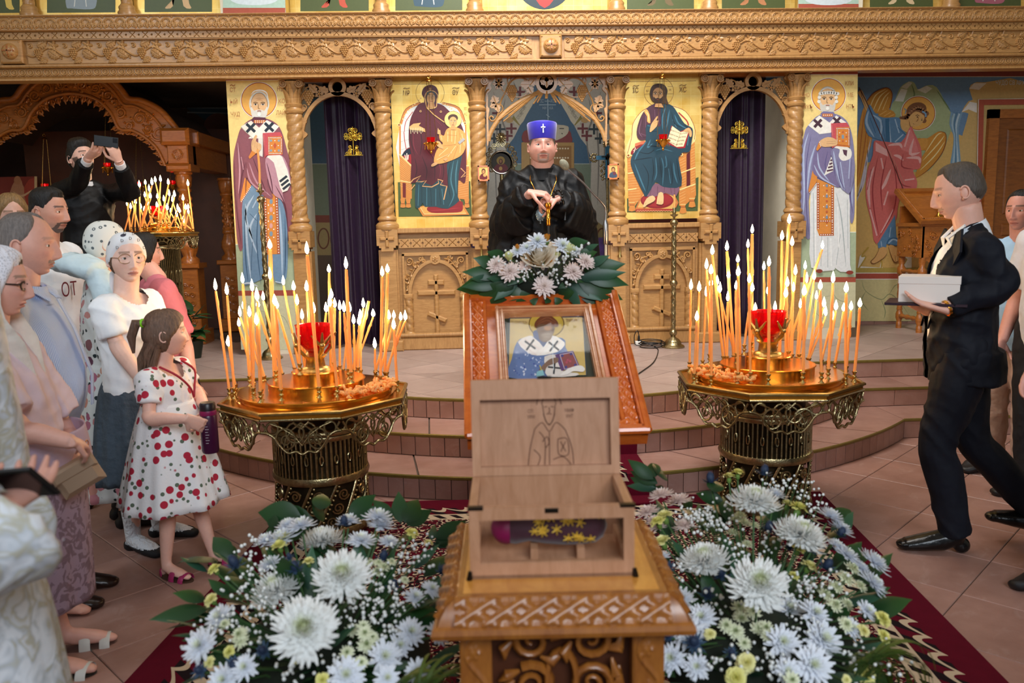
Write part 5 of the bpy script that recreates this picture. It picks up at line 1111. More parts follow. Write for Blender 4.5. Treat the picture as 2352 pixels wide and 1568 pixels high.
xr,z1=shrine_column(420,YS);xb_,_=shrine_column(516,YSB);xlft,_=shrine_column(-92,YS)
for x in(xr,xlft):
 zt=P(400,334,YS).z;mb=MB().bbox(x-.10,x+.10,YS-.06,YS+.18,z1+.07,zt,.01).bbox(x-.12,x+.12,YS-.08,YS+.2,z1,z1+.07,.02).bbox(x-.15,x+.13,YS-.1,YS+.22,zt,zt+.16,.03)
 b=obj('corner_block',mb,OAKD,shr,30);mb=MB();zm=(z1+.07+zt)/2
 for k in range(8):a_=k*math.pi/4;mb.tube([(x+.035*math.cos(a_)+p[0],YS-.066,zm+.035*math.sin(a_)+p[1])for p in spiral(0,0,.003,.022,a_,1.4)],.005,5)
 obj('carved_square',mb,OAKD,b,60)
zt=P(400,334,YS).z
mb=MB().box(xr-.08,xr+.1,YS+.1,YSB+.2,z1+.05,zt+.02).bbox(xr-.12,xr+.16,YS+.1,YSB+.25,zt+.02,zt+.14,.01);obj('side_beam',mb,OAKD,shr,30)
mb=MB();o_=[(p.x,p.z)for p in sp_(spline(outer,5,False))];ol=[(p.x,p.z)for p in sp_(spline(mir(outer),5,False))]
for q in(o_,ol):
 n=len(q);mb.add([(x,YS+.12,z)for x,z in q]+[(x,YSB+.3,z)for x,z in q],[(i,i+1,n+i+1,n+i)for i in range(n-1)])
obj('vaulted_roof',mb,pm('dark_roof_boards','#3a2a22',.6,0,.2,6),shr,60)
obj('back_panel',MB().box(xlft,xr+.35,YSB+.25,YSB+.3,PZ,zt+.3),pm('dark_brown_board','#4a2616',.5,0,.2,5),shr,30)
p0,p1=P(-30,470,YSB),P(82,405,YSB);t=thing('church_icon','reddish narrative icon inside the shrine at left edge behind the blond woman','icon',((p0.x+p1.x)/2,YSB,p0.z))
obj('board',MB().box(p0.x,p1.x,YSB,YSB+.03,p0.z-.3,p1.z),pm('red_ground','#7c2c20',.5,0,.1,8),t)
a=Paint(1,0,0,wallun(YSB-.002));a.poly([(20,470),(25,435),(35,415),(48,412),(55,430),(75,440),(80,470)],'#b07a58',3).ell(40,414,8,10,'#a8704c').poly([(55,430),(78,408),(82,470),(62,470)],'#9c3a28',2).lines([[(30,440),(50,450),(74,436)]],5,'#caa078').line([(82,405),(82,470)],6,'#c8a878',0);a.done('painted_figure',t)
wlr=[o for o in COL.objects if o.name=='wall_left_recess'][0]
a=Paint(1,0,0,wallun(YL));a.rect(-500,100,700,800,'#4a3028').rect(420,165,560,250,'#3a2c24')
for k in range(5):a.poly([(395+55*k,235),(400+55*k,190),(425+55*k,165),(450+55*k,190),(455+55*k,235),(425+55*k,250)],'#6a4a3c',3).poly([(410+55*k,232),(425+55*k,185),(440+55*k,232)],'#8a8458',2)
a.poly([(405,232),(440,212),(560,235),(560,330),(430,250)],'#2f4a66',0).line([(430,246),(600,250)],4,'#8c96a0',0).line([(430,258),(600,262)],3,'#8c96a0',0).ell(500,290,32,30,'#7a4a40').ell(560,290,24,26,'#d0c8c0')
a.rect(300,330,700,520,'#5a5038').poly([(300,360),(350,335),(390,380),(370,520),(310,520)],'#8a7258',2).poly([(446,420),(470,400),(500,420),(505,540),(440,540)],'#c0b8a0',2).rect(470,418,492,505,'#8a4a2c').dots([(472+18*(i%2),420+5*(i//2))for i in range(34)],1.4,'#e8e0d0').lines([[(455,430),(450,530)],[(500,430),(500,530)]],5,'#9a9484').ell(452,541,10,4,'#8a5a38').ell(500,538,10,4,'#8a5a38')
a.rect(300,548,700,556,'#8c3c34').rect(300,556,700,568,'#5a7c9c').rect(300,572,700,584,'#b08a44').rect(300,584,700,588,'#e0dcd0').rect(300,588,700,760,'#8a9a98').lines([[(430,640),(450,620),(470,640),(450,665),(430,690),(450,720)],[(480,640),(460,660),(480,700)]],4,'#5a7480');a.done('recess_mural',wlr)
for k,(x,y,ty,Y)in enumerate(((247,388,250,8.6),(318,432,300,8.7),(104,436,320,8.55),(397,428,380,8.8))):
 hanging_lamp(P(x,y,Y),P(x-2,ty,Y),.95,('hanging lamp with red glass beside the raised phone','hanging lamp with red glass above the far candle stand','hanging lamp with red glass left of the photographing man','hanging lamp with red glass near the shrine column')[k],'hanging lamps of the shrine',3,True)
#  right: lectern, goblet, door
def lectern_right():
 b=G(2107,765,PZ);xL,yB=b.x,b.y;w,d=.52,.44;x1=xL+w;y0=yB;t=thing('carved_lectern','carved honey-wood lectern with sloping top behind the man in suit','lectern',(xL+w/2,y0+d/2,PZ))
 zt=P(2120,520,y0).z;zb=zt-.30
 for x in(xL+.03,x1-.03):
  for y in(y0+.03,y0+d-.03):
   mb=MB().lathe([(.028,PZ),(.028,PZ+.06),(.022,PZ+.07),(.036,PZ+.11),(.036,PZ+.15),(.022,PZ+.19)],16,(x,y,0));twist(mb,(x,y),.03,PZ+.19,zb-.2,2,4,1,16,50,.25);mb.lathe([(.022,zb-.2),(.04,zb-.17),(.042,zb-.12),(.024,zb-.09),(.034,zb-.05),(.034,zb)],16,(x,y,0));obj('leg',mb,OAKD,t,60)
 for z,r in((PZ+.13,.022),(zb-.145,.02)):
  for q in(((xL,y0+.03),(x1,y0+.03)),((xL+.03,y0),(xL+.03,y0+d))):obj('stretcher',MB().tube([(q[0][0]+(q[1][0]-q[0][0])*t_,q[0][1]+(q[1][1]-q[0][1])*t_,z)for t_ in np.linspace(0,1,13)],[r*(1+.3*math.sin(i*2.1))for i in range(13)],10),OAKD,t,60)
 mb=MB().box(xL-.01,xL+.02,y0,y0+d,zb,zt).box(xL,x1,y0-.0,y0+.03,zb,zt).box(xL,x1,y0+d-.03,y0+d,zb,zt+.2);bd=obj('case',mb,OAKD,t,30)
 R=random.Random(5);mb=MB()
 for k in range(26):
  x,z=xL+.03+(w-.06)*R.random(),zb+.03+(zt-zb-.06)*R.random();mb.tube([(x+p[0],y0-.006,z+p[1])for p in spiral(0,0,.003,.026,R.uniform(0,6),1.5)],.006,5)
  y=y0+.03+(d-.06)*R.random();mb.tube([(xL-.014,y+p[0],z+p[1])for p in spiral(0,0,.003,.024,R.uniform(0,6),1.5)],.006,5)
 obj('scroll_relief',mb,OAKD,bd,60)['kind']='stuff'
 for x in np.linspace(xL+.06,x1-.06,4):obj('pointed_arch',MB().prism([(x-.06,zb),(x-.04,zb-.07),(x,zb-.03),(x+.04,zb-.07),(x+.06,zb)],y0+.004,y0+.02),OAKD,t,30)
 obj('cornice_rail',MB().bbox(xL-.03,x1+.03,y0-.03,y0+d,zt,zt+.035,.01),OAKD,t,30)
 A,B=V(xL-.06,y0-.06,zt+.02),V(xL-.06,y0+d+.02,zt+.34)
 sl=(B-A).normalized();nn=V(0,-sl.z,sl.y);L=(B-A).length;M=Matrix(((1,0,0,A.x),(0,sl.y,nn.y,A.y),(0,sl.z,nn.z,A.z),(0,0,0,1)))
 W_=w+.12;top=obj('sloping_top',MB().box(0,W_,0,L,0,.02,M),OAKR if False else OAKD,t,30)
 mb=MB()
 for(a0,a1,b0,b1)in((0,W_,0,.06),(0,W_,L-.06,L),(0,.06,.06,L-.06),(W_-.06,W_,.06,L-.06)):mb.box(a0,a1,b0,b1,.02,.045,M)
 obj('frame',mb,OAKD,top,30);mb=MB()
 for i in range(34):
  for x,y in((.03,.03+i*(L-.06)/33),(.03+i*(W_-.06)/33,.03)):mb.sph(M@V(x,y,.046),(.011,.011,.008),6,5)
 obj('beaded_carving',mb,OAKD,top,60)
 c=M@V(.22,.1,.02);g=thing('gold_goblet','small gilded goblet standing on the lectern before the suited man','goblet',tuple(c));obj('cup',MB().lathe([(.032,0),(.03,.012),(.012,.03),(.01,.05),(.02,.07),(.012,.08),(.03,.10),(.04,.13),(.042,.165),(.036,.185),(.02,.2),(0,.21)],20,c),pm('gilded','#e0b050',.25,1,.3,60),g,50);obj('foot',MB().lathe([(.045,-.02),(.045,.004),(.034,.012)],20,c),MATS['gilded'],g)
lectern_right()
zd1=P(2300,252,YR).z;xd0,xd1=P(2262,400,YR).x,P(2262,400,YR).x+1.15
door=struct('door_1',MB().box(xd0+.08,xd1,YR-.015,YR+.02,PZ,zd1-.06),wood('door_wood','#6e3a12','#94561f',.4,(4,4,20)),30)
mb=MB();[mb.box(a0,a1,YR-.05,YR+.0,b0,b1)for a0,a1,b0,b1 in((xd0-.02,xd0+.09,PZ,zd1),(xd0-.02,xd1+.1,zd1-.09,zd1),(xd1-.01,xd1+.1,PZ,zd1))];obj('door_frame',mb,OAKD,door,30)
for z0,z1 in((PZ+.15,1.25),(1.32,1.45),(1.55,zd1-.2)):obj('door_panel',MB().bbox(xd0+.2,xd1-.14,YR-.03,YR,z0,z1,.012),MATS['door_wood'],door,30)
for x0,x1 in((3.53,xd0-.03),):
 n=5
 for k in range(n):
  a0,a1=x0+(x1-x0)*k/n,x0+(x1-x0)*(k+1)/n-.003
  o=obj('skirting_tile',MB().bbox(a0,a1,YR-.012,YR+.0,PZ,PZ+.10,.002),TILE,wm,30)
#  tall single candlesticks, cables, microphone
WAX=None
def tall_stick(foot,ytop_px,label):
 b=G(*foot,PZ);b.y=min(b.y,7.18);b.x=P(*foot,b.y).x;t=thing('tall_candlestick',label,'candlestick',tuple(b),'tall candlesticks before the icon screen')
 ztop=P(foot[0],ytop_px,b.y).z;h=ztop-PZ
 obj('foot',MB().lathe([(.10,0),(.105,.012),(.095,.022),(.075,.03),(.07,.055),(.055,.075),(.03,.09),(.02,.105)],28,b,fn=lambda r,z,a:r*(1+(.05*math.sin(a*9)if .03<z<.09 else 0))),SILVERBR,t,60)
 mb=MB();n,m=14,120
 vs=[(b.x+.021*(1+.14*math.sin(3*q*2*math.pi/n+j*.6)+.1*math.sin(5*q*2*math.pi/n-j*.9))*math.cos(q*2*math.pi/n),b.y+.021*(1+.14*math.sin(3*q*2*math.pi/n+j*.6)+.1*math.sin(5*q*2*math.pi/n-j*.9))*math.sin(q*2*math.pi/n),PZ+.1+(h-.13)*j/m)for j in range(m+1)for q in range(n)]
 mb.add(vs,[(j*n+q,j*n+(q+1)%n,(j+1)*n+(q+1)%n,(j+1)*n+q)for j in range(m)for q in range(n)]);obj('filigree_stem',mb,SILVERBR,t,60)
 for f in(.13,.52,.985):obj('knop',MB().sph((b.x,b.y,PZ+h*f-.015),(.036,.036,.034),16,12),SILVERBR,t,60)
 obj('drip_pan',MB().lathe([(.008,h-.0),(.012,h+.02),(.036,h+.035),(.036,h+.04),(.012,h+.045),(.02,h+.06),(.012,h+.075),(.016,h+.09),(.012,h+.1)],20,(b.x,b.y,PZ)),SILVERBR,t,60)
 return V(b.x,b.y,PZ+h+.095)
s1=tall_stick((622,812),448,'tall filigree candlestick before the blue-robed bishop mural');s2=tall_stick((1546,790),503,'tall filigree candlestick before the right carved panel')
BLACKP=pm('black_rubber','#141414',.45)
c=G(1466,793,PZ);t=thing('floor_socket','white floor socket with black plug by the right carved panel','socket',tuple(c));obj('socket_box',MB().bbox(c.x-.028,c.x+.028,c.y-.02,c.y+.03,PZ,PZ+.04,.006),pm('white_plastic','#e8e6e0',.4),t,30)
mb=MB().lathe([(.010,.03),(.012,.05),(.010,.085),(.004,.10)],12,(c.x+.005,c.y,PZ));obj('plug',mb,BLACKP,t,60)
cc=G(1495,797,PZ);R=random.Random(4);pts=[(c.x+.005,c.y,PZ+.1),(c.x-.01,c.y-.01,PZ+.14),(c.x-.04,c.y-.02,PZ+.1),(c.x-.04,c.y-.04,PZ+.02),(c.x,c.y-.06,PZ+.008)]
for k in range(60):a_=k*.42;r_=.11+.012*math.sin(k*.7);pts.append((cc.x+.01+r_*math.cos(a_+3.3),cc.y+r_*.9*math.sin(a_+3.3),PZ+.008+.0009*k))
pts+=[tuple(G(x,y,PZ)+V(0,0,.007))for x,y in((1508,800),(1510,815),(1500,835),(1478,852),(1456,867),(1430,885),(1400,900))]
tag(obj('microphone_cable',MB().tube(spline(pts,3,False),.0045,6),BLACKP,None,60),'coiled black cable on the platform by the floor socket','cable')
Ym=5.3;top=P(1391,505,Ym);b=V(top.x,Ym,PZ)
t=thing('microphone_stand','silver gooseneck microphone stand at the right of the bishop','microphone',tuple(b));CHR=pm('satin_chrome','#a8a8aa',.28,1)
obj('base',MB().lathe([(.13,0),(.13,.015),(.03,.03),(.02,.05)],24,b),BLACKP,t,50);obj('pole',MB().tube([b,(b.x,b.y,top.z-.02)],.011,12).lathe([(.014,top.z-.16),(.018,top.z-.15),(.018,top.z-.03),(.009,top.z)],12,(b.x,b.y,0)),CHR,t,60)
gp=[P(x,y,Ym-d)for x,y,d in((1391,505,0),(1391,480,0),(1383,466,.01),(1365,447,.02),(1340,420,.03),(1315,398,.04),(1302,386,.045))];obj('gooseneck',MB().tube([gp[0]]+[Vector(q)for q in spline([tuple(q)for q in gp],6,False)],.0065,10),CHR,t,60)
e=P(1296,378,Ym-.05);d=(e-gp[-1]).normalized();obj('foam_windscreen',MB().sph(e,(.027,.027,.04),14,12,Rm=d.to_track_quat('Z','Y').to_matrix()),pm('grey_foam','#8c8a78',.9,0,.2,90,.4,200),t,180)
#  CARPETS
def carpet_mat(name,Wd,Ld,ends=True):
 m,nt,b=nodes(name);L=nt.links.new
 uv=N(nt,'ShaderNodeUVMap');sp=N(nt,'ShaderNodeSeparateXYZ');L(uv.outputs[0],sp.inputs[0])
 def mth(op,a,c=None,**k):
  n=N(nt,'ShaderNodeMath',operation=op)
  for i,q in enumerate((a,c)):
   if q is None:continue
   if isinstance(q,(int,float)):n.inputs[i].default_value=q
   else:L(q,n.inputs[i])
  return n.outputs[0]
 x=mth('MULTIPLY',sp.outputs[0],Wd);y=mth('MULTIPLY',sp.outputs[1],Ld)
 d=mth('MINIMUM',x,mth('SUBTRACT',Wd,x))
 if ends:d=mth('MINIMUM',d,mth('MINIMUM',y,mth('SUBTRACT',Ld,y)))
 nn=N(nt,'ShaderNodeTexNoise',i_Scale=60.0);L(uv.outputs[0],nn.inputs['Vector'])
 RED_,CRM,BLK='#54091c','#b9a58c','#1c1216'
 def mixc(f,a,c):
  n=N(nt,'ShaderNodeMix',data_type='RGBA');L(f,n.inputs[0])
  for i,q in((6,a),(7,c)):
   if isinstance(q,str):n.inputs[i].default_value=(*lin(q),1)
   else:L(q,n.inputs[i])
  return n.outputs[2]
 def band(lo,hi):return mth('MULTIPLY',mth('GREATER_THAN',d,lo),mth('LESS_THAN',d,hi))
 cv=N(nt,'ShaderNodeCombineXYZ');L(x,cv.inputs[0]);L(y,cv.inputs[1])
 vo=N(nt,'ShaderNodeTexVoronoi',i_Scale=15.0);vo.feature='F1';vo.inputs['Randomness'].default_value=.55;L(cv.outputs[0],vo.inputs['Vector'])
 vd=N(nt,'ShaderNodeTexVoronoi',i_Scale=26.0);vd.feature='DISTANCE_TO_EDGE';vd.inputs['Randomness'].default_value=.7;L(cv.outputs[0],vd.inputs['Vector'])
 rings=mth('SINE',mth('MULTIPLY',vo.outputs['Distance'],22.0));
 field=mixc(mth('GREATER_THAN',rings,.35),BLK,CRM);field=mixc(mth('LESS_THAN',vd.outputs[0],.07),field,RED_);field=mixc(mth('LESS_THAN',vo.outputs['Distance'],.16),field,RED_)
 s=mth('ADD',x,y);wave=mth('MULTIPLY',mth('ABSOLUTE',mth('SINE',mth('MULTIPLY',s,26.0))),.045)
 e=mth('SUBTRACT',d,.13);e=mth('SUBTRACT',e,wave);scal=mth('LESS_THAN',mth('ABSOLUTE',e),.012)
 c=mixc(band(.30,9),field,field)
 bar=mixc(mth('GREATER_THAN',mth('SINE',mth('MULTIPLY',s,70.0)),.2),CRM,BLK)
 edge1=mixc(mth('GREATER_THAN',mth('SINE',mth('MULTIPLY',s,52.0)),.0),RED_,BLK)
 c=mixc(band(.0,.13),c,RED_);c=mixc(band(.13,.23),c,edge1);c=mixc(mth('MULTIPLY',scal,band(.10,.21)),c,CRM)
 c=mixc(band(.23,.29),c,bar);c=mixc(band(.285,.30),c,CRM);c=mixc(band(.222,.234),c,CRM)
 hs=N(nt,'ShaderNodeHueSaturation');mr=N(nt,'ShaderNodeMapRange',i_3=.85,i_4=1.12);L(nn.outputs['Fac'],mr.inputs[0]);L(mr.outputs[0],hs.inputs['Value']);L(c,hs.inputs['Color']);L(hs.outputs[0],b.inputs['Base Color'])
 b.inputs['Roughness'].default_value=.95;b.inputs['Specular IOR Level'].default_value=.1
 return m
def uv_grid(fn,nu,nv,th=.01):
 mb=MB();mb.add([fn(i/nu,j/nv)for j in range(nv+1)for i in range(nu+1)],[(j*(nu+1)+i,j*(nu+1)+i+1,(j+1)*(nu+1)+i+1,(j+1)*(nu+1)+i)for j in range(nv)for i in range(nu)])
 return mb
def set_uv(o,nu,nv):
 me=o.data;uvl=me.uv_layers.new(name='UVMap');d=[]
 for lp in me.loops:k=lp.vertex_index;d+=[(k%(nu+1))/nu,(k//(nu+1))/nv]
 uvl.data.foreach_set('uv',d)
BLc,BRc,FRc,FLc=V(-1.075,4.43,0),V(1.93,4.315,0),V(1.59,1.0,0),V(-1.40,1.0,0)
car=obj('carpet',uv_grid(lambda u,v:tuple(FLc.lerp(FRc,u).lerp(BLc.lerp(BRc,u),v)+V(0,0,.014)),20,20),carpet_mat('red_carpet',3.0,3.35),None,0);set_uv(car,20,20)
car.modifiers.new('pile','SOLIDIFY').thickness=.011
tag(car,'large dark red patterned carpet with cream scalloped border under the flowers','carpet')
path=[(4.2,.027),(4.325,.027),(4.328,.09),(4.33,.152),(4.40,.152),(4.715,.152),(4.718,.22),(4.72,.289),(4.78,.289),(5.125,.289),(5.128,.36),(5.13,.425),(5.2,.425),(6.3,.425)]
ln=[0]
for a_,b_ in zip(path[:-1],path[1:]):ln.append(ln[-1]+math.hypot(b_[0]-a_[0],b_[1]-a_[1]))
run=obj('carpet_runner',uv_grid(lambda u,v:(-.035+.985*u+.03*v,path[round(v*13)][0],path[round(v*13)][1]),6,13),carpet_mat('red_runner',1.0,ln[-1],False),None,0)
uvl=run.data.uv_layers.new(name='UVMap');dd=[]
for lp in run.data.loops:k=lp.vertex_index;dd+=[(k%7)/6,ln[k//7]/ln[-1]]
uvl.data.foreach_set('uv',dd);run.modifiers.new('pile','SOLIDIFY').thickness=.010
tag(run,'narrow dark red patterned runner climbing the steps behind the icon stand','carpet')
#  CANDLE STANDS
def wax_mat():
 m,nt,b=nodes('beeswax');L=nt.links.new
 b.inputs['Base Color'].default_value=(*lin('#ffd084'),1);b.inputs['Roughness'].default_value=.4
 b.inputs['Subsurface Weight'].default_value=.35;b.inputs['Subsurface Radius'].default_value=(1,.45,.12);b.inputs['Subsurface Scale'].default_value=.03
 tr=N(nt,'ShaderNodeBsdfTranslucent');tr.inputs[0].default_value=(*lin('#ffbe62'),1);mx_=N(nt,'ShaderNodeMixShader',i_0=.5)
 L(b.outputs[0],mx_.inputs[1]);L(tr.outputs[0],mx_.inputs[2]);L(mx_.outputs[0],nt.nodes['Material Output'].inputs[0]);return m
WAX=wax_mat();WICK=pm('wick','#2a1a10',.9)
fm=MB().lathe([(0,0),(.0065,.008),(.009,.018),(.0066,.032),(.0026,.045),(0,.053)],8);FLAME_ME=mesh_of('flame',fm,FLAME,180)
wm_=MB().tube([(0,0,-.004),(.001,0,.008)],.0012,5);WICK_ME=mesh_of('wick',wm_,WICK,60)
def candle(base,top,r,label,group,lit=True,drips=2,seed=0):
 R=random.Random(seed);ax=top-base;h=ax.length;mb=MB();n=10
 seg=max(4,int(h/.04));pts=[];rad=[];bend=R.uniform(-.006,.006)
 for k in range(seg+1):t=k/seg;pts.append((bend*math.sin(t*math.pi),0,h*t));rad.append(r*(1+.05*math.sin(k*1.9+seed)))
 rad[-1]=r*.82;mb.tube(pts,rad,n)
 for k in range(drips):
  a_=R.uniform(0,6.28);z=h*R.uniform(.55,.98);l=R.uniform(.015,.06);mb.tube([(r*.85*math.cos(a_),r*.85*math.sin(a_),z),(r*1.02*math.cos(a_),r*1.02*math.sin(a_),z-l*.5),(r*.95*math.cos(a_),r*.95*math.sin(a_),max(z-l,.01))],[.0015,.0032,.0025],5)
 o=link('candle',mesh_of('candle',mb,WAX,60),None,base);o.rotation_euler=ax.to_track_quat('Z','Y').to_euler();tag(o,label,'candle',group)
 w=link('wick',WICK_ME,o,(0,0,h))
 if lit:
  f=link('flame',FLAME_ME,o,(0,0,h+.003));q=ax.normalized().to_track_quat('Z','Y').inverted();f.rotation_mode='QUATERNION';f.rotation_quaternion=q;f.scale=(R.uniform(.95,1.3),)*2+(R.uniform(.85,1.2),)
 return o
def scroll_panel(mb,A,B,h,r=.006,S=None):
 """openwork apron hung between A and B: interlaced scrolls with a lobed lower edge"""
 d=B-A;ln_=d.length;d.normalize();q=lambda u,z:A+d*(u*ln_)+V(0,0,-z*h)
 T=lambda pts,rr:mb.tube([q(*p)for p in pts],rr,6)
 arc=lambda cu,cz,ru,rz,a0,a1,n=14:[(cu+ru*math.cos(a0+(a1-a0)*i/n),cz+rz*math.sin(a0+(a1-a0)*i/n))for i in range(n+1)]
 low=[(0,.35),(.08,.38),(.16,.5),(.22,.72),(.32,.95),(.42,.92),(.5,1.0),(.58,.92),(.68,.95),(.78,.72),(.84,.5),(.92,.38),(1,.35)]
 T(spline(low,4,False),r*1.3);T([(0,.02),(.5,.02),(1,.02)],r*1.1)
 for s in(0,1):
  m=lambda pts:[(1-u,z)if s else(u,z)for u,z in pts]
  T(m(arc(.30,.55,.12,.30,2.4,8.2)),r*1.15);T(m(arc(.14,.25,.075,.17,0,6.3)),r);T(m(arc(.42,.38,.11,.28,-1,4.6)),r);T(m([(.12,.1),(.25,.22),(.40,.45),(.5,.75)]),r);T(m([(.5,.1),(.38,.3),(.3,.55),(.28,.75)]),r);T(m(arc(.30,.58,.05,.13,0,6)),r*.9);T(m([(.02,.1),(.06,.25),(.03,.36)]),r);T(m([(.4,.08),(.46,.2),(.5,.28)]),r)
def candle_stand(c,R0,zt,rot,zfloor,label,spec,group,cup=True,detail=1):
 x,y=c;k=R0/.475;zb=zfloor
 t=thing('candle_stand',label,'candle stand',(x,y,zb),'octagonal brass candle stands')
 octa=lambda r:[(x+r*math.cos(math.radians(rot+45*i)),y+r*math.sin(math.radians(rot+45*i)))for i in range(8)]
 mb=MB();o_=octa(R0);oi=octa(R0*.965)
 mb.slab(octa(R0*.99),zt-.03,zt-.014);mb.slab(o_,zt-.014,zt-.006)
 obj('tray',mb,GOLDB,t,30)
 mb=MB();mb.tube([(p[0],p[1],zt-.004)for p in o_],[(.009,.011)]*8,6,side=(0,0,1),closed=True);obj('tray_rim',mb,BRASS,t,30)
 for f,z0,z1 in((.80,zt-.006,zt+.03*k),(.50,zt+.01,zt+.075*k),(.24,zt+.05*k,zt+.12*k)):
  r=R0*f;obj('tier',MB().lathe([(r+.012,z0),(r+.012,z0+.006),(r,z0+.01),(r,z1-.008),(r+.008,z1-.004),(r+.004,z1),(r*.2,z1+.001)],48,(x,y,0)),GOLDB,t,40)
 for i in range(8):
  A,B=(V(*o_[j%8],zt-.03)for j in(i,i+1));mb=MB();scroll_panel(mb,A,B,.165*k,.0055*k);obj('openwork_apron',mb,SILVERBR,t,60)
 rc=R0*.485;zr=zb+(zt-zb)*.42 if detail else zb+.5
 mb=MB();mb.lathe([(rc*.72,zt-.16*k),(rc*.8,zt-.05),(rc*1.3,zt-.03)],40,(x,y,0));mb.lathe([(rc+.004,zt-.175*k),(rc+.008,zt-.16*k),(rc-.004,zt-.145*k)],40,(x,y,0));obj('neck',mb,SILVERBR,t,60)
 for z,s in((zt-.19*k,1),(zr,1.6),(zb+.02,2.0)):obj('hoop',MB().lathe([(rc-.01,z-.012*s),(rc+.006*s,z-.012*s),(rc+.010*s,z),(rc+.006*s,z+.012*s),(rc-.01,z+.012*s)],48,(x,y,0)),SILVERBR,t,60)
 obj('inner_drum',MB().lathe([(rc*.86,zb),(rc*.86,zt-.05)],32,(x,y,0)),pm('dark_brass','#3a3020',.5,.9),t,60)
 mb=MB();nb=60;Rr=random.Random(2);zu,zl=zt-.19*k,zr
 for i in range(nb):
  a_=2*math.pi*i/nb;p=lambda z,da=0,rr=rc:(x+rr*math.cos(a_+da),y+rr*math.sin(a_+da),z)
  z0,z1=zl+.01,zu-.005
  if i%6 in(2,5):mb.tube([p(z0),p(z0+(z1-z0)*.35)],.0055*k,5);mb.tube([p(z0+(z1-z0)*.62),p(z1)],.0055*k,5);mb.tube([p(z0+(z1-z0)*(.5+.12*math.sin(q)),.035*math.cos(q))for q in np.linspace(0,6.28,10)[:-1]],.005*k,5,closed=True)
  else:mb.tube([p(z0),p(z1)],.006*k,5)
 obj('upright_bars',mb,SILVERBR,t,60)
 mb=MB();z0,z1=zb+.03,zr-.02;h_=z1-z0
 for i in range(12):
  a_=2*math.pi*i/12
  mb.tube([(x+rc*math.cos(a_+.5*q),y+rc*math.sin(a_+.5*q),z0+h_*q)for q in np.linspace(0,1,9)],.008*k,6)
  for q in np.linspace(.05,.95,11):mb.sph((x+(rc+.004)*math.cos(a_+.5*q+.07),y+(rc+.004)*math.sin(a_+.5*q+.07),z0+h_*q),.008*k,6,5)
  for f,sg in((.22,1),(.5,-1),(.78,1)):
   sp=spiral(0,0,.006,h_*.13,a_*3,1.7*sg,18);mb.tube([(x+rc*math.cos(a_+.5*f+.26+p[0]/rc),y+rc*math.sin(a_+.5*f+.26+p[0]/rc),z0+h_*f+p[1])for p in sp],.006*k,5)
 obj('scrollwork_drum',mb,SILVERBR,t,60)
 if cup:
  zc0=zt+.12*k;M=Matrix.Translation((x,y,zc0))@Matrix.Scale(k,4)
  st=obj('bowl_stem',MB().lathe([(.075,0),(.07,.012),(.05,.02),(.045,.06),(.06,.075),(.04,.09),(.03,.1)],24,M=M),BRASS,t,60)
  obj('ruby_bowl',MB().lathe([(.0,.095),(.04,.1),(.075,.14),(.088,.19),(.09,.225),(.094,.232),(.086,.23),(.08,.19),(.068,.145),(.035,.11),(0,.108)],32,M=M),REDGLASS,t,60)
  mb=MB()
  for i in range(4):
   a_=i*math.pi/2+.6;u=V(math.cos(a_),math.sin(a_),0);q=[u*r+V(0,0,z)for r,z in((.045,.07),(.085,.11),(.096,.16),(.104,.2))];mb.tube([M@p for p in q],[.008,.012,.009,.004],6);mb.sph(M@(u*.092+V(0,0,.135)),.016,8,6)
   w=V(-u.y,u.x,0)
   for s in(-1,1):mb.tube([M@(u*r+w*(s*b_)+V(0,0,z))for r,b_,z in((.088,.0,.13),(.09,.03,.16),(.094,.055,.19))],[.009,.008,.003],5)
  obj('winged_mount',mb,BRASS,t,60)
 cm=mesh_of('candle_cup',MB().lathe([(.016,-.004),(.016,.0),(.007,.006),(.005,.016),(.011,.022),(.012,.027),(.006,.033),(.009,.042),(.013,.05),(.012,.052),(.006,.046)],12),BRASS,60)
 for i,(tx,ty,bx,by,r,lit)in enumerate(spec):
  b=G(bx,by,zt+.03*k)
  if not detail:b=V(P(bx,by,y).x,y+R0*.8*math.sin(i*2.4)*math.sqrt(max(.02,1-((P(bx,by,y).x-x)/R0)**2)),zt)
  rr=math.hypot(b.x-x,b.y-y);zz=zt-.004
  for f,z1 in((.80,zt+.03*k),(.50,zt+.075*k),(.24,zt+.12*k)):
   if rr<R0*f:zz=z1
  if rr>R0*.9:s_=R0*.9/rr;b=V(x+(b.x-x)*s_,y+(b.y-y)*s_,b.z)
  if cup and rr<R0*.25:s_=R0*.25/max(rr,.01);b=V(x+(b.x-x)*s_,y+(b.y-y)*s_,b.z)
  link('candle_cup',cm,t,(b.x-x,b.y-y,zz-zb),None,max(k,.7))
  bp=V(b.x,b.y,zz+.046*max(k,.7));tp=P(tx,ty,b.y)
  if tp.z<bp.z+.05:tp.z=bp.z+.05
  candle(bp,tp,r,spec_label(label,i,spec),group,lit,3 if detail else 1,i*7+int(abs(x)*50))
 return t
def spec_label(lb,i,spec):
 n=sorted(range(len(spec)),key=lambda k:spec[k][0]).index(i)+1;o='%d%s'%(n,'th' if 10<n%100<14 else{1:'st',2:'nd',3:'rd'}.get(n%10,'th'));hgt=sorted(e[1]for e in spec);q='tall' if spec[i][1]<hgt[len(hgt)//3]else('short' if spec[i][1]>hgt[-len(hgt)//3]else 'medium')
 return '%s yellow candle, %s from the left on %s'%(q+(' lit' if spec[i][5]else ' unlit'),o,{'l':'the large stand beside the little girl','r':'the large stand beside the suited man','f':'the far stand before the shrine'}[KEY])
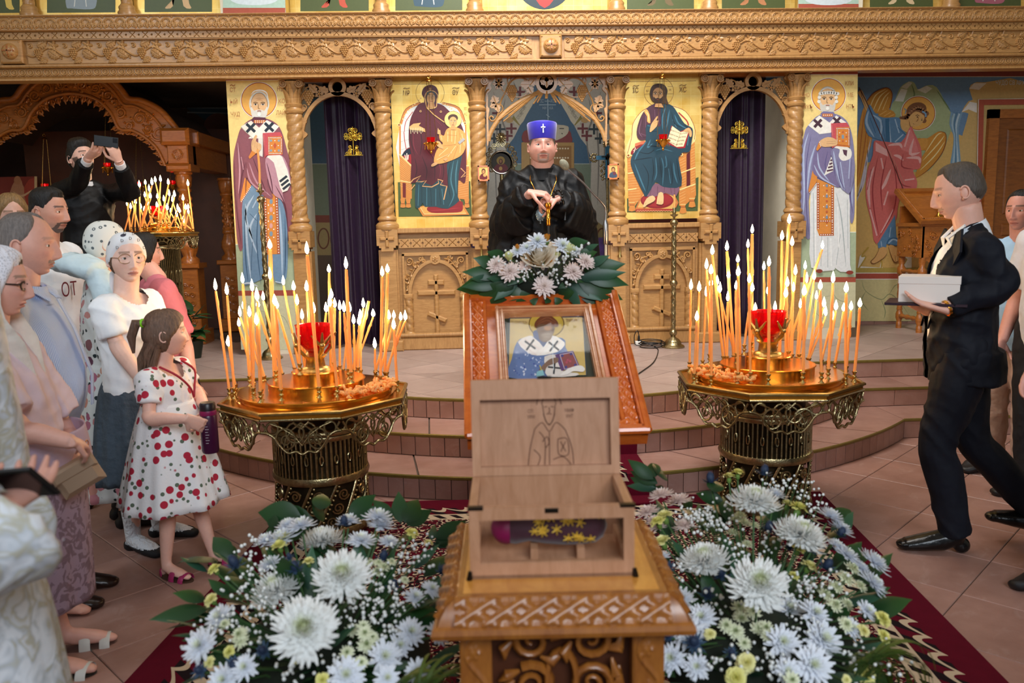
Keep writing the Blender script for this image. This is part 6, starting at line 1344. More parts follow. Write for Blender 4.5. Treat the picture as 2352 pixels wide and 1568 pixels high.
def cs(lst,s,ox,oy,dy=9):
 out=[]
 for e in lst:
  tx,ty,bx,by=e[:4];r=1.2*(e[4]if len(e)>4 else .0052);out.append((tx/s+ox,(ty)/s+oy+dy,bx/s+ox,by/s+oy,r,e[5]if len(e)>5 else True))
 return out
KEY='l'
L_=[(110,385,152,965),(173,410,212,960),(182,695,205,940,.004),(260,345,300,930,.006),(411,155,440,930,.0085),(617,185,685,995,.007),(738,285,800,800,.0065),(833,265,865,960,.007),(1033,305,1025,930,.006),(1062,285,1050,870,.007),(313,390,322,1000),(412,325,450,950,.006),(486,355,495,800),(543,385,545,790),(615,390,625,800,.006),(752,430,770,900,.0065),(340,440,365,1010),(375,440,395,850,.006),(267,490,290,880,.006),(246,530,265,880),(240,585,250,900),(298,530,320,985),(337,575,360,1020),(345,480,385,860),(438,465,475,1010,.0065),(450,485,550,880,.006),(562,465,597,960),(590,545,605,850),(722,505,690,830,.006),(743,475,785,990,.006),(770,480,765,880),(798,495,800,870),(822,505,850,940),(853,505,860,830),(875,570,880,860),(905,575,900,880),(928,480,930,830,.006),(958,440,960,820,.008,False),(982,530,985,810),(992,705,995,870,.005),(1070,545,1095,840),(1097,540,1100,850),(1097,600,1115,920,.006),(1135,550,1135,860),(1160,550,1165,850),(912,540,915,860),(655,510,650,870)]
candle_stand((-.815,4.07),.475,.72,-111.6,.028,'large octagonal brass candle stand at left beside the little girl',cs(L_,2.4127,450,500),'candles on the left stand')
KEY='r'
R_=[(195,465,185,870),(237,475,225,920),(225,625,212,930,.006),(273,500,255,860),(275,360,300,930,.006),(305,285,330,830,.0065),(298,385,300,940),(298,450,290,860),(330,440,385,820),(345,480,350,830),(380,265,375,820,.0075),(388,405,410,830),(384,525,380,870),(436,325,440,830,.006),(438,395,435,960),(427,465,430,900,.0065),(488,250,460,800),(510,175,500,860,.0075),(495,430,500,960),(508,405,515,850,.006),(510,475,525,900),(525,575,530,890),(570,365,560,790),(596,345,592,970,.006),(592,490,590,900),(663,210,700,790,.006),(700,125,705,770,.0075),(715,240,715,860),(627,575,625,790),(690,450,680,860),(683,505,695,890),(732,390,740,800,.006),(722,475,705,870),(757,560,770,830),(782,360,750,860),(870,255,742,790,.006),(790,430,785,830,.0065),(828,415,840,820),(860,465,865,960),(777,495,770,960,.006),(840,515,838,840),(878,555,870,830),(925,430,900,940,.006),(887,600,885,830),(922,620,925,850),(940,570,940,860),(980,575,965,870,.006),(993,480,990,930,.006),(1018,570,1015,890,.006),(1063,555,1055,920,.006)]
candle_stand((1.54,4.14),.475,.72,-119.7,.028,'large octagonal brass candle stand at right beside the man carrying a box',cs(R_,2.24,1500,450),'candles on the right stand')
KEY='f'
F_=[(1005,85),(1048,65),(1095,70),(1120,48),(1157,45),(1213,65),(1355,75),(1075,115),(918,180),(918,220),(942,240),(948,170),(983,160),(977,205),(1045,155),(1085,165),(1015,240),(1042,260),(1065,225),(1135,165),(1130,228),(1170,268),(1182,185),(1205,248),(1233,270),(1220,150),(1257,155),(1245,190),(1280,250),(1295,268),(1320,180),(1338,245),(1357,240),(1357,275),(1277,355),(1325,345)]
Rf=random.Random(9)
F_=[(x,y,1150+(x+Rf.uniform(-8,16)-1150)*.98,400+22*Rf.uniform(-1,1)*math.sqrt(max(0,1-((x-1150)/240)**2)),.0048)for x,y in F_]
candle_stand((P(367,535,7.15).x,7.15),.31,P(367,535,7.15).z,-112,PZ,'smaller candle stand crowded with candles before the shrine',cs(F_,3.1357,0,400,4),'candles on the far stand',True,0)
def wax_heap(c,zt,label,n,seed,amid,aw):
 R=random.Random(seed);mb=MB()
 for k in range(n):
  a_=amid+R.uniform(-aw,aw);r=R.uniform(.27,.40);l=R.uniform(.015,.04);d=R.uniform(0,6.28);z=zt+.012+R.uniform(0,.02);p=V(c[0]+r*math.cos(a_),c[1]+r*math.sin(a_),z)
  mb.tube([p,p+V(l*.5*math.cos(d),l*.5*math.sin(d),R.uniform(-.004,.012)),p+V(l*math.cos(d+.5),l*math.sin(d+.5),R.uniform(-.008,.01))],[.006,.009,.005],6)
 tag(obj('wax_scraps',mb,WAX,None,60),label,'wax',None,'stuff')
wax_heap((-.815,4.07),.75,'heap of melted wax crumbs on the left candle stand',110,3,-.5,.55)
wax_heap((1.54,4.14),.75,'heap of melted wax crumbs on the right candle stand',80,4,3.6,.6)
for s,tp,lb in((s1,(598,343),'unlit yellow candle on the tall stick before the blue-robed bishop mural'),(s2,(1537,448),'unlit yellow candle on the tall stick before the right carved panel')):
 candle(s,V(s.x,s.y,max(P(tp[0],tp[1],s.y).z,s.z+.12)),.010,lb,None,False,0,1)
#  ICON STAND (behind) AND RELIQUARY STAND (front)
REDW=wood('orange_red_wood','#b84c16','#e0742a',.28,(6,6,18),.5)
def braid(name,L,w,mat,per=.05):
 n=max(2,int(L/per));per=L/n
 def f(X,Z):
  o=np.zeros(X.shape)
  for k in range(-1,n+1):
   x0=-L/2+k*per
   for s in(-1,1):o=mx(o,ridge(X,Z,[(x0,-s*w*.42),(x0+per*1.3,s*w*.42)],per*.15,.010)*(1 if s>0 else .8));
   for q in range(3):o=mx(o,ridge(X,Z,[(x0+per*(.55+.16*q),-w*.2),(x0+per*(.35+.16*q),w*.12)],per*.05,.006))
  return o+.002
 return relief(name,L,w,int(L/.0045),16,f,mat)
def M4(o,ex,ey,ez):return Matrix(((ex.x,ey.x,ez.x,o.x),(ex.y,ey.y,ez.y,o.y),(ex.z,ey.z,ez.z,o.z),(0,0,0,1)))
Yb,Yt=2.6,3.25
B0,B1,T0_,T1_=P(1051,1010,Yb),P(1468,1005,Yb),P(1088,690,Yt),P(1428,686,Yt)
xc=(B0.x+B1.x+T0_.x+T1_.x)/4;Wd=.605;zb_,zt_=(B0.z+B1.z)/2,(T0_.z+T1_.z)/2
ist=thing('icon_stand','polished orange-red wooden icon stand with sloping top and braided border','icon stand',(xc,2.95,.03))
sl=V(0,Yt-Yb,zt_-zb_);Ls=sl.length;sl.normalize();nrm=V(0,-sl.z,sl.y)
MS=M4(V(xc,Yb,zb_),V(1,0,0),sl,nrm)
obj('sloping_board',MB().box(-Wd/2,Wd/2,0,Ls,-.04,0,MS),REDW,ist,30)
mb=MB()
for(a0,a1,b0,b1)in((-Wd/2,-Wd/2+.022,0,Ls),(Wd/2-.022,Wd/2,0,Ls),(-Wd/2,Wd/2,0,.022),(-Wd/2,Wd/2,Ls-.022,Ls)):mb.box(a0,a1,b0,b1,0,.035,MS)
for s in(-1,1):mb.tube([MS@V(s*(Wd/2-.004),-.004,.03),MS@V(s*(Wd/2-.004),Ls,.03)],.014,8);mb.tube([MS@V(s*(Wd/2-.075),.06,.012),MS@V(s*(Wd/2-.075),Ls,.012)],.008,8)
mb.tube([MS@V(-Wd/2,0,.028),MS@V(Wd/2,0,.028)],.014,8)
obj('raised_border',mb,REDW,ist,40)
bm=braid('braided_carving',Ls-.05,.045,REDW)
for s in(-1,1):
 o=link('braided_carving',bm,ist);M=MS@M4(V(s*(Wd/2-.046),Ls/2,.008),V(0,1,0),V(0,0,-1),V(-1,0,0));o.matrix_basis=Matrix.Translation(-ist.location)@M
bm2=braid('braided_carving',Wd-.05,.045,REDW);o=link('braided_carving',bm2,ist);o.matrix_basis=Matrix.Translation(-ist.location)@MS@M4(V(0,.046,.008),V(1,0,0),V(0,0,-1),V(0,1,0))
mb=MB().box(xc-.22,xc+.22,2.74,3.16,.09,zb_-.0).box(xc-.27,xc+.27,2.68,3.22,.03,.09);obj('body',mb,REDW,ist,30)
obj('under_rail',MB().box(xc-.25,xc+.25,2.70,3.2,zb_-.04,zb_+.02),REDW,ist,30)
def tl(px_,py_,lift):
 o=MS@V(0,0,lift);d=ray(px_,py_);t_=(o-CAM).dot(nrm)/d.dot(nrm);return CAM+d*t_
MI=MS.inverted();q=[MI@tl(x,y,.05)for x,y in((1132,884),(1392,880),(1362,700),(1150,700))]
x0,x1,y0,y1=(q[0].x+q[3].x)/2,(q[1].x+q[2].x)/2,(q[0].y+q[1].y)/2,(q[2].y+q[3].y)/2+.0
kt=thing('framed_icon','glazed icon of a bearded saint in blue robe lying on the orange icon stand','icon',tuple(MS@V((x0+x1)/2,(y0+y1)/2,.002)))
fw=.034;mb=MB()
for(a0,a1,b0,b1)in((x0,x1,y0,y0+fw),(x0,x1,y1-fw,y1),(x0,x0+fw,y0+fw,y1-fw),(x1-fw,x1,y0+fw,y1-fw)):mb.box(a0,a1,b0,b1,.002,.045,MS)
for s,xx in((1,x0),(-1,x1)):mb.tube([MS@V(xx+s*.008,y0,.047),MS@V(xx+s*.008,y1,.047)],.008,6);mb.tube([MS@V(xx+s*.026,y0+.02,.047),MS@V(xx+s*.026,y1-.02,.047)],.006,6)
for s,yy in((1,y0),(-1,y1)):mb.tube([MS@V(x0,yy+s*.008,.047),MS@V(x1,yy+s*.008,.047)],.008,6);mb.tube([MS@V(x0+.02,yy+s*.026,.047),MS@V(x1-.02,yy+s*.026,.047)],.006,6)
obj('case_frame',mb,wood('case_wood','#b5673a','#d99a6a',.25,(5,5,20),.6),kt,40)
obj('back_board',MB().box(x0+fw-.004,x1-fw+.004,y0+fw-.004,y1-fw+.004,.004,.014,MS),pm('dark_green_board','#232a1c',.5),kt)
a=Paint(7.468,1130,690,lambda x,y,l:tl(x,y,.016+l),.0002)
a.poly([(295,290),(1560,265),(1625,1280),(265,1325)],'#1c3a54').poly([(310,310),(1550,285),(1612,1275),(285,1315)],'#c9a85c').poly([(310,310),(1550,285),(1580,700),(300,740)],'#cdb070')
a.halo(935,400,310,'#6a4a20','#c2a03c','#8a6a34',240);a.text('ПБ СПУРИДОН',465,380,70,'#7a4428',0,.55).text('ТРИМІФУНТ',1385,345,70,'#7a4428',0,.55)
a.poly([(300,1320),(340,1000),(430,710),(640,620),(1200,640),(1260,800),(1290,950),(1000,1300)],'#5a6f9c',3)
R=random.Random(8)
for k in range(46):
 x,y=R.uniform(350,880),R.uniform(860,1290)
 if x>330+(1320-y)*.1:a.ell(x,y,R.uniform(8,22),R.uniform(8,20),R.choice(['#3a4a8c','#a9b4d0','#c8c8d4','#7a88b0']),9,R.uniform(0,3),keep=True)
a.k+=1
a.poly([(700,560),(780,500),(1040,560),(1000,700),(900,800),(760,700)],'#3f4f7c',2).poly([(440,710),(640,600),(720,640),(880,800),(760,940),(600,880)],'#e3d6cc',2).poly([(1040,600),(1200,680),(1250,760),(1100,890),(760,945),(900,780)],'#ece2d8',2).lines([[(470,720),(760,930)],[(560,660),(840,850)],[(1060,640),(820,920)],[(1180,700),(960,900)]],9,'#c08a78')
a.cross(655,760,115,34,'#23252c',.62).cross(1060,780,115,34,'#23252c',-.9)
a.poly([(730,400),(800,300),(950,235),(1090,320),(1140,400),(1130,450),(1050,450),(880,400),(760,470)],'#6a3418',3).lines([[(780,380),(950,290),(1110,380)],[(770,420),(940,340),(1120,420)]],12,'#8a5030')
a.poly([(760,450),(880,400),(1060,450),(1070,520),(1040,600),(990,680),(900,715),(820,670),(790,560)],'#6a4a34',3).ell(960,470,70,46,'#b07a50').poly([(840,580),(930,540),(1030,530),(1040,600),(960,690),(880,690)],'#8a7260',3).lines([[(880,600),(960,570),(1020,590)],[(880,640),(940,620),(1000,640)]],10,'#c8b8a4').lines([[(910,440),(950,425),(990,440)],[(1020,450),(1060,445)]],12,'#2c1a10').lines([[(990,440),(1010,510),(980,520)]],8,'#4a2c18')
a.poly([(920,1150),(900,960),(1100,920),(1180,960),(1190,1200),(1460,1240),(1440,1290),(960,1305)],'#d8ccc2',2).cross(1070,1150,110,30,'#23252c',.1)
a.poly([(1080,930),(1390,855),(1500,1120),(1190,1205)],'#5a3468').poly([(1170,935),(1370,890),(1470,1120),(1245,1170)],'#8a4444').line([(1165,930),(1378,885),(1480,1122),(1245,1178),(1165,930)],10,'#c8c0d0',0).dots([(1205,945),(1355,915),(1270,1140),(1430,1105)],24,'#3a3a7c').dots([(1300,1020),(1340,1040),(1280,1060)],22,'#b0485c')
a.poly([(800,1200),(880,1100),(1000,1000),(1130,980),(1120,1060),(960,1120),(900,1200)],'#7a5a48',3).poly([(1160,1290),(1300,1170),(1500,1110),(1590,1160),(1560,1220),(1400,1210),(1300,1260)],'#e6dcd2',3).poly([(770,1220),(870,1180),(900,1280),(760,1310)],'#7fb0b4').lines([[(820,1110),(850,1200)]],30,'#c8b050')
a.line([(1040,600),(1045,1000),(1060,1190)],8,'#e0e4e8',0)
a.done('painted_figure',kt)
GLASS=pm('clear_glass','#ffffff',.03,0,trans=1,ior=1.45)
def glass_thin():
 m=bpy.data.materials.new('thin_glass');m.use_nodes=True;nt=m.node_tree;nt.nodes.remove(nt.nodes['Principled BSDF'])
 t_=N(nt,'ShaderNodeBsdfTransparent');g=N(nt,'ShaderNodeBsdfGlossy');g.inputs['Roughness'].default_value=.03;fr=N(nt,'ShaderNodeFresnel',i_0=1.12);mx_=N(nt,'ShaderNodeMixShader')
 for l in((fr.outputs[0],mx_.inputs[0]),(t_.outputs[0],mx_.inputs[1]),(g.outputs[0],mx_.inputs[2]),(mx_.outputs[0],nt.nodes['Material Output'].inputs[0])):nt.links.new(*l)
 return m
THIN=glass_thin()
obj('glass_pane',MB().box(x0+fw-.003,x1-fw+.003,y0+fw-.003,y1-fw+.003,.036,.038,MS),THIN,kt,0)
obj('latch',MB().box((x0+x1)/2-.02,(x0+x1)/2+.02,y0-.006,y0+.012,.045,.054,MS),pm('black_metal','#15120f',.4,.8),kt)
ZT=.82;fl,fr_,br,bl=(G(x,y,ZT)for x,y in((1048,1363),(1506,1348),(1459,1199),(1092,1208)))
xm,ym=(fl.x+fr_.x+br.x+bl.x)/4,(fl.y+fr_.y+br.y+bl.y)/4;hw=.197;hd=.185
ang=math.atan2(br.x-fr_.x,br.y-fr_.y)*.5
fs=thing('reliquary_stand','carved honey-coloured stand with braided edge carrying the open box in front','stand',(xm,ym,.03));fs.rotation_euler=(0,0,-ang)
HONEY=wood('amber_wood','#7a4216','#a46626',.38,(18,6,6),.3)
LC=lambda n,mb,m,p=fs,s=30:obj(n,mb,m,p,s,False)
ow=hw+.052;od=hd+.055;z=ZT-.03
LC('flat_top',MB().box(-hw,hw,-hd,hd,z-.03,z),wood('top_wood','#b06a22','#d39444',.3,(14,5,5),.5))
mb=MB();prof=[(0,z),(.012,z),(.03,z-.012),(.045,z-.035),(.05,z-.05)]
ring=lambda e,zz:[(-hw-e,-hd-e,zz),(hw+e,-hd-e,zz),(hw+e,hd+e,zz),(-hw-e,hd+e,zz)]
vs=[];[vs.extend(ring(e,zz))for e,zz in prof];mb.add(vs,[(4*k+i,4*(k+1)+i,4*(k+1)+(i+1)%4,4*k+(i+1)%4)for k in range(len(prof)-1)for i in range(4)]);LC('curved_edge',mb,HONEY)
mb=MB();rr_=ring(.052,z-.058);mb.tube([Vector(p)for p in rr_],.014,8,closed=True);mb.slab([p[:2]for p in ring(.045,0)],z-.075,z-.055);LC('lower_moulding',mb,HONEY)
for L,cx,cy,rz in((2*hw+.03,0,-hd-.034,0),(2*hd+.03,hw+.034,0,math.pi/2),(2*hd+.03,-hw-.034,0,-math.pi/2)):
 o=link('braided_carving',braid('braided_carving',L,.056,HONEY,.055),fs,(cx,cy,z-.024));o.rotation_euler=(math.radians(-38),0,rz);o.rotation_mode='XYZ'
bw,bd_=hw-.022,hd-.03;LC('body',MB().box(-bw+.02,bw-.02,-bd_+.02,bd_-.02,.06,z-.06),pm('dark_carved_ground','#4a2410',.5),fs)
for sx in(-1,1):
 for sy in(-1,1):LC('corner_post',MB().box(sx*bw-.032,sx*bw+.032,sy*bd_-.032,sy*bd_+.032,.05,z-.065),HONEY)
def f_post(X,Z):
 o=np.zeros(X.shape)+.001
 for k in range(-4,5):o=mx(o,flower_h(X,Z,.006*(-1)**k,k*.085,.017,.008,6));o=mx(o,ridge(X,Z,[(.022*(-1)**k*math.sin(t),k*.085+(t-1.57)/3.14*.085)for t in np.linspace(0,3.14,10)],.004,.007))
 return o
pme=relief('vine_carving',.058,.70,22,170,f_post,HONEY)
for sx in(-1,1):link('vine_carving',pme,fs,(sx*bw,-bd_-.034,.41))
mb=MB();R=random.Random(6)
for s in(-1,1):
 for k in range(7):
  zz=z-.12-k*.095;sp=spiral(s*.06,zz,.005,.045,R.uniform(0,6),1.7*s*(-1)**k,24);mb.tube([(p[0],-bd_-.002,p[1])for p in sp],[.004+.007*i/24 for i in range(25)],6)
  for q in range(4):a_=R.uniform(0,6.28);mb.tube([(s*.06+.04*math.cos(a_),-bd_,zz+.04*math.sin(a_)),(s*.06+.06*math.cos(a_+.3),-bd_-.012,zz+.055*math.sin(a_+.3)),(s*.06+.07*math.cos(a_+.7),-bd_,zz+.07*math.sin(a_+.7))],[.004,.012,.003],6)
for zz in(z-.2,z-.38,z-.56):mb.tube([(.03*math.cos(t_),-bd_-.004,zz+.06*math.sin(t_))for t_ in np.linspace(0,6.28,20)[:-1]],.008,6,closed=True)
LC('scroll_relief',mb,HONEY,fs,60);LC('plinth',MB().box(-bw-.05,bw+.05,-bd_-.05,bd_+.05,-.0,.06),HONEY)
bx=thing('reliquary_box','open wooden casket with glass sides and raised lid on the front stand','box',(0,0,0));BW=.342/2;BD=.115;BH=.165
bc=(G(1083,1330,ZT)+G(1455,1322,ZT))/2;Rz=Matrix.Rotation(-ang,4,'Z');bx.location=V(bc.x,bc.y,ZT-.03+.03)+Rz.to_3x3()@V(0,BD+.0,0);bx.location.z=ZT-.03;bx.rotation_euler=(0,0,-ang)
BEECH=wood('pale_beech','#a1714f','#c09070',.45,(20,4,4),.1);z0,z1=.018,.018+BH;p_=.022
LB=lambda n,mb,m,p=bx,s=30:obj(n,mb,m,p,s,False)
LB('floor_board',MB().box(-BW,BW,-BD,BD,z0,z0+.02),BEECH)
for n,(a0,a1,b0,b1,c0,c1)in(('front_bottom_rail',(-BW,BW,-BD,-BD+.018,z0,z0+.045)),('front_top_rail',(-BW,BW,-BD,-BD+.018,z1-.026,z1)),('back_board',(-BW,BW,BD-.018,BD,z0,z1))):LB(n,MB().box(a0,a1,b0,b1,c0,c1),BEECH)
for s in(-1,1):
 LB('front_stile',MB().box(s*BW-(p_ if s>0 else 0),s*BW+(0 if s>0 else p_),-BD+.0005,-BD+.0175,z0+.045,z1-.026),BEECH)
 LB('side_top_rail',MB().box(s*BW-(.018 if s>0 else 0),s*BW+(0 if s>0 else .018),-BD+.018,BD-.018,z1-.024,z1-.001),BEECH);LB('side_bottom_rail',MB().box(s*BW-(.018 if s>0 else 0),s*BW+(0 if s>0 else .018),-BD+.018,BD-.018,z0,z0+.045),BEECH)
 LB('side_glass',MB().box(s*(BW-.010),s*(BW-.008),-BD+.018,BD-.018,z0+.045,z1-.024),THIN,bx,0)
 for sy in(-1,1):
  mb=MB().lathe([(.008,-.018),(.009,-.010),(.004,-.004),(.006,.0)],10,(s*(BW-.006),sy*(BD-.006),z0));mb.tube([(s*BW,sy*(BD+.002),z0+.03),(s*(BW+.003),sy*(BD+.003),z0+.005),(s*(BW-.006),sy*(BD-.006),z0-.008)],[.004,.008,.004],6);mb.tube([(s*(BW-.04),sy*(BD+.002),z0+.006),(s*BW,sy*(BD+.003),z0+.006)],.005,6);LB('corner_foot',mb,pm('dark_bronze2','#2c2620',.4,.9),bx,60)
 LB('corner_plate',MB().box(s*(BW-.014)-.016,s*(BW-.014)+.016,-BD-.001,-BD+.014,z1-.004,z1+.002),MATS['dark_bronze2'])
LB('front_glass',MB().box(-BW+p_,BW-p_,-BD+.008,-BD+.010,z0+.045,z1-.026),THIN,bx,0);LB('latch',MB().bbox(-.014,.014,-BD-.004,-BD,z1-.012,z1-.002,.002),MATS['dark_bronze2'])
lt=math.radians(8);ML=M4(V(0,BD+.004,z1-.002),V(1,0,0),V(0,math.sin(lt),math.cos(lt)),V(0,-math.cos(lt),math.sin(lt)));LH=.222
lid=LB('lid',MB().box(-BW,BW,0,LH,-.008,0,ML),BEECH);mb=MB()
for(a0,a1,b0,b1)in((-BW,BW,0,.02),(-BW,BW,LH-.046,LH),(-BW,-BW+.02,.02,LH-.046),(BW-.02,BW,.02,LH-.046)):mb.box(a0,a1,b0,b1,0,.022,ML)
LB('lid_frame',mb,BEECH,lid);LB('lid_glass',MB().box(-BW+.02,BW-.02,.02,LH-.046,.016,.018,ML),THIN,lid,0)
LB('lid_catch',MB().box(-.016,.016,LH,LH+.006,0,.014,ML),MATS['black_metal'],lid)
mb=MB()
for s in(-1,1):mb.box(s*(BW-.05)-.016,s*(BW-.05)+.016,-.006,.004,.0,.004,ML)
LB('hinge',mb,MATS['dark_bronze2'])
pa_=Paint(1000/.30,0,0,lambda x,y,l:ML@V(x-.1425+.01,.2-y+.0,.0006+l),.00008);BR_='#5a3018';Rb=random.Random(2)
pa_.lines([[(475+95*math.cos(t_),130+95*math.sin(t_))for t_ in np.linspace(math.pi,2*math.pi,14)],[(420,130),(430,90),(475,62),(520,90),(530,130)],[(425,130),(440,230),(475,290),(510,230),(525,130)],[(440,150),(460,145)],[(490,145),(512,150)],[(476,150),(480,185),(470,190)],[(455,205),(475,200),(495,205)],[(430,200),(450,260),(475,285),(500,260),(520,200)],[(360,320),(420,270),(475,340),(530,270),(600,330)],[(360,320),(320,480),(300,640)],[(600,330),(650,480),(660,640)],[(300,640),(660,640)],[(475,340),(470,640)],[(395,340),(440,420),(430,640)],[(540,400),(610,400),(620,520),(545,520),(540,400)],[(420,420),(455,380),(470,430),(440,470)],[(500,560),(580,540),(640,600)],[(350,480),(400,540),(360,640)],[(560,420),(600,500)],[(600,420),(560,500)]],7,BR_,False)
for t_,x,y in(('СВ',335,50),('СП',330,180),('УРИ',335,225),('ТРИ',630,80),('МИФ',635,180),('УНТ',635,225)):pa_.text(t_,x,y,38,BR_,0,.8)
for c_ in(pa_.mb.v,):pass
obj('burnt_drawing',pa_.mb,pm('burnt_line','#ffffff',.6,attr=True),lid,0,False)
sc=V(.0,0,z0+.02);rl=thing('embroidered_slipper','dark red velvet slipper embroidered with gold flowers inside the glass casket','slipper',(0,0,0));rl.location=bx.matrix_basis@V(0,0,z0+.02)if False else Matrix.Translation(bx.location)@Rz@V(.01,-.01,z0+.02);rl.rotation_euler=(0,0,-ang)
LR=lambda n,mb,m,p=rl,s=60:obj(n,mb,m,p,s,False)
prof=[(-.118,.024,.030,.052),(-.11,.032,.032,.05),(-.085,.036,.034,.05),(-.055,.028,.036,.05),(-.02,.036,.036,.05),(.02,.040,.036,.05),(.06,.040,.036,.05),(.09,.035,.034,.05),(.108,.024,.024,.05),(.114,.008,.01,.048)]
mb=MB().tube([(x,0,zc_+.012)for x,a_,b_,zc_ in prof],[(b_,a_)for x,a_,b_,zc_ in prof],20,side=(0,1,0));LR('velvet_body',mb,pm('maroon_velvet','#3a0a1e',.7,0,.3,40,sheen=.4),rl,180)
mb=MB().sph((-.105,0,.062),(.034,.034,.036),14,10);LR('open_heel',mb,pm('magenta_satin','#7c0a44',.5),rl,180)
GT=pm('gold_embroidery','#d8b040',.4,.4);R=random.Random(12);mb=MB()
def onbody(x,th):
 for(xa,aa,ba,za),(xb,ab,bb,zb2)in zip(prof[:-1],prof[1:]):
  if xa<=x<=xb:f=(x-xa)/(xb-xa);a_,b_,zz=aa+(ab-aa)*f,ba+(bb-ba)*f,za+(zb2-za)*f;return V(x,-(b_+.002)*math.cos(th),zz+.012+(a_+.002)*math.sin(th))
 return V(x,0,.06)
for k in range(20):
 x,th=-.045+R.random()*.145,R.uniform(-.5,1.2);
 for q in range(6):
  a_=q*math.pi/3+k;mb.tube([onbody(x,th),onbody(min(max(x+.012*math.cos(a_),-.11),.11),th+.3*math.sin(a_))],[.0022,.0012],4)
LR('gold_flowers',mb,GT);
for s in(-.045,.055):LR('support_block',MB().box(s-.008,s+.008,-.045,.045,0,.03),BEECH)
#  FLOWERS
def petal_mat(name,rough=.6):
 m,nt,b=nodes(name);L=nt.links.new;a=N(nt,'ShaderNodeAttribute',attribute_name='Col');L(a.outputs['Color'],b.inputs['Base Color']);b.inputs['Roughness'].default_value=rough
 t=N(nt,'ShaderNodeBsdfTranslucent');L(a.outputs['Color'],t.inputs[0]);x=N(nt,'ShaderNodeMixShader',i_0=.25);L(b.outputs[0],x.inputs[1]);L(t.outputs[0],x.inputs[2]);L(x.outputs[0],nt.nodes['Material Output'].inputs[0]);return m
PETAL=petal_mat('petal');LEAFM=petal_mat('leaf_green',.4)
def strip(mb,pts,ws,side,cup=0,col=None,col2=None):
 """petal or leaf: ribbon along pts with half-widths ws"""
 n=len(pts);v=[]
 for i,p in enumerate(pts):
  t=(pts[min(i+1,n-1)]-pts[max(i-1,0)]).normalized();u=(side-t*side.dot(t)).normalized();nn=u.cross(t)
  v+=[p-u*ws[i]+nn*(cup*ws[i]),p,p+u*ws[i]+nn*(cup*ws[i])]
 o=len(mb.v);mb.v+=[tuple(q)for q in v]
 for i in range(n-1):
  for k in(0,1):a_=o+i*3+k;mb.f.append((a_,a_+1,a_+4,a_+3))
 c0,c1=V(*lin(col)),V(*lin(col2 or col))
 for i in range(n):c=c0.lerp(c1,i/(n-1));mb.c+=[tuple(c)]*3
def mum(N_,inner,outer,ts,spread,wid,seed,tip=.25,in0=8,in1=100,r0=.06):
 mb=MB();R=random.Random(seed)
 for i in range(N_):
  t=(i+.5)/N_;a_=i*2.39996+R.uniform(-.15,.15);L=(ts+(1-ts)*t**.8)*R.uniform(.88,1.08);inc=math.radians(in0+(in1-in0)*t**.75+R.uniform(-5,5));d=V(math.cos(a_),math.sin(a_),0);sd=V(-math.sin(a_),math.cos(a_),0)
  pts=[];p=d*(r0*t)+V(0,0,.14*(1-t));th=inc-.15;s=L/4
  for k in range(5):pts.append(p);p=p+(d*math.sin(th)+V(0,0,math.cos(th)))*s;th+=(spread if k<2 else-tip*2.4)
  w=wid*(.6+.4*t);c=V(*lin(inner)).lerp(V(*lin(outer)),min(1,t*2.6));c2=V(*lin(inner)).lerp(V(*lin(outer)),min(1,t*2.6+.35))
  strip(mb,pts,[w*.35,w*.8,w,w*.85,w*.3],sd,.35,tuple(c),tuple(c2))
 return mesh_of('chrysanthemum',mb,PETAL,180)
MUMB=[mum(260,'#c2cc62','#f6f7f5',.34,.12,.07,s,.34)for s in(1,2)]
MUMS=[mum(75,'#e2e6bc','#eef2fa',.35,.12,.13,s,.1,10,95)for s in(3,4)]
MUMP=[mum(80,'#f0e2d8','#f8e8e2',.32,.12,.13,6,.12,10,100)]
BUTTON=[mum(60,'#6f8c1c','#f2f5d8',.5,.3,.14,5,.4,5,95,.2)]
def carnation(c1,c2,seed,n=34):
 mb=MB();R=random.Random(seed)
 for i in range(n):
  t=(i+.5)/n;a_=i*2.4;d=V(math.cos(a_),math.sin(a_),0);sd=V(-math.sin(a_),math.cos(a_),0);inc=math.radians(8+68*t);L=.75+.25*t;pts=[V(0,0,-.55)+(d*math.sin(inc*f)+V(0,0,math.cos(inc*f)))*(L*f*(1.35-.3*t))for f in(0,.4,.75,1)]
  pts[-1]+=V(R.uniform(-.08,.08),R.uniform(-.08,.08),R.uniform(-.08,.05));strip(mb,pts,[.05,.2,.34,.26],sd,.3*R.uniform(-1,1),c1,c2)
 mb.col('#6f9040').lathe([(.1,-1.15),(.3,-1.0),(.36,-.6),(.3,-.35)],8);return mesh_of('carnation',mb,PETAL,180)
CARN=[carnation('#c9cc50','#f2ec98',7),carnation('#d8d46a','#f6f0b0',8)]
